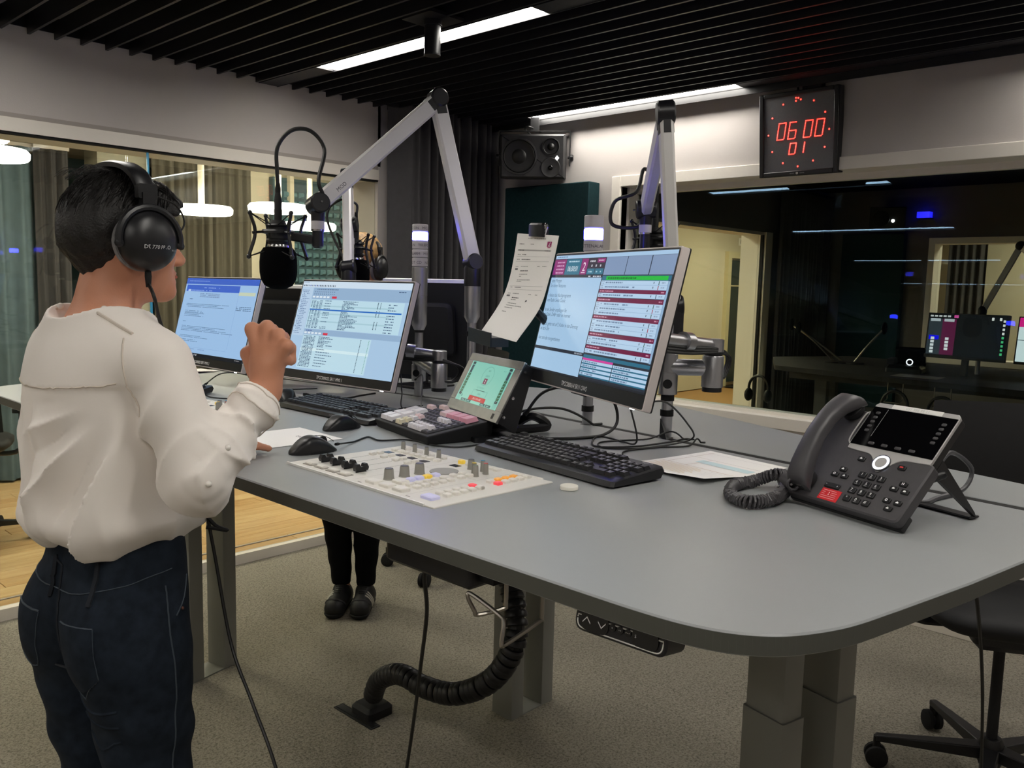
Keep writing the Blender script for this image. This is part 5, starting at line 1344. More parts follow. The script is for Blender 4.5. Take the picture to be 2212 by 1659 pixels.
# resample helix finely by angle
hel2 = []; acc = 0; step = .0018; ph_ = 0
dens = []
for i in range(len(ctl)-1):
    L_ = (ctl[i+1]-ctl[i]).length; m_ = max(1, int(L_/.0006))
    for k in range(m_): dens.append((ctl[i].lerp(ctl[i+1], k/m_), (ctl[i+1]-ctl[i]).normalized(), L_/m_))
ph_ = 0
for p_, tg, l in dens:
    sd = tg.cross(Vector((0, 0, 1))).normalized(); uu = sd.cross(tg); ph_ += l/.0058*2*PI
    hel2.append(p_+(sd*math.cos(ph_)+uu*math.sin(ph_))*.0102)
MB().tube(hel2, .0026, 6).build('coil', 'phone_grey', t, world=True)
MB().tube(spline([(1.47, .70, T+.02), (1.49, .70, T+.018), (1.51, .70, T+.018), PH @ Vector((-.14, -.11, .012))], 6), .0022, 6).build('straight_lead', 'phone_silver', t, world=True)
t = thing('network_lead', 'grey network cable looping out behind the desk phone', 'cable', T3(1.75, .5, T))
MB().tube(spline([PH @ Vector((.09, -.005, -.02)), (1.70, .47, T+.09), (1.79, .455, T+.05), (1.77, .46, T+.012), (1.68, .48, T+.005), (1.62, .49, T+.005), (1.66, .56, T+.005), (1.76, .62, T+.004)], 8), .0045, 8).build('lead', 'knob_dark', t, world=True)
MB().lathe([(.007, 0), (.007, .02), (.005, .024)], PH @ Vector((.086, -.005, -.026)), Vector((.2, -.7, .4)), 10).build('plug', 'phone_dark', t, world=True)

# ================================================================== POLES WITH SIGNAL TOWERS AND ARMS
def pole(name, label, x, y, ztop, sleeve=None, straps=(), brackets=True, extra=None):
    t = thing(name, label, 'pole', T3(x, y, T-.02))
    MB().cyl((x, y, T-.02), (x, y, ztop), .0145, n=24).build('tube', 'alu', t, world=True)
    for k in range(int((ztop-T)/.17)): MB().lathe([(.0148, 0), (.0151, .001), (.0148, .002)], (x, y, T+.12+k*.17), (0, 0, 1), 24, cap=False).build('ring_groove', 'knob_dark', t, world=True)
    if sleeve: z0, z1 = sleeve; MB().lathe([(.015, z0-.02), (.026, z0), (.026, z1), (.015, z1)], (x, y, 0), (0, 0, 1), 28).build('sleeve', 'alu', t, world=True)
    for z in straps: MB().lathe([(.0155, -.008), (.0172, -.008), (.0172, .008), (.0155, .008)], (x, y, z), (0, 0, 1), 20, cap=False).build('strap', 'black_rubber', t, world=True)
    if brackets: MB().prism([(-.03, 0), (.0, 0), (0, .05)], -.004, .004, M=T3(x-.012, y+.008, T) @ Matrix.Rotation(R(70), 4, 'Z') @ Matrix.Rotation(PI/2, 4, 'X')).build('gusset', 'black_plastic', t, world=True)
    MB().lathe([(.024, 0), (.024, .004), (.016, .008)], (x, y, T-.006), (0, 0, 1), 24).build('base_collar', 'black_plastic', t, world=True)
    return t
def tower(x, y, z0, rings, label):
    """stack of labelled lenses, top down list of (height, kind, text)"""
    t = thing('signal_tower', label, 'signal light', T3(x, y, z0))
    z = z0; r_ = .0265
    for (hgt, kind, tx) in rings[::-1]:
        MB().lathe([(r_*.94, 0), (r_, .002), (r_, hgt-.003), (r_*.94, hgt-.001)], (x, y, z), (0, 0, 1), 32).build('lens' if kind != 'blue' else 'lit_lens', {'blue': 'tower_blue', 'grey': 'tower_lens', 'alu': 'alu'}[kind], t, world=True)
        if tx:
            V_, F_, w_ = glyphs(tx); sz = .0125; pm = MB()
            a0 = math.atan2(-y, -x)+.02
            pts = []
            for vx, vy in V_:
                a = a0-.0-((w_/2-vx)*sz)/r_*-1.0
                a = a0+((vx-w_/2)*sz)/r_
                pts.append((x+(r_+.0006)*math.cos(a), y+(r_+.0006)*math.sin(a), z+hgt*.3+vy*sz))
            pm.add(pts, F_, lin('#5a5560')); pm.build('lens_print', 'print', t, world=True, smooth=False)
        z += hgt
    return t
pole('signal_pole', 'silver pole carrying the signal tower between the left and middle monitors\' right side', 1.872, 2.2, 1.36, None, (1.365-.02, 1.22), False)
MB().lathe([(.0145, 1.34), (.026, 1.365), (.026, 1.46), (.0255, 1.465)], (1.872, 2.2, 0), (0, 0, 1), 28).build('sleeve', 'alu', [o for o in bpy.data.objects if o.name == 'signal_pole'][0], world=True)
tower(1.872, 2.2, 1.46, [(.026, 'grey', 'MIC ON   MIC ON'), (.027, 'blue', ''), (.03, 'grey', 'FON   TELEFON'), (.028, 'grey', 'ALARM   MOD'), (.03, 'grey', 'NOT CD   NOT'), (.098, 'alu', '')], 'labelled signal tower glowing blue left of the tall microphone arm')
pole('signal_pole', 'silver pole standing behind the rundown monitor carrying the second tower', 1.858, 1.455, 1.42, None, (1.165,), False)
tower(1.858, 1.455, 1.42, [(.036, 'grey', ''), (.030, 'blue', ''), (.032, 'grey', 'BETTENALARM'), (.03, 'grey', 'CD   NOT CD'), (.15, 'alu', '')], 'second signal tower glowing blue right of the script page')
pole('arm_pole', 'silver pole carrying the presenter\'s tall microphone arm', 1.893, 1.965, 1.53, (1.40, 1.51), (1.345,), False)
pole('arm_pole', 'silver pole with black straps carrying the right microphone arm and monitor arm', 1.852, 1.191, 1.40, (1.36, 1.42), (1.185, 1.225, 1.262), True)
pole('arm_pole', 'silver pole behind the middle monitor carrying the guest\'s microphone arm', 1.852, 2.575, 1.5, (1.40, 1.5), (1.34,), False)

def mic_arm(B0, E0, M0, label, ring_drop=.085, tape=True, plate=None):
    B0, E0, M0 = Vector(B0), Vector(E0), Vector(M0)
    t = thing('microphone_boom', label, 'microphone boom', T3(*B0))
    w_, h = .033, .050
    d = (E0-B0).normalized(); d2 = (M0-E0).normalized()
    pn = d.cross(d2).normalized()
    # base hinge
    z = Vector((0, 0, 1))
    MB().lathe([(.027, -.075), (.027, -.02), (.022, .005)], B0, z, 24).build('swivel', 'hinge_black', t, world=True)
    MB().lathe([(.024, -.024), (.027, -.02), (.027, .02), (.024, .024)], B0, pn, 24).build('base_joint', 'hinge_black', t, world=True)
    MB().beam(B0+d*.012, E0, w_, h, up=d2, ch=.006).build('lower_beam', 'arm_alu', t, world=True)
    MB().beam(E0, M0, w_, h, up=-d, ch=.006).build('upper_beam', 'arm_alu', t, world=True)
    # dark rib on the upper beam side
    sd = d2.cross(-d).normalized()
    c = MB(); c.lathe([(.025, -.022), (.03, -.018), (.03, .018), (.025, .022)], E0+(d-d2)*.004, pn, 24); c.beam(E0-d*.045, E0+d*.024, .036, .052, up=d2, ch=.01); c.beam(E0+d2*.04, E0-d2*.016, .036, .052, up=-d, ch=.01)
    c.build('elbow_cap', 'hinge_black', t, world=True)
    # wrist joint
    MB().lathe([(.025, -.03), (.029, -.027), (.029, .027), (.025, .03)], M0, pn, 26).build('wrist_joint', 'hinge_black', t, world=True)
    MB().lathe([(.003, 0), (.003, .012)], M0+pn*.028, pn, 8).build('joint_screw', 'chrome', t, world=True)
    q = M0-z*.02
    MB().lathe([(.020, 0), (.019, -.028)], q, z, 24).build('wrist_tube', 'hinge_black', t, world=True)
    MB().lathe([(.0195, -.028), (.0195, -.052)], q, z, 24).build('signal_ring', 'tower_lens', t, world=True)
    MB().lathe([(.0195, -.052), (.0195, -.057)], q, z, 24).build('chrome_ring', 'chrome', t, world=True)
    MB().lathe([(.016, -.057), (.016, -.1), (.01, -.106)], q, z, 24).build('knuckle', 'hinge_black', t, world=True)
    return t, q-z*.085
def mic(K, side, label, cable=True, scale=1., big=True):
    """K: knuckle position, side: direction from knuckle to microphone"""
    K = Vector(K); sd = Vector(side).normalized(); z = Vector((0, 0, 1)); fw = sd.cross(z).normalized()
    C_ = K+sd*.118*scale+z*.012
    t = thing('microphone', label, 'microphone', T3(*C_))
    # bar and clamp
    MB().beam(K-sd*.01, C_-sd*.04, .012, .026, ch=.004).build('mount_bar', 'black_plastic', t, world=True)
    dm = MB(); e = K+sd*.022+fw*.0075; u_ = sd; v_ = z
    for i in range(4):
        a, b_ = i*PI/2, (i+1)*PI/2
        def q(a, r_): return e+(u_*math.cos(a)+v_*math.sin(a))*r_
        dm.tube([q(a, .0095), q(b_, .0095)], .0007, 4)
    dm.build('logo_diamond', 'knob_grey', t, world=True)
    rg = MB()
    ring = lambda c, r_, rr_: rg.tube([c+(sd*math.cos(2*PI*k/28)+fw*math.sin(2*PI*k/28))*r_ for k in range(28)], rr_, 6, closed=True)
    ring(C_+z*.012, .042, .006); ring(C_-z*.012, .03, .005); ring(C_+z*.03, .03, .004)
    for k in range(4):
        a = PI/4+k*PI/2; dr = sd*math.cos(a)+fw*math.sin(a)
        top = C_+dr*.085+z*.062; mid = C_+dr*.07+z*.006; bot = C_+dr*.09-z*.062
        rg.tube(spline([top, mid, bot], 6), .0048, 6); rg.tube([C_+dr*.03+z*.012, mid+dr*.008], .0042, 6)
        rg.ell(top, (.007, .007, .007), 8, 6); rg.ell(bot, (.007, .007, .007), 8, 6)
    rg.build('shock_mount', 'black_plastic', t, world=True)
    el = MB()
    for k in range(4):
        a = PI/4+k*PI/2; dr = sd*math.cos(a)+fw*math.sin(a)
        for w_ in (-.5, .5):
            d2 = sd*math.cos(a+w_)+fw*math.sin(a+w_)
            el.tube([C_+dr*.085+z*.062, C_+d2*.03+z*.03], .0016, 5); el.tube([C_+dr*.09-z*.062, C_+d2*.033-z*.04], .0016, 5)
    el.build('elastic', 'black_rubber', t, world=True)
    MB().lathe([(.028, -.05), (.029, -.02), (.029, .02), (.02, .045)], C_, z, 28).build('microphone_body', 'black_matte', t, world=True)
    MB().lathe([(.031, -.045), (.032, -.04), (.032, -.03), (.031, -.025)], C_, z, 28, cap=False).build('chrome_band', 'chrome', t, world=True)
    if big:
        MB().lathe([(.022, -.030), (.042, -.034), (.051, -.048), (.0535, -.075), (.0535, -.105), (.050, -.125), (.040, -.143), (.02, -.153), (.0001, -.155)], C_, z, 36, cap=False).build('windscreen', 'foam', t, world=True)
    MB().lathe([(.011, .045), (.0115, .075), (.0105, .08), (.0115, .1), (.0075, .125), (.006, .135)], C_, z, 18).build('connector', 'black_matte', t, world=True)
    return t, C_+z*.133
a1, K1 = mic_arm((1.891, 1.964, 1.572), (1.816, 2.059, 2.072), (1.418, 2.122, 1.722), 'tall silver microphone arm reaching toward the presenter, with white name tape')
# white tape with lettering on the upper beam
E0, M0 = Vector((1.816, 2.059, 2.072)), Vector((1.418, 2.122, 1.722)); B0 = Vector((1.891, 1.964, 1.572))
d2 = (M0-E0).normalized(); dd = (E0-B0).normalized(); sdv = d2.cross(-dd).normalized()
if sdv.dot(Vector((0, 0, 1.5))-(E0+M0)/2) < 0 and sdv.dot(-((E0+M0)/2)) < 0: sdv = -sdv
if sdv.dot(-((E0+M0)/2-Vector((0, 0, 1.5)))) < 0: sdv = -sdv
upv = sdv.cross(-d2).normalized(); 
if upv.z < 0: upv = -upv
o_ = E0.lerp(M0, .82)+sdv*.0162-upv*.006
tpm = MB(); ev, eu = upv, -d2
for (a0, a1_, b0, b1, c, zz) in ((-.045, .06, -.012, .012, '#dcd8d8', 0),):
    tpm.add([o_+eu*a0+ev*b0, o_+eu*a1_+ev*b0, o_+eu*a1_+ev*b1, o_+eu*a0+ev*b1], [(0, 1, 2, 3)], lin(c))
V_, F_, w_ = glyphs('MOD'); tpm.add([o_+sdv*.0005+eu*((vx-w_/2)*.016-.01)+ev*(vy*.016-.005) for vx, vy in V_], F_, lin('#3a3a3e'))
tpm.build('name_tape', 'print', a1, world=True, smooth=False)
m1, J1 = mic(K1, (-.62, .78, 0), 'large black foam covered microphone in a spider mount before the presenter')
t = thing('microphone_cable', 'thick black cable arching above the presenter\'s microphone', 'cable', T3(*J1))
MB().tube(spline([J1, J1+Vector((-.002, .0, .05)), J1+Vector((.0, .0, .12)), J1+Vector((.03, -.025, .168)), J1+Vector((.075, -.055, .17)), J1+Vector((.105, -.08, .12)), Vector((1.41, 2.105, 1.79)), Vector((1.42, 2.1, 1.75))], 8), .0058, 10).build('cable', 'cable_black', t, world=True)
MB().lathe([(.0075, 0), (.0085, .012), (.006, .03)], J1-Vector((0, 0, .012)), (0, 0, 1), 12).build('strain_relief', 'black_rubber', t, world=True)
a2, K2 = mic_arm((1.856, 1.188, 1.46), (1.824, 1.216, 1.93), (2.199, 1.522, 1.745), 'silver microphone arm bending away behind the rundown monitor')
m2, J2 = mic(K2, (.85, .3, 0), 'black spider mounted microphone behind the rundown monitor\'s top edge', big=True)
t = thing('microphone_cable', 'black cable loop at the right microphone arm joint', 'cable', T3(*J2))
MB().tube(spline([J2, J2+Vector((0, 0, .05)), J2+Vector((-.03, .03, .095)), Vector((2.2, 1.56, 1.80)), Vector((2.17, 1.62, 1.77)), Vector((2.16, 1.62, 1.70)), Vector((2.19, 1.55, 1.69)), Vector((2.2, 1.53, 1.72))], 8), .0058, 10).build('cable', 'cable_black', t, world=True)
MB().lathe([(.0075, 0), (.0085, .012), (.006, .03)], J2-Vector((0, 0, .012)), (0, 0, 1), 12).build('strain_relief', 'black_rubber', t, world=True)
a3, K3 = mic_arm((1.852, 2.575, 1.555), (1.99, 2.775, 1.905), (1.935, 2.685, 1.715), 'white looking microphone arm between the hanging lamps and the guest')
m3, J3 = mic(K3, (.74, .66, 0), 'small black microphone in front of the guest\'s face')
t = thing('microphone_cable', 'black lead hanging beside the guest\'s microphone arm', 'cable', T3(*J3)); MB().tube(spline([J3, J3+Vector((0, 0, .05)), J3+Vector((-.07, .01, .06)), J3+Vector((-.12, .02, -.02)), (1.9, 2.6, 1.5)], 8), .005, 8).build('cable', 'cable_black', t, world=True); MB().lathe([(.0075, 0), (.006, .03)], J3-Vector((0, 0, .012)), (0, 0, 1), 12).build('strain_relief', 'black_rubber', t, world=True)

# ================================================================== MONITOR ARMS
def mon_arm(pole_xy, zp, J, zj, end, label):
    """two link silver arm: pole collar -> lower link -> joint J -> upper link -> monitor"""
    t = thing('monitor_arm', label, 'monitor arm', T3(*pole_xy, zp))
    px, py = pole_xy; z = Vector((0, 0, 1))
    MB().lathe([(.0152, -.03), (.024, -.028), (.024, .028), (.0152, .03)], (px, py, zp), z, 28).build('collar', 'alu', t, world=True)
    MB().lathe([(.012, 0), (.012, .004)], Vector((px, py, zp))+Vector((-.9, -.5, 0)).normalized()*.022, (-.9, -.5, 0), 14).build('clamp_hole', 'black_plastic', t, world=True)
    J = Vector((*J, 0)); P0 = Vector((px, py, 0))
    d = (J-P0).normalized()
    z1, z2 = zp+.045, zp+.045
    MB().tube([P0+z*(zp+.042), J+z*(zj-.012)], .021, 16).build('lower_link', 'alu', t, world=True)
    MB().lathe([(.022, -.03), (.022, .03)], P0+z*(zp+.045), z, 20).build('pivot', 'alu', t, world=True)
    MB().lathe([(.027, -.05), (.027, .026), (.025, .03)], J+z*(zj-.01), z, 28).build('elbow', 'alu', t, world=True)
    MB().lathe([(.0245, -.062), (.0245, -.05)], J+z*(zj-.01), z, 24).build('elbow_cap', 'black_plastic', t, world=True)
    MB().lathe([(.022, .03), (.0225, .033), (.0225, .036), (.022, .04)], J+z*(zj-.01), z, 24).build('elbow_ring', 'black_plastic', t, world=True)
    MB().lathe([(.025, .04), (.025, .07), (.022, .072)], J+z*(zj-.01), z, 24).build('upper_pivot', 'alu', t, world=True)
    E_ = Vector(end); S0 = J+z*(zj+.045)
    MB().tube([S0, E_], .016, 14).build('upper_link', 'alu', t, world=True)
    dd = (E_-S0).normalized()
    MB().lathe([(.017, -.014), (.024, -.014), (.024, .014), (.017, .014)], S0.lerp(E_, .35), dd, 20).build('cable_clip', 'alu', t, world=True)
    n = dd.cross(z).normalized()
    for k, o in enumerate((.014, .021, .028)):
        MB().tube(spline([E_+n*.0-z*o, S0.lerp(E_, .4)-z*o-n*.01, S0-z*o*.6-n*.018, S0-dd*(.05+o)-z*.03, J+z*(zj-.03)-dd*(.035+o*.8), J+z*(zj-.035)-n*.02], 8), .0042, 8).build('arm_cable', 'cable_black', t, world=True)
    return t
mon_arm((1.852, 1.191), 1.262, (1.905, 1.095), 1.318, (1.56, 1.115, 1.40), 'silver monitor arm with cable bundle behind the rundown monitor')
mon_arm((1.872, 2.2), 1.2, (1.84, 2.06), 1.225, (1.68, 2.27, 1.30), 'silver monitor arm with cable bundle behind the middle monitor')
mon_arm((1.852, 2.575), 1.2, (1.70, 2.72), 1.225, (1.56, 2.9, 1.31), 'silver monitor arm behind the left monitor')

# ================================================================== LOOSE CABLES ON THE DESK
def desk_cable(label, pts, r_=.0022, nm='desk_cable'):
    P = [Vector((p[0], p[1], T+(p[2] if len(p) > 2 else r_+.0005))) for p in pts]
    t = thing(nm, label, 'cable', T3(*P[0]))
    pp = spline(P, 10); pp = [Vector((p.x, p.y, max(p.z, T+r_))) for p in pp]
    MB().tube(pp, r_, 7).build('cable', 'cable_black', t, world=True)
    MB().lathe([(r_*1.5, 0), (r_*1.7, .01), (r_*1.2, .018)], P[0], P[1]-P[0], 8).build('strain_relief', 'black_rubber', t, world=True)
desk_cable('mouse lead curving from the nearest mouse past the keypad', [(1.112, 1.595, .012), (1.19, 1.635), (1.255, 1.665), (1.25, 1.61), (1.30, 1.585), (1.315, 1.545), (1.31, 1.49), (1.335, 1.43), (1.42, 1.42), (1.55, 1.43)])
desk_cable('thick black cable arching from the touch panel to the slot', [(1.60, 1.46, .05), (1.66, 1.44, .11), (1.74, 1.37, .125), (1.80, 1.33, .09), (1.80, 1.31, .03), (1.72, 1.30), (1.62, 1.33), (1.53, 1.40)], .004)
desk_cable('black cable with a knot beside the touch panel stand', [(1.60, 1.5, .05), (1.68, 1.47, .06), (1.76, 1.45, .05), (1.84, 1.43, .01), (1.88, 1.42, -.03)], .0035)
desk_cable('thin lead hanging from the rundown monitor to the slot', [(1.53, 1.09, .15), (1.62, 1.12, .03), (1.70, 1.22), (1.72, 1.30), (1.66, 1.28), (1.60, 1.22), (1.68, 1.16), (1.80, 1.14), (1.86, 1.14, .0), (1.87, 1.13, -.03)])
desk_cable('second thin lead looping by the strapped pole', [(1.50, 1.02, .14), (1.60, 1.03, .13), (1.72, 1.05, .07), (1.80, 1.08, .02), (1.74, 1.12), (1.66, 1.14), (1.60, 1.2), (1.66, 1.25), (1.78, 1.2), (1.84, 1.16, .02), (1.875, 1.12, -.03)])
desk_cable('keyboard lead crossing toward the strapped pole', [(1.46, 1.06, .02), (1.52, 1.08), (1.60, 1.14), (1.70, 1.12), (1.78, 1.08), (1.84, 1.09, .012), (1.86, 1.08, -.02)])
desk_cable('tangled thin lead below the left signal pole', [(1.62, 2.16, .06), (1.68, 2.08, .11), (1.66, 2.03, .05), (1.62, 1.97), (1.68, 1.88), (1.62, 1.82), (1.57, 1.80), (1.60, 1.88), (1.70, 1.92), (1.8, 1.95)])
desk_cable('second tangled lead left of the touch panel', [(1.84, 2.18, .06), (1.76, 2.05, .09), (1.68, 1.96, .03), (1.58, 1.85), (1.52, 1.80), (1.50, 1.88), (1.60, 1.98), (1.72, 2.0)])
desk_cable('lead of the middle keyboard running along its back edge', [(1.515, 2.1, .02), (1.55, 2.02), (1.56, 1.95), (1.58, 1.88), (1.64, 1.84), (1.76, 1.84), (1.88, 1.86, -.01)])
desk_cable('black mouse lead coming from behind the presenter\'s cuff', [(1.5, 2.33, .02), (1.56, 2.30, .015), (1.63, 2.28), (1.70, 2.3), (1.78, 2.32)], .003)
desk_cable('lead rising behind the left keyboard', [(1.36, 2.72, .02), (1.42, 2.70, .06), (1.50, 2.66, .05), (1.58, 2.60), (1.70, 2.55)])
desk_cable('left keyboard lead trailing to the sleeve', [(1.29, 2.62, .02), (1.30, 2.55), (1.34, 2.48), (1.42, 2.44), (1.5, 2.46)])

# ================================================================== OFFICE CHAIRS
def office_chair(M, label, back=True, seat_z=.5):
    t = thing('office_chair', label, 'office chair', M, 'black five star office chairs')
    arm = MB(); s0 = None
    for k in range(5):
        a = 2*PI*k/5
        d = Vector((math.cos(a), math.sin(a), 0)); n = Vector((-d.y, d.x, 0))
        V = [d*.03+n*.026+Vector((0, 0, .085)), d*.03-n*.026+Vector((0, 0, .085)), d*.03-n*.026+Vector((0, 0, .125)), d*.03+n*.026+Vector((0, 0, .125)), d*.33+n*.013+Vector((0, 0, .085)), d*.33-n*.013+Vector((0, 0, .085)), d*.33-n*.013+Vector((0, 0, .105)), d*.33+n*.013+Vector((0, 0, .105))]
        MB().add(V, [(0, 3, 2, 1), (4, 5, 6, 7), (0, 1, 5, 4), (1, 2, 6, 5), (2, 3, 7, 6), (3, 0, 4, 7)]).build('base_arm', 'black_plastic', t, bevel=.004)
        p = d*.325
        c = MB(); c.cyl(p+Vector((0, 0, .05)), p+Vector((0, 0, .1)), .011, n=10); c.cyl(p-n*.006+d*.0+Vector((0, 0, .035)), p+n*.006+Vector((0, 0, .035)), .02, n=12); co = c.build('caster', 'black_matte', t)
        for sg in (-1, 1): MB().lathe([(.028, 0), (.034, .003), (.034, .016), (.028, .02), (.012, .021)], p+n*sg*.006+Vector((0, 0, .0345)), n*sg, 18).build('caster_wheel', 'black_rubber', co)
    MB().lathe([(.03, .06), (.036, .075), (.036, .13), (.028, .15)], (0, 0, 0), (0, 0, 1), 20).build('hub', 'black_plastic', t)
    MB().lathe([(.016, .14), (.016, seat_z-.08)], (0, 0, 0), (0, 0, 1), 18).build('gas_lift', 'black_matte', t); MB().lathe([(.013, .02), (.013, .06)], (0, 0, 0), (0, 0, 1), 18).build('lift_tube', 'clear_plastic', t)
    MB().prism(rrect(.2, .22, .03), seat_z-.1, seat_z-.05, ch=.01, chb=.02).build('mechanism', 'black_plastic', t)
    def seat(u, v):
        a = 2*PI*u; r_ = [0, .55, .85, 1., 1., .9, .5, 0][min(int(v*7+.001), 7)]; zz = [-.055, -.05, -.03, -.005, .02, .036, .042, .044][min(int(v*7+.001), 7)]
        ca, sa = math.cos(a), math.sin(a)
        return Vector((.235*r_*math.copysign(abs(ca)**.55, ca), .23*r_*math.copysign(abs(sa)**.55, sa), seat_z+zz))
    MB().grid(seat, 28, 7, close_u=True).build('seat', 'black_matte', t, sharp=60)
    if back:
        MB().grid(lambda u, v: Vector((.22*(u*2-1)*(1-.15*v), -.24-.05*math.cos((u*2-1)*1.2)+.03*math.sin(v*3), seat_z+.1+v*.5)), 12, 10).build('backrest', 'black_matte', t)
        MB().tube(spline([(0, -.08, seat_z-.06), (0, -.27, seat_z-.04), (0, -.315, seat_z+.12), (0, -.3, seat_z+.35)], 6), .018, 8).build('back_bar', 'black_plastic', t)
        for sx in (-1, 1): MB().tube(spline([(sx*.1, 0, seat_z-.06), (sx*.27, 0, seat_z-.04), (sx*.28, 0, seat_z+.18)], 5), .014, 8).build('arm_post', 'black_plastic', t); MB().prism(rrect(.07, .24, .03, 4, cx=sx*.28), seat_z+.18, seat_z+.205, ch=.006).build('arm_pad', 'black_rubber', t)
    return t
oc = office_chair(T3(2.84, .60, 0) @ Matrix.Rotation(R(118), 4, 'Z'), 'black office chair at the lower right corner behind the desk end', True, .56)
copy_tree(oc, None, T3(2.98, 3.24, 0) @ Matrix.Rotation(R(62), 4, 'Z'), 'black office chair behind the guest, only its casters showing under the desk')
copy_tree(oc, None, T3(1.28, 5.35, 0) @ Matrix.Rotation(R(-22), 4, 'Z'), 'black office chair behind the glass at the left picture edge')
t = thing('hanging_tag', 'small brown tag hanging beside the presenter\'s back', 'tag', T3(.62, 2.55, .9))
MB().prism(rrect(.022, .07, .002), -.001, .001, M=M_face(.66, 2.62, .86, 40, 0)).build('tag_card', 'brown_tag', t, world=True); MB().tube(spline([(.66, 2.62, .895), (.665, 2.63, .93), (.68, 2.66, .94), (.69, 2.66, .90)], 5), .0015, 5).build('wire', 'steel_wire', t, world=True)
t = thing('chair_cable', 'thin black cable running down in front of the right hand chair', 'cable', T3(1.7, .35, 1.08))
MB().tube(spline([(1.62, .42, 1.085), (1.75, .42, .95), (1.95, .44, .7), (2.1, .46, .45), (2.2, .47, .2), (2.24, .46, .01), (2.4, .4, .006)], 8), .0035, 7).build('cable', 'cable_black', t, world=True); MB().lathe([(.006, 0), (.006, .02)], (1.62, .42, 1.085), (.3, 0, -1), 8).build('strain_relief', 'black_rubber', t, world=True)
# ================================================================== PEOPLE (smooth distance-field surfaces)
def v3(p): return np.array(p, np.float32)
def s_ell(P, c, r, A=None):
    q = P-v3(c)
    if A is not None: q = q @ A
    r = v3(r); k0 = np.linalg.norm(q/r, axis=1); k1 = np.linalg.norm(q/(r*r), axis=1)
    return k0*(k0-1)/np.maximum(k1, 1e-6)
def s_cap(P, a, b, ra, rb):
    a, b = v3(a), v3(b); ab = b-a; t = np.clip(((P-a) @ ab)/max(float(ab @ ab), 1e-9), 0, 1)
    return np.linalg.norm(P-(a+t[:, None]*ab), axis=1)-(ra+(rb-ra)*t)
def smin(a, b, k): h = np.clip(.5+.5*(b-a)/k, 0, 1); return b+(a-b)*h-k*h*(1-h)
def smax(a, b, k): return -smin(-a, -b, k)
def sub(a, b, k): return smax(a, -b, k)
def ss(x, a, b): t = np.clip((x-a)/(b-a), 0, 1); return t*t*(3-2*t)
def surface(fn, lo, hi, h):
    lo = np.array(lo, np.float32); B = 8
    n = (np.ceil((np.array(hi)-lo)/h/B).astype(int))*B+1
    nb = (n-1)//B
    bc = np.stack(np.meshgrid(*[np.arange(k) for k in nb], indexing='ij'), -1).reshape(-1, 3)
    cv = fn((lo+(bc+.5)*B*h).astype(np.float32))
    val = np.where(cv > 0, 1., -1.).reshape(nb).astype(np.float32)
    val = val.repeat(B, 0).repeat(B, 1).repeat(B, 2); val = np.pad(val, ((0, 1),)*3, mode='edge')
    act = bc[np.abs(cv) < B*h*1.35]
    off = np.stack(np.meshgrid(*[np.arange(B+1)]*3, indexing='ij'), -1).reshape(-1, 3)
    idx = (act[:, None, :]*B+off[None]).reshape(-1, 3)
    flat = np.unique(np.ravel_multi_index(idx.T, n)); ii = np.stack(np.unravel_index(flat, n), -1)
    out = np.empty(len(ii), np.float32)
    for k in range(0, len(ii), 400000): out[k:k+400000] = fn((lo+ii[k:k+400000]*h).astype(np.float32))
    val.ravel()[flat] = out if val.flags['C_CONTIGUOUS'] else 0
    s = val < 0
    cs = np.zeros(tuple(n-1), np.int8)
    for a in (0, 1):
        for b in (0, 1):
            for c in (0, 1): cs += s[a:n[0]-1+a, b:n[1]-1+b, c:n[2]-1+c]
    cells = np.argwhere((cs > 0) & (cs < 8))
    vid = -np.ones(tuple(n-1), np.int64); vid[tuple(cells.T)] = np.arange(len(cells))
    pos = np.zeros((len(cells), 3)); cnt = np.zeros(len(cells))
    for ax in range(3):
        o1, o2 = [k for k in range(3) if k != ax]
        for a in (0, 1):
            for b in (0, 1):
                p0 = cells.copy(); p0[:, o1] += a; p0[:, o2] += b; p1 = p0.copy(); p1[:, ax] += 1
                v0, v1 = val[tuple(p0.T)], val[tuple(p1.T)]; m = (v0 < 0) != (v1 < 0)
                t = v0[m]/(v0[m]-v1[m]); q = p0[m].astype(float); q[:, ax] += t; pos[m] += q; cnt[m] += 1
    V = lo+pos/cnt[:, None]*h
    F = []
    for ax in range(3):
        o1, o2 = (ax+1) % 3, (ax+2) % 3
        sl0 = [slice(1, -1)]*3; sl0[ax] = slice(0, -1); sl1 = [slice(1, -1)]*3; sl1[ax] = slice(1, None)
        a, b = s[tuple(sl0)], s[tuple(sl1)]
        for flip, mk in ((False, a & ~b), (True, ~a & b)):
            e = np.argwhere(mk); 
            if not len(e): continue
            for k in range(3):
                if k != ax: e[:, k] += 1
            def cell(d1, d2): q = e.copy(); q[:, o1] += d1; q[:, o2] += d2; return vid[tuple(q.T)]
            f = np.stack([cell(-1, -1), cell(0, -1), cell(0, 0), cell(-1, 0)], -1)
            F.append(f[:, ::-1] if flip else f)
    return V, np.concatenate(F)
def np_mesh(name, V, F, m, parent=None, M=None, smooth_it=1):
    me = bpy.data.meshes.new(name); me.vertices.add(len(V)); me.vertices.foreach_set('co', V.astype(np.float32).ravel())
    me.loops.add(len(F)*4); me.loops.foreach_set('vertex_index', F.astype(np.int32).ravel())
    me.polygons.add(len(F)); me.polygons.foreach_set('loop_start', np.arange(0, len(F)*4, 4, dtype=np.int32))
    me.update(calc_edges=True); me.validate()
    me.polygons.foreach_set('use_smooth', [True]*len(me.polygons)); me.materials.append(MATS[m])
    o = link_mesh(name, me, parent, M)
    return o
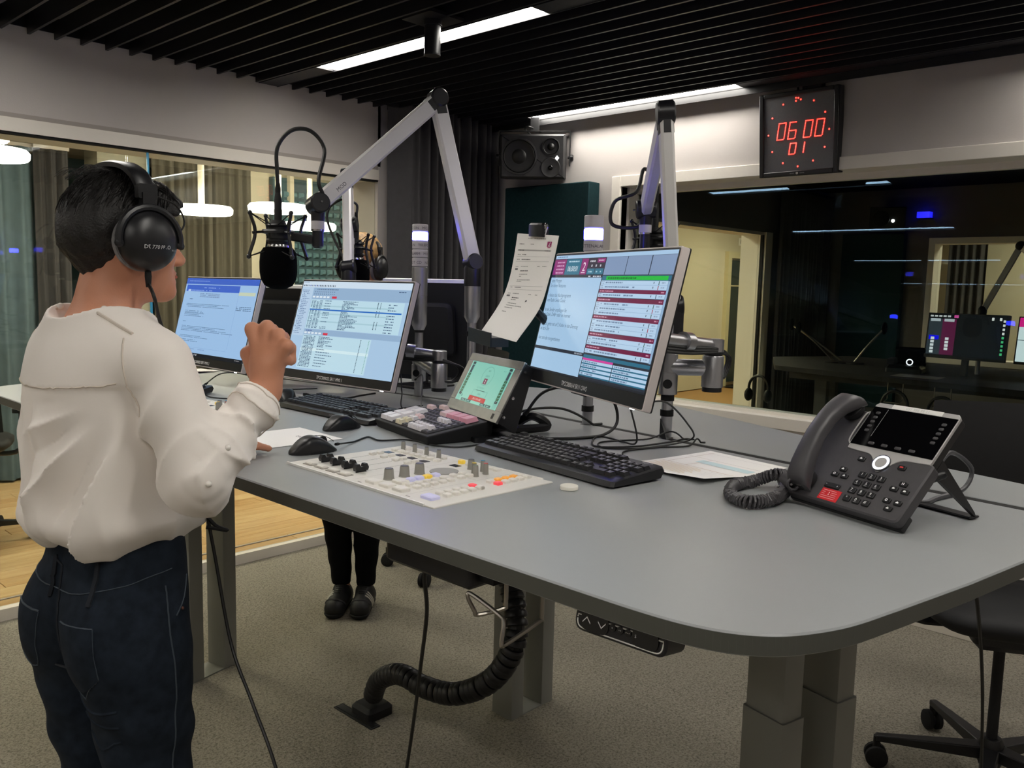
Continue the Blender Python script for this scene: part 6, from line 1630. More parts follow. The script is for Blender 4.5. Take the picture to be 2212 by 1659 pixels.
def laplace(V, F, it=2, lam=.5):
    e = np.concatenate([F[:, [0, 1]], F[:, [1, 2]], F[:, [2, 3]], F[:, [3, 0]]]); e = np.concatenate([e, e[:, ::-1]])
    for _ in range(it):
        acc = np.zeros_like(V); np.add.at(acc, e[:, 0], V[e[:, 1]]); c = np.bincount(e[:, 0], minlength=len(V))[:, None]
        V = V+lam*(acc/np.maximum(c, 1)-V)
    return V
from mathutils.bvhtree import BVHTree
def bvh(o): return BVHTree.FromPolygons([v.co.copy() for v in o.data.vertices], [tuple(p.vertices) for p in o.data.polygons])
def on_surf(tree, pts, off=.001):
    out = []
    for p in pts:
        c, n, i, d = tree.find_nearest(Vector(p))
        if c is not None: out.append(c+n*off)
    return out

# ------------------------------------------------------------------ presenter
WM = M_yaw(.58, 1.49, 0, 8); WI = WM.inverted()
def wl_(x, y, z): return tuple(WI @ Vector((x, y, z)))
SHR, ELR, WRR = wl_(.594, 1.335, 1.362), wl_(.622, 1.265, 1.188), wl_(.757, 1.292, 1.312)
SHL, ELL, WRL = wl_(.565, 1.635, 1.36), wl_(.62, 1.73, 1.14), wl_(.83, 1.66, 1.155)
KN = [wl_(.753, 1.326, 1.416), wl_(.768, 1.303, 1.420), wl_(.775, 1.279, 1.408), wl_(.778, 1.258, 1.391)]
Fd = Vector((.728, .685, 0)); 
def w_off(p, dv): return tuple(Vector(p)+(WI.to_3x3() @ Vector(dv)))
HS, HPV, HSH = .885, v3((0, .03, 1.48)), v3((0, -.012, 0))
def hs_in(P): return (P-HSH-HPV)/HS+HPV
def hpt(p): return Vector([(p[i]-HPV[i])*HS+HPV[i]+HSH[i] for i in range(3)])
def head_sdf(P, z0=0.):
    P0 = P; P = hs_in(P)
    d = s_ell(P, (0, .03, 1.602), (.072, .092, .080))
    d = smin(d, s_ell(P, (0, .072, 1.548), (.057, .070, .088)), .03)
    d = smin(d, s_cap(P, (0, .055, 1.505), (0, .112, 1.482), .042, .026), .03)
    d = smin(d, s_ell(P, (0, .130, 1.474), (.02, .016, .015)), .02)
    d = smin(d, s_ell(P, (0, .122, 1.597), (.046, .022, .014)), .02)
    d = smin(d, s_cap(P, (0, .136, 1.578), (0, .163, 1.540), .008, .011), .012)
    d = smin(d, s_ell(P, (0, .153, 1.534), (.017, .013, .008)), .008)
    d = smin(d, s_ell(P, (0, .137, 1.512), (.021, .013, .007)), .008)
    d = smin(d, s_ell(P, (0, .134, 1.496), (.019, .013, .008)), .008)
    d = sub(d, s_ell(P, (0, .150, 1.5035), (.015, .014, .0035)), .004)
    for s_ in (-1, 1):
        d = sub(d, s_ell(P, (s_*.030, .141, 1.574), (.014, .012, .009)), .012)
        d = smin(d, s_ell(P, (s_*.030, .121, 1.574), (.013, .013, .012)), .006)
        d = smin(d, s_ell(P, (s_*.076, .028, 1.562), (.008, .019, .031)), .008)
        d = smin(d, s_ell(P, (s_*.043, .095, 1.545), (.018, .025, .02)), .02)
    d = d*HS
    d = smin(d, s_cap(P0, (0, -.022, 1.39), (0, .012, 1.53), .053, .046), .03)
    return d
def fingers(P, d):
    f1 = Vector((.66, .62, -.18)); 
    for i, k in enumerate(KN):
        L1, L2 = (.036, .028) if i < 3 else (.030, .022); r_ = (.0105, .0108, .0104, .0092)[i]
        a = k; b = w_off(a, f1*L1); c = w_off(b, Vector((.05, .02, -1))*L2); e = w_off(c, Vector((-.75, -.6, .1))*.016)
        q = smin(s_cap(P, a, b, r_*1.08, r_), s_cap(P, b, c, r_, r_*.92), .004); q = smin(q, s_cap(P, c, e, r_*.92, r_*.85), .004)
        d = smin(d, q, .0035)
        d = smin(d, s_cap(P, w_off(WRR, (0, 0, .025)), a, .016, .0105), .010)
    t0 = w_off(WRR, (.0, .03, .03)); t1 = wl_(.755, 1.345, 1.372); t2 = wl_(.785, 1.345, 1.392); t3 = wl_(.80, 1.315, 1.392)
    d = smin(d, smin(s_cap(P, t0, t1, .016, .0125), smin(s_cap(P, t1, t2, .012, .0108), s_cap(P, t2, t3, .0108, .0095), .004), .006), .010)
    return d
def skin_w(P):
    d = head_sdf(P)
    d = smin(d, s_cap(P, (-.12, -.015, 1.385), (.12, -.015, 1.385), .04, .04), .05)
    d = smin(d, s_ell(P, (0, .0, 1.27), (.125, .085, .16)), .05)
    d = smin(d, s_ell(P, (0, 0, 1.08), (.112, .08, .14)), .05)
    d = smin(d, s_ell(P, (0, .0, .95), (.12, .075, .11)), .04)
    for s_ in (-1, 1):
        d = smin(d, s_cap(P, (s_*.08, -.005, .88), (s_*.08, .01, .5), .06, .045), .03); d = smin(d, s_cap(P, (s_*.08, .01, .5), (s_*.085, -.025, .09), .048, .035), .02)
        d = smin(d, s_cap(P, (s_*.085, -.03, .05), (s_*.095, .10, .035), .035, .03), .02)
    d = smin(d, s_cap(P, SHR, ELR, .045, .04), .03); d = smin(d, s_cap(P, ELR, WRR, .04, .026), .015)
    d = smin(d, s_cap(P, SHL, ELL, .045, .04), .03); d = smin(d, s_cap(P, ELL, WRL, .04, .026), .015)
    # fist
    d = smin(d, s_cap(P, WRR, w_off(WRR, (.008, .004, .045)), .025, .030), .012)
    d = fingers(P, d)
    # left hand resting flat on the desk
    h0 = Vector(WRL)
    for i in range(4):
        a = h0+Vector((-.03+i*.02, .07, -.008)); b = a+Vector((-.004+i*.004, .035, -.004)); c = b+Vector((0, .03, -.01))
        d = smin(d, s_cap(P, tuple(h0), tuple(a), .02, .011), .012); d = smin(d, s_cap(P, tuple(a), tuple(b), .0095, .0088), .004); d = smin(d, s_cap(P, tuple(b), tuple(c), .0088, .0075), .004)
    d = smin(d, s_cap(P, tuple(h0+Vector((.02, .02, 0))), tuple(h0+Vector((.06, .055, -.012))), .013, .009), .01)
    return d
V, F = surface(skin_w, (-.34, -.2, 0), (.36, .45, 1.72), .0043)
V = laplace(V, F, 1, .4)
pw = np_mesh('person', V, F, 'skin', None, WM)
tag(pw, 'person in white blouse and dark jeans with raised fist and headphones, at the left', 'person')
def hair_w(P):
    P = hs_in(P)
    wv = .0012*np.sin(P[:, 0]*300+5*np.sin(P[:, 1]*30)+P[:, 2]*60)+.001*np.sin(P[:, 0]*160-P[:, 1]*210+P[:, 2]*90)
    d = s_ell(P, (0, .032, 1.617), (.081, .096, .090))
    d = smin(d, s_ell(P, (0, -.024, 1.592), (.068, .052, .060)), .03)
    d = smin(d, s_cap(P, (0, -.022, 1.565), (0, -.004, 1.512), .046, .034), .03)
    d = smin(d, s_cap(P, (-.02, .10, 1.666), (.03, .132, 1.645), .028, .017), .025)
    d = smin(d, s_cap(P, (.03, .10, 1.66), (.058, .118, 1.625), .022, .010), .02)
    d = sub(d, s_ell(P, (0, .155, 1.572), (.105, .078, .076)), .008)
    d = sub(d, s_ell(P, (0, .085, 1.478), (.12, .085, .085)), .012)
    d = sub(d, s_ell(P, (.0, .06, 1.455), (.12, .11, .075)), .012)
    return (d+wv)*HS
V, F = surface(hair_w, (-.11, -.12, 1.47), (.11, .17, 1.74), .0036); V = laplace(V, F, 1, .3)
np_mesh('hair', V, F, 'hair_dark', pw)
# strands combed back over the cap
ht = bvh(bpy.data.objects['hair'])
st = MB(); rr = random.Random(4)
def strand(p, d, n, L_, lift):
    pts = []
    for k in range(n):
        c, nn, _i, _d = ht.find_nearest(p)
        if c is None: break
        pts.append(c+nn*(.0006+lift*math.sin(PI*k/n)))
        dd = d-nn*d.dot(nn); dd.normalize(); d = (dd*.8+Vector((rr.uniform(-.15, .15), rr.uniform(-.15, .15), -.28))*.35); p = c+dd*L_/n
    if len(pts) > 2: st.tube(pts, [.0011*(1-.7*k/len(pts)) for k in range(len(pts))], 3)
for k in range(620):
    a = rr.uniform(0, 2*PI); e = rr.uniform(.05, 1.15)
    p = hpt((.081*math.sin(e)*math.cos(a), .032+.094*math.sin(e)*math.sin(a), 1.614+.082*math.cos(e)))
    d = Vector((math.cos(a)*.6, math.sin(a)*.5-.55, -.2)); strand(p, d, 6, rr.uniform(.03, .06), rr.uniform(0, .0025))
for k in range(90):
    p = hpt((rr.uniform(-.05, .06), rr.uniform(.06, .1), 1.68)); strand(p, Vector((rr.uniform(-.1, .5), 1, -.2)), 6, rr.uniform(.04, .06), .001)
for k in range(50):
    a = rr.uniform(-1.2, 1.2); p = hpt((.05*math.sin(a), -.02+.03*math.cos(a), 1.697)); q = p+Vector((rr.uniform(-.01, .01), rr.uniform(-.04, -.015), rr.uniform(-.004, .007)))
    st.tube(spline([p, q, q+Vector((0, -.02, -.014))], 4), .0005, 3)
so_ = st.build('hair_strands', 'hair_dark', pw); so_['kind'] = 'stuff'
for s_ in (-1, 1):
    MB().ell(hpt((s_*.030, .1245, 1.574)), (.0097, .0093, .0084), 14, 10).build('eye', 'eye_white', pw)
    MB().ell(hpt((s_*.030, .1335, 1.574)), (.004, .002, .004), 12, 8).build('iris', 'hair_dark', pw)
    MB().tube(spline([hpt(p) for p in ((s_*.017, .134, 1.579), (s_*.03, .139, 1.583), (s_*.044, .128, 1.579))], 5), .0015, 5).build('eyelash', 'hair_dark', pw)
    MB().tube(spline([hpt(p) for p in ((s_*.014, .141, 1.598), (s_*.032, .142, 1.604), (s_*.052, .126, 1.599))], 5), .0025, 5).build('eyebrow', 'hair_dark', pw)
MB().tube(spline([hpt(p) for p in ((-.016, .142, 1.505), (0, .1475, 1.507), (.016, .142, 1.505))], 5), .0031, 6).build('lips', 'lip', pw)

def ridge(s): return (1-np.abs(np.sin(s)))**2.2
def blouse_w(P):
    x, y, z = P[:, 0], P[:, 1], P[:, 2]
    th = np.arctan2(x, -y)
    d = s_ell(P, (0, -.004, 1.29), (.152, .112, .165))
    d = smin(d, s_ell(P, (0, -.022, 1.27), (.14, .104, .18)), .04)
    d = smin(d, s_cap(P, (-.112, -.012, 1.368), (.112, -.012, 1.368), .054, .054), .05)
    d = smin(d, s_ell(P, (0, -.008, 1.15), (.152, .122, .15)), .06)
    d = smin(d, s_ell(P, (0, -.008, 1.10), (.160, .126, .05)), .05)
    d = smin(d, s_ell(P, (.0, -.015, 1.435), (.085, .07, .028)), .03)
    low = ss(1.34-z, 0, .12)
    ap = np.arctan2(x-.15, 1.30-z+.02); rad = np.sqrt((x-.15)**2+(z-1.30)**2)
    ap2 = np.arctan2(x+.15, 1.30-z+.02)
    fold = -.008*ridge(x*26+1.1*np.sin(z*9)+.6)*ss(-y, -.02, .04)-.020*ridge(ap*6.5+.9+2.0*rad)*ss(rad, .04, .14)*ss(x, -.06, .05)+.010*ridge(ap*6.5+2.6+2.0*rad)*ss(rad, .04, .14)*ss(x, -.06, .05)-.004*ridge(ap2*5+.4)*ss(-x, .0, .08)
    fold = fold-.006*ridge(th*4.2+z*5)*ss(1.2-z, 0, .12)+.005
    d = d+fold*low
    bk = ss(-y, 0, .05)
    d = d-bk*.004*ss(z, 1.318+.05*np.abs(x), 1.323+.05*np.abs(x))
    d = d+bk*low*(.007*np.exp(-((x+.012)/.005)**2)-.005*np.exp(-((x-.01)/.012)**2)-.005*np.exp(-((x+.034)/.011)**2))
    d = d-.004*np.exp(-((z-1.09)/.024)**2)*(1+.6*np.sin(th*6))
    arms = None
    for A, B_, C_, sg in ((SHR, ELR, WRR, 1), (SHL, ELL, WRL, -1)):
        a, b, c = v3(A), v3(B_), v3(C_)
        ab = b-a; t = np.clip(((P-a) @ ab)/float(ab @ ab), 0, 1); bc = c-b; t2 = np.clip(((P-b) @ bc)/float(bc @ bc), 0, 1)
        u = s_cap(P, A, B_, .056, .050); f = s_cap(P, B_, tuple(b+(c-b)*.80), .049, .042)
        cuf = s_cap(P, tuple(b+(c-b)*.80), tuple(b+(c-b)*.93), .042, .040)
        q1 = (P-b) @ (np.cross(ab, bc)/np.linalg.norm(np.cross(ab, bc)))
        u = u-.015*ridge(t*2.6+x*14+y*10)*ss(t, .1, .5)-.011*ridge(t*7+q1*34)*ss(t, .5, .9)+.006*ridge(t*7+q1*34+1.4)*ss(t, .5, .9)+.004
        f = f-.016*ridge(t2*6.5+q1*24+.4)*(1-.5*t2)-.008*ridge(t2*12-q1*42+1.)*ss(t2, .0, .3)+.007*ridge(t2*6.5+q1*24+1.9)+.005
        q = smin(u, smin(f, cuf, .005), .03)
        arms = q if arms is None else np.minimum(arms, q)
    kk = .004+.03*ss(z, 1.25, 1.36)
    hh = np.clip(.5+.5*(arms-d)/kk, 0, 1); d = arms+(d-arms)*hh-kk*hh*(1-hh)
    # hem and neck opening
    hem = 1.052+.008*np.sin(th*5+1)+.006*np.sin(th*9)+.012*np.exp(-((th-1.0)/.25)**2)*-1
    d = smax(d, hem-z, .01)
    d = sub(d, s_ell(P, (0, -.004, 1.462), (.082, .102, .058)), .004)
    # sleeve end opening
    c, b = v3(WRR), v3(ELR); ax = (c-b)/np.linalg.norm(c-b)
    near = np.linalg.norm(P-c, axis=1) < .09
    d = np.where(near, smax(d, (P-(c-ax*.012)) @ ax, .004), d)
    return d
V, F = surface(blouse_w, (-.34, -.24, .96), (.36, .42, 1.5), .0040); V = laplace(V, F, 1, .4)
bl = np_mesh('blouse', V, F, 'blouse', pw)
bt = bvh(bl)
for s_, nm in ((1, 'r'), (-1, 'l')):
    MB().tube(on_surf(bt, spline([(s_*.07, -.06, 1.44), (s_*.11, -.055, 1.43), (s_*.15, -.05, 1.415)], 8), .0012), .0026, 6).build('epaulette', 'blouse_seam', bl)
    for p in on_surf(bt, [(s_*.075, -.05, 1.445)], .0015): MB().ell(p, (.006, .006, .006), 12, 8).build('button', 'button_pearl', bl)
    MB().tube(on_surf(bt, spline([(s_*.15, -.075, 1.42), (s_*.165, -.08, 1.34), (s_*.165, -.085, 1.29)], 10), .0006), .0014, 5).build('sleeve_seam', 'blouse_seam', bl)
MB().tube(on_surf(bt, spline([(-.17, -.1, 1.325), (-.09, -.14, 1.322), (0, -.15, 1.318), (.09, -.14, 1.322), (.16, -.1, 1.33)], 14), .0004), .0012, 5).build('yoke_seam', 'blouse_seam', bl)
cc = Vector(WRR); ax = (cc-Vector(ELR)).normalized()
for k in (.012, .05):
    ctr = cc-ax*(k+.004); u_ = ax.orthogonal().normalized(); w_ = ax.cross(u_)
    MB().tube(on_surf(bt, [ctr+(u_*math.cos(2*PI*i/24)+w_*math.sin(2*PI*i/24))*.06 for i in range(24)], .0004), .0012, 5, closed=True).build('cuff_seam', 'blouse_seam', bl)
for p in on_surf(bt, [tuple(Vector(ELR)+Vector((.05, -.02, .0))), tuple(Vector(ELR)+Vector((.05, .02, .05)))], .001): MB().ell(p, (.005, .005, .005), 10, 8).build('button', 'button_pearl', bl)

def jeans_w(P):
    x, y, z = P[:, 0], P[:, 1], P[:, 2]
    d = s_ell(P, (0, -.0, 1.03), (.142, .098, .11))
    d = smin(d, s_ell(P, (0, -.008, .94), (.160, .104, .11)), .04)
    for s_ in (-1, 1):
        d = smin(d, s_ell(P, (s_*.075, -.045, .905), (.084, .082, .10)), .03)
        d = smin(d, s_cap(P, (s_*.088, -.02, .86), (s_*.080, .012, .5), .090, .060), .03); d = smin(d, s_cap(P, (s_*.08, .012, .5), (s_*.086, -.022, .1), .058, .045), .02)
    d = d+.006*np.exp(-(x/.008)**2)*ss(-y, .06, .11)*ss(z, .80, .86)
    d = d+.0025*np.sin(z*70+x*22+y*30)*ss(.86-z, 0, .1)+.002*np.sin(z*43-x*60)*ss(.9-z, 0, .2)
    d = smax(d, z-1.085, .004); d = smax(d, .075-z, .004)
    return d
V, F = surface(jeans_w, (-.24, -.22, .05), (.24, .2, 1.08), .0058); V = laplace(V, F, 2, .4)
je = np_mesh('jeans', V, F, 'denim', pw); jt = bvh(je)
def stitch(pts, nm='stitching', r_=.0011, m='denim_stitch', n=10): MB().tube(on_surf(jt, spline(pts, n), .0006), r_, 5).build(nm, m, je)
stitch([(-.16, -.07, 1.015), (-.08, -.12, 1.0), (0, -.14, .99), (.08, -.12, 1.0), (.16, -.05, 1.015), (.17, .02, 1.02)])
stitch([(0, -.16, 1.04), (.002, -.17, .97), (.004, -.18, .9), (.0, -.14, .82)], r_=.0022, m='denim_edge')
pk = [(.028, -.16, .945), (.128, -.13, .95), (.135, -.12, .86), (.09, -.15, .805), (.045, -.16, .825)]
stitch(pk[:2], r_=.0018, m='denim_stitch'); stitch([pk[1], (.133, -.13, .905), pk[2]]); stitch([pk[2], (.113, -.14, .83), pk[3]]); stitch([pk[3], (.066, -.16, .812), pk[4]]); stitch([pk[4], (.035, -.165, .885), pk[0]])
pu = MB()
def pkt(u, v):
    a = Vector(pk[0]).lerp(Vector(pk[1]), u); b = Vector(pk[4]).lerp(Vector(pk[2]), u)+Vector((0, 0, -.02*math.sin(PI*u)))
    return on_surf(jt, [a.lerp(b, v)], .0025)[0]
pu.grid(pkt, 14, 14); pu.build('back_pocket', 'denim', je)
stitch([(-.028, -.16, .945), (-.128, -.13, .95)], r_=.0018); stitch([(-.128, -.13, .95), (-.135, -.12, .86), (-.09, -.15, .805)]); stitch([(-.028, -.16, .945), (-.045, -.16, .825), (-.09, -.15, .805)])
stitch([(.18, -.0, 1.0), (.19, -.005, .9), (.185, .0, .8), (.17, .0, .65)], r_=.0014)
stitch([(.15, .08, .995), (.17, .05, .965), (.19, .02, .945)], r_=.0014)
stitch([(.10, -.11, 1.045), (.102, -.12, 1.01), (.103, -.125, .985)], 'belt_loop', .005, 'denim_edge'); stitch([(-.005, -.15, 1.045), (-.003, -.16, 1.01), (0, -.17, .98)], 'belt_loop', .005, 'denim_edge')
for p in on_surf(jt, [(.178, .04, .95)], .001): MB().ell(p, (.003, .003, .003), 8, 6).build('rivet', 'brown_tag', je)
for k in range(3):
    MB().tube(on_surf(jt, spline([(.03+.01*k, -.13, .80-.03*k), (.09, -.13, .785-.03*k), (.14, -.09, .80-.03*k)], 8), -.0008), .003, 5).build('crease', 'denim', je)
for s_ in (-1, 1):
    V, F = surface(lambda P, s_=s_: smax(smin(s_cap(P, (s_*.086, -.03, .06), (s_*.10, .13, .045), .05, .042), s_ell(P, (s_*.086, -.03, .09), (.045, .05, .05)), .02), .004-P[:, 2], .003), (s_*.095-.07, -.1, 0), (s_*.095+.07, .2, .16), .006)
    np_mesh('shoe', V, F, 'shoe_black', pw)

# headphones on the presenter
hp = thing('headphones', 'black closed headphones with grey velour pads worn by the person in white', 'headphones', WM)
HY, HZ = .022, 1.560
bh = [Vector((.083, HY, 1.634)), Vector((.079, HY-.001, 1.652)), Vector((.066, HY-.003, 1.670)), Vector((.041, HY-.005, 1.683))]
band = bh+[Vector((0, HY-.006, 1.688))]+[Vector((-p.x, p.y, p.z)) for p in bh[::-1]]
bp = spline(band, 6)
def strip(path, wd, th, nm, m):
    b_ = MB(); V = []; F = []
    for i, p in enumerate(path):
        t_ = (path[min(i+1, len(path)-1)]-path[max(i-1, 0)]).normalized(); yv = Vector((0, 1, 0)); n_ = t_.cross(yv).normalized()
        w_ = wd(i/(len(path)-1)) if callable(wd) else wd
        for (a, c_) in ((-1, -1), (1, -1), (1.0, .4), (.6, 1), (-.6, 1), (-1.0, .4)): V.append(p+yv*a*w_/2+n_*c_*th/2*(-1 if n_.dot(p-Vector((0, HY, 1.58))) < 0 else 1))
    k = 6
    for i in range(len(path)-1):
        for j in range(k): j2 = (j+1) % k; F.append((i*k+j, i*k+j2, (i+1)*k+j2, (i+1)*k+j))
    F.append(tuple(range(k))); F.append(tuple((len(path)-1)*k+j for j in range(k)))
    b_.add(V, F); return b_.build(nm, m, hp, sharp=50)
strip(bp, lambda f: .030+.006*math.sin(PI*f), .011, 'headband', 'black_plastic')
for s_ in (1, -1):
    X = s_*.079
    cup = MB().lathe([(.030, -.012), (.047, -.012), (.050, -.004), (.050, .006), (.047, .014), (.036, .024), (.018, .029), (.0001, .030)], (X+s_*.002, HY, HZ), (s_, 0, 0), 40).build('ear_cup', 'black_gloss' if False else 'black_plastic', hp)
    MB().lathe([(.026, -.026), (.042, -.027), (.050, -.02), (.0505, -.010), (.046, -.006)], (X+s_*.002, HY, HZ), (s_, 0, 0), 40, cap=False).build('ear_pad', 'velour', hp)
    yk = [Vector((X+s_*.012, HY+.0545*math.cos(a), HZ+.0545*math.sin(a))) for a in [R(-8+14*k) for k in range(15)]]
    MB().tube(yk, .0062, 8).build('yoke', 'black_plastic', hp)
    MB().b(min(X-.001*s_, X+s_*.012), max(X-.001*s_, X+s_*.012), HY-.011, HY+.011, HZ+.048, HZ+.078).build('slider', 'black_plastic', hp)
    MB().prism(rrect(.034, .024, .004, 2), -.005, .006, M=T3(X+s_*.003, HY, HZ+.080) @ Matrix.Rotation(s_*PI/2, 4, 'Y') @ Matrix.Rotation(PI/2, 4, 'Z')).build('slider_block', 'black_matte', hp)
    for a in (R(-6), R(186)): MB().lathe([(.006, -.004), (.007, .003), (.004, .005)], (X+s_*.012, HY+.0545*math.cos(a), HZ+.0545*math.sin(a)), (s_, 0, 0), 12).build('yoke_pivot', 'black_plastic', hp)
    pr = MB()
    def hp_txt(tx, y0, z0, size, col):
        V_, F_, w_ = glyphs(tx)
        pts = []
        for vx, vy in V_:
            yy, zz = y0+vx*size, z0+vy*size; r_ = math.hypot(yy, zz)
            ax_ = .0302-.0060*(r_/.018)**1.6 if r_ < .018 else (.029-(r_-.018)/.018*.005 if r_ < .036 else .024-(r_-.036)*.9)
            pts.append((X+s_*(.0058+ax_+.0004), HY+s_*yy, HZ+zz))
        pr.add(pts, F_, lin(col))
    hp_txt('DT 770 PRO', -.024, -.013, .0088, '#d8d8d8'); hp_txt('80 ohm', .026, -.016, .0040, '#a8a8a8')
    pr.build('cup_print', 'print', hp, smooth=False)
MB().tube(spline([(.082, HY+.016, HZ+.075), (.088, HY+.05, HZ+.062), (.09, HY+.064, HZ+.035), (.09, HY+.05, HZ+.01)], 8), .0016, 6).build('bridge_lead', 'cable_black', hp)
MB().lathe([(.0048, 0), (.0055, .012), (.004, .03)], (.085, HY-.002, HZ-.046), (.02, 0, -1), 12).build('strain_relief', 'black_rubber', hp)
cb = [Vector((.0855, HY-.002, HZ-.07))]+[WI @ Vector(p) for p in ((.608, 1.379, 1.468), (.632, 1.402, 1.412), (.69, 1.42, 1.30), (.705, 1.425, 1.18), (.705, 1.405, 1.086), (.712, 1.39, 1.0), (.72, 1.352, .85), (.715, 1.272, .771), (.71, 1.19, .69), (.72, 1.1, .5), (.8, 1.05, .2), (.85, 1.1, .01), (1.0, 1.3, .008))]
MB().tube(spline(cb, 10), .0031, 8).build('cable', 'cable_black', hp)
MB().tube(spline([WI @ Vector(p) for p in ((.700, 1.405, 1.085), (.715, 1.395, 1.062), (.735, 1.388, 1.05), (.715, 1.393, 1.056), (.700, 1.400, 1.06))], 5), .0035, 6).build('cable_tie', 'black_rubber', hp)

# ------------------------------------------------------------------ guest behind the monitors
GM = M_yaw(2.27, 3.12, 0, 222); GI = GM.inverted()
hdx = GI @ Vector((2.205, 2.975, 0)); HR = Matrix.Rotation(R(-14), 3, 'Z')
HRn = np.array(HR, np.float32)
def head_pts(P, dz): 
    q = P-v3((hdx.x, hdx.y, 0)); q = q @ HRn
    return q+v3((0, .03, dz))
def skin_g(P):
    d = head_sdf(head_pts(P, .0))
    d = smin(d, s_cap(P, (-.15, .02, 1.36), (.15, .02, 1.36), .05, .05), .06)
    d = smin(d, s_ell(P, (0, .0, 1.22), (.17, .11, .2)), .06); d = smin(d, s_ell(P, (0, -.02, .95), (.16, .12, .16)), .06)
    for s_ in (-1, 1):
        d = smin(d, s_cap(P, (s_*.09, -.02, .9), (s_*.062, .02, .5), .08, .052), .03); d = smin(d, s_cap(P, (s_*.062, .02, .5), (s_*.052, -.02, .1), .05, .036), .02)
        d = smin(d, s_cap(P, (s_*.05, -.03, .05), (s_*.055, .11, .03), .034, .026), .02)
        sh, el, wr = (s_*.19, .02, 1.36), (s_*.25, .08, 1.12), (s_*.16, .30, 1.16)
        d = smin(d, s_cap(P, sh, el, .05, .042), .03); d = smin(d, s_cap(P, el, wr, .042, .028), .02)
        for i in range(4):
            a = Vector(wr)+Vector((-.025+i*.017, .07, -.005)); b = a+Vector((0, .035, -.008)); c = b+Vector((0, .025, -.014))
            d = smin(d, s_cap(P, wr, tuple(a), .022, .012), .012); d = smin(d, s_cap(P, tuple(a), tuple(b), .010, .009), .004); d = smin(d, s_cap(P, tuple(b), tuple(c), .009, .008), .004)
        d = smin(d, s_cap(P, wr, tuple(Vector(wr)+Vector((-s_*.05, .05, 0))), .016, .010), .01)
    return d
V, F = surface(skin_g, (-.36, -.2, 0), (.36, .5, 1.72), .0085); V = laplace(V, F, 1, .4)
pg = np_mesh('person', V, F, 'skin_man', None, GM)
tag(pg, 'person with short fair hair and headphones standing behind the monitors', 'person')
def hair_g(P):
    q = head_pts(P, 0)
    d = s_ell(q, (0, .015, 1.628), (.081, .100, .086)); d = smin(d, s_ell(q, (0, -.04, 1.58), (.068, .055, .06)), .03)
    d = sub(d, s_ell(q, (0, .15, 1.575), (.1, .085, .085)), .012); d = sub(d, s_ell(q, (0, .08, 1.49), (.12, .1, .085)), .012)
    return d+.002*np.sin(P[:, 0]*210+P[:, 1]*160)
V, F = surface(hair_g, (-.2, -.05, 1.48), (.2, .36, 1.74), .006); np_mesh('hair', V, F, 'hair_blond', pg)
def shirt_g(P):
    d = smin(s_ell(P, (0, .0, 1.22), (.2, .14, .22)), s_cap(P, (-.16, .02, 1.355), (.16, .02, 1.355), .07, .07), .05); d = smin(d, s_ell(P, (0, -.01, 1.0), (.185, .14, .15)), .05)
    for s_ in (-1, 1): d = smin(d, smin(s_cap(P, (s_*.19, .02, 1.36), (s_*.25, .08, 1.12), .068, .06), s_cap(P, (s_*.25, .08, 1.12), (s_*.19, .22, 1.145), .06, .045), .02), .02)
    d = smax(d, .9-P[:, 2], .01); return sub(d, s_ell(P, (hdx.x*.5, hdx.y*.5, 1.47), (.09, .1, .06)), .006)+.003*np.sin(P[:, 2]*40+P[:, 0]*30)
V, F = surface(shirt_g, (-.36, -.2, .86), (.36, .34, 1.46), .009); np_mesh('shirt', V, F, 'shirt_dark', pg)
def pants_g(P):
    d = s_ell(P, (0, -.02, .94), (.175, .13, .14))
    for s_ in (-1, 1): d = smin(d, s_cap(P, (s_*.09, -.02, .88), (s_*.072, .02, .5), .098, .076), .03); d = smin(d, s_cap(P, (s_*.072, .02, .5), (s_*.056, -.02, .12), .074, .044), .006)
    d = smax(d, .105-P[:, 2], .004); return d+.002*np.sin(P[:, 2]*60+P[:, 0]*30)
V, F = surface(pants_g, (-.22, -.2, .08), (.22, .2, 1.06), .008); np_mesh('trousers', V, F, 'trouser_black', pg)
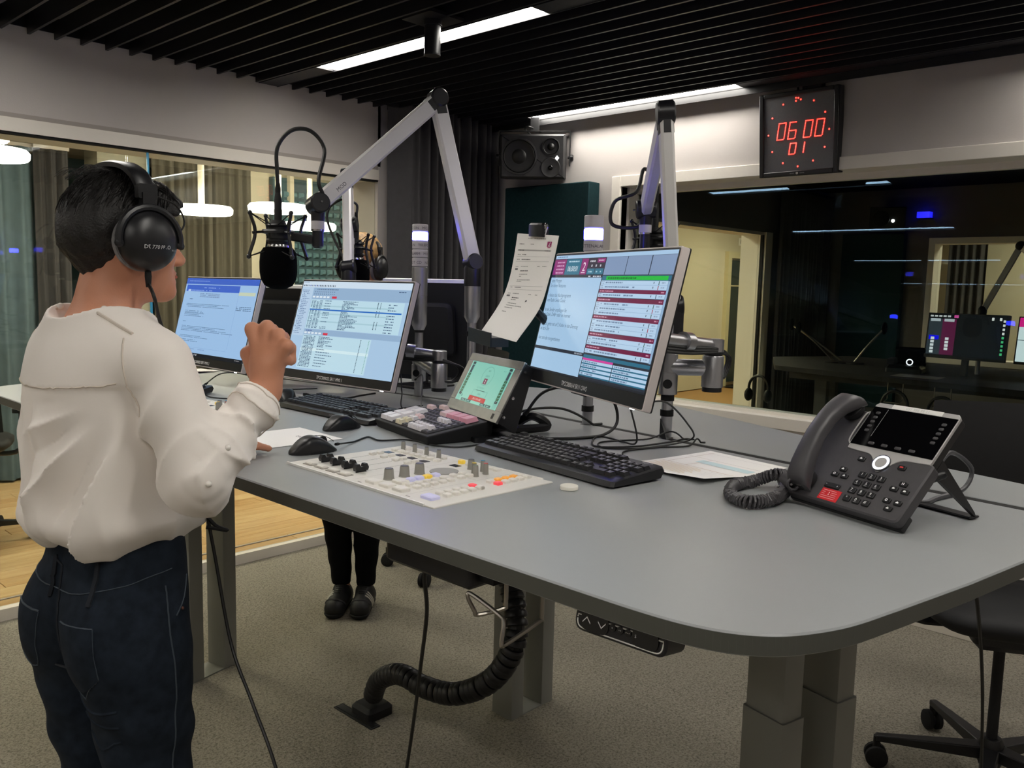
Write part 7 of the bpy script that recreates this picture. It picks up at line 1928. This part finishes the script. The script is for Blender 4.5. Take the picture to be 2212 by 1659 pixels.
for s_ in (-1, 1):
    V, F = surface(lambda P, s_=s_: smax(smin(smin(s_cap(P, (s_*.054, -.05, .045), (s_*.058, .12, .038), .046, .045), s_ell(P, (s_*.053, -.02, .075), (.04, .055, .04)), .02), s_cap(P, (s_*.053, -.0, .09), (s_*.055, .1, .05), .03, .025), .02), .018-P[:, 2], .003), (s_*.055-.06, -.12, 0), (s_*.055+.06, .2, .14), .005)
    so = np_mesh('shoe', V, F, 'shoe_black', pg)
    V, F = surface(lambda P, s_=s_: smax(smax(s_cap(P, (s_*.054, -.05, .04), (s_*.058, .125, .040), .049, .049), P[:, 2]-.024, .002), .001-P[:, 2], .001), (s_*.055-.06, -.12, -.005), (s_*.055+.06, .2, .04), .005)
    np_mesh('sole', V, F, 'black_rubber', so)
    stt = bvh(so)
    for k in range(3): MB().tube(on_surf(stt, spline([(s_*.098, .02+k*.018, .03), (s_*.09, .035+k*.018, .06), (s_*.075, .045+k*.018, .09)], 6), .001), .0035, 5).build('side_stripe', 'shoe_white', so)
    MB().tube(on_surf(stt, spline([(s_*.055-.035, .1, .05), (s_*.055, .125, .07), (s_*.055+.035, .1, .05)], 6), .001), .005, 5).build('toe_cap_seam', 'shoe_grey', so)
    for k in range(4): MB().tube(on_surf(stt, [(s_*.055-.018, .03+k*.015, .11), (s_*.055, .034+k*.015, .115), (s_*.055+.018, .03+k*.015, .11)], .001), .002, 5).build('lace', 'shoe_black', so)
# headphones of the guest: same design, placed on the other head
H2 = GM @ T3(hdx.x, hdx.y, 0) @ Matrix.Rotation(R(-14), 4, 'Z') @ T3(0, -.03, 0)
g_hp = copy_tree(hp, None, H2, 'black headphones with grey pads worn by the person behind the monitors')
for c_ in list(g_hp.children):
    if c_.name.startswith(('cable', 'cup_print', 'bridge_lead')): bpy.data.objects.remove(c_)
MB().tube(spline([(-.085, HY, HZ-.07), (-.1, HY+.02, 1.42), (-.09, HY+.1, 1.25), (-.08, HY+.12, 1.05), (-.06, HY+.1, .9)], 8), .003, 8).build('cable', 'cable_black', g_hp)
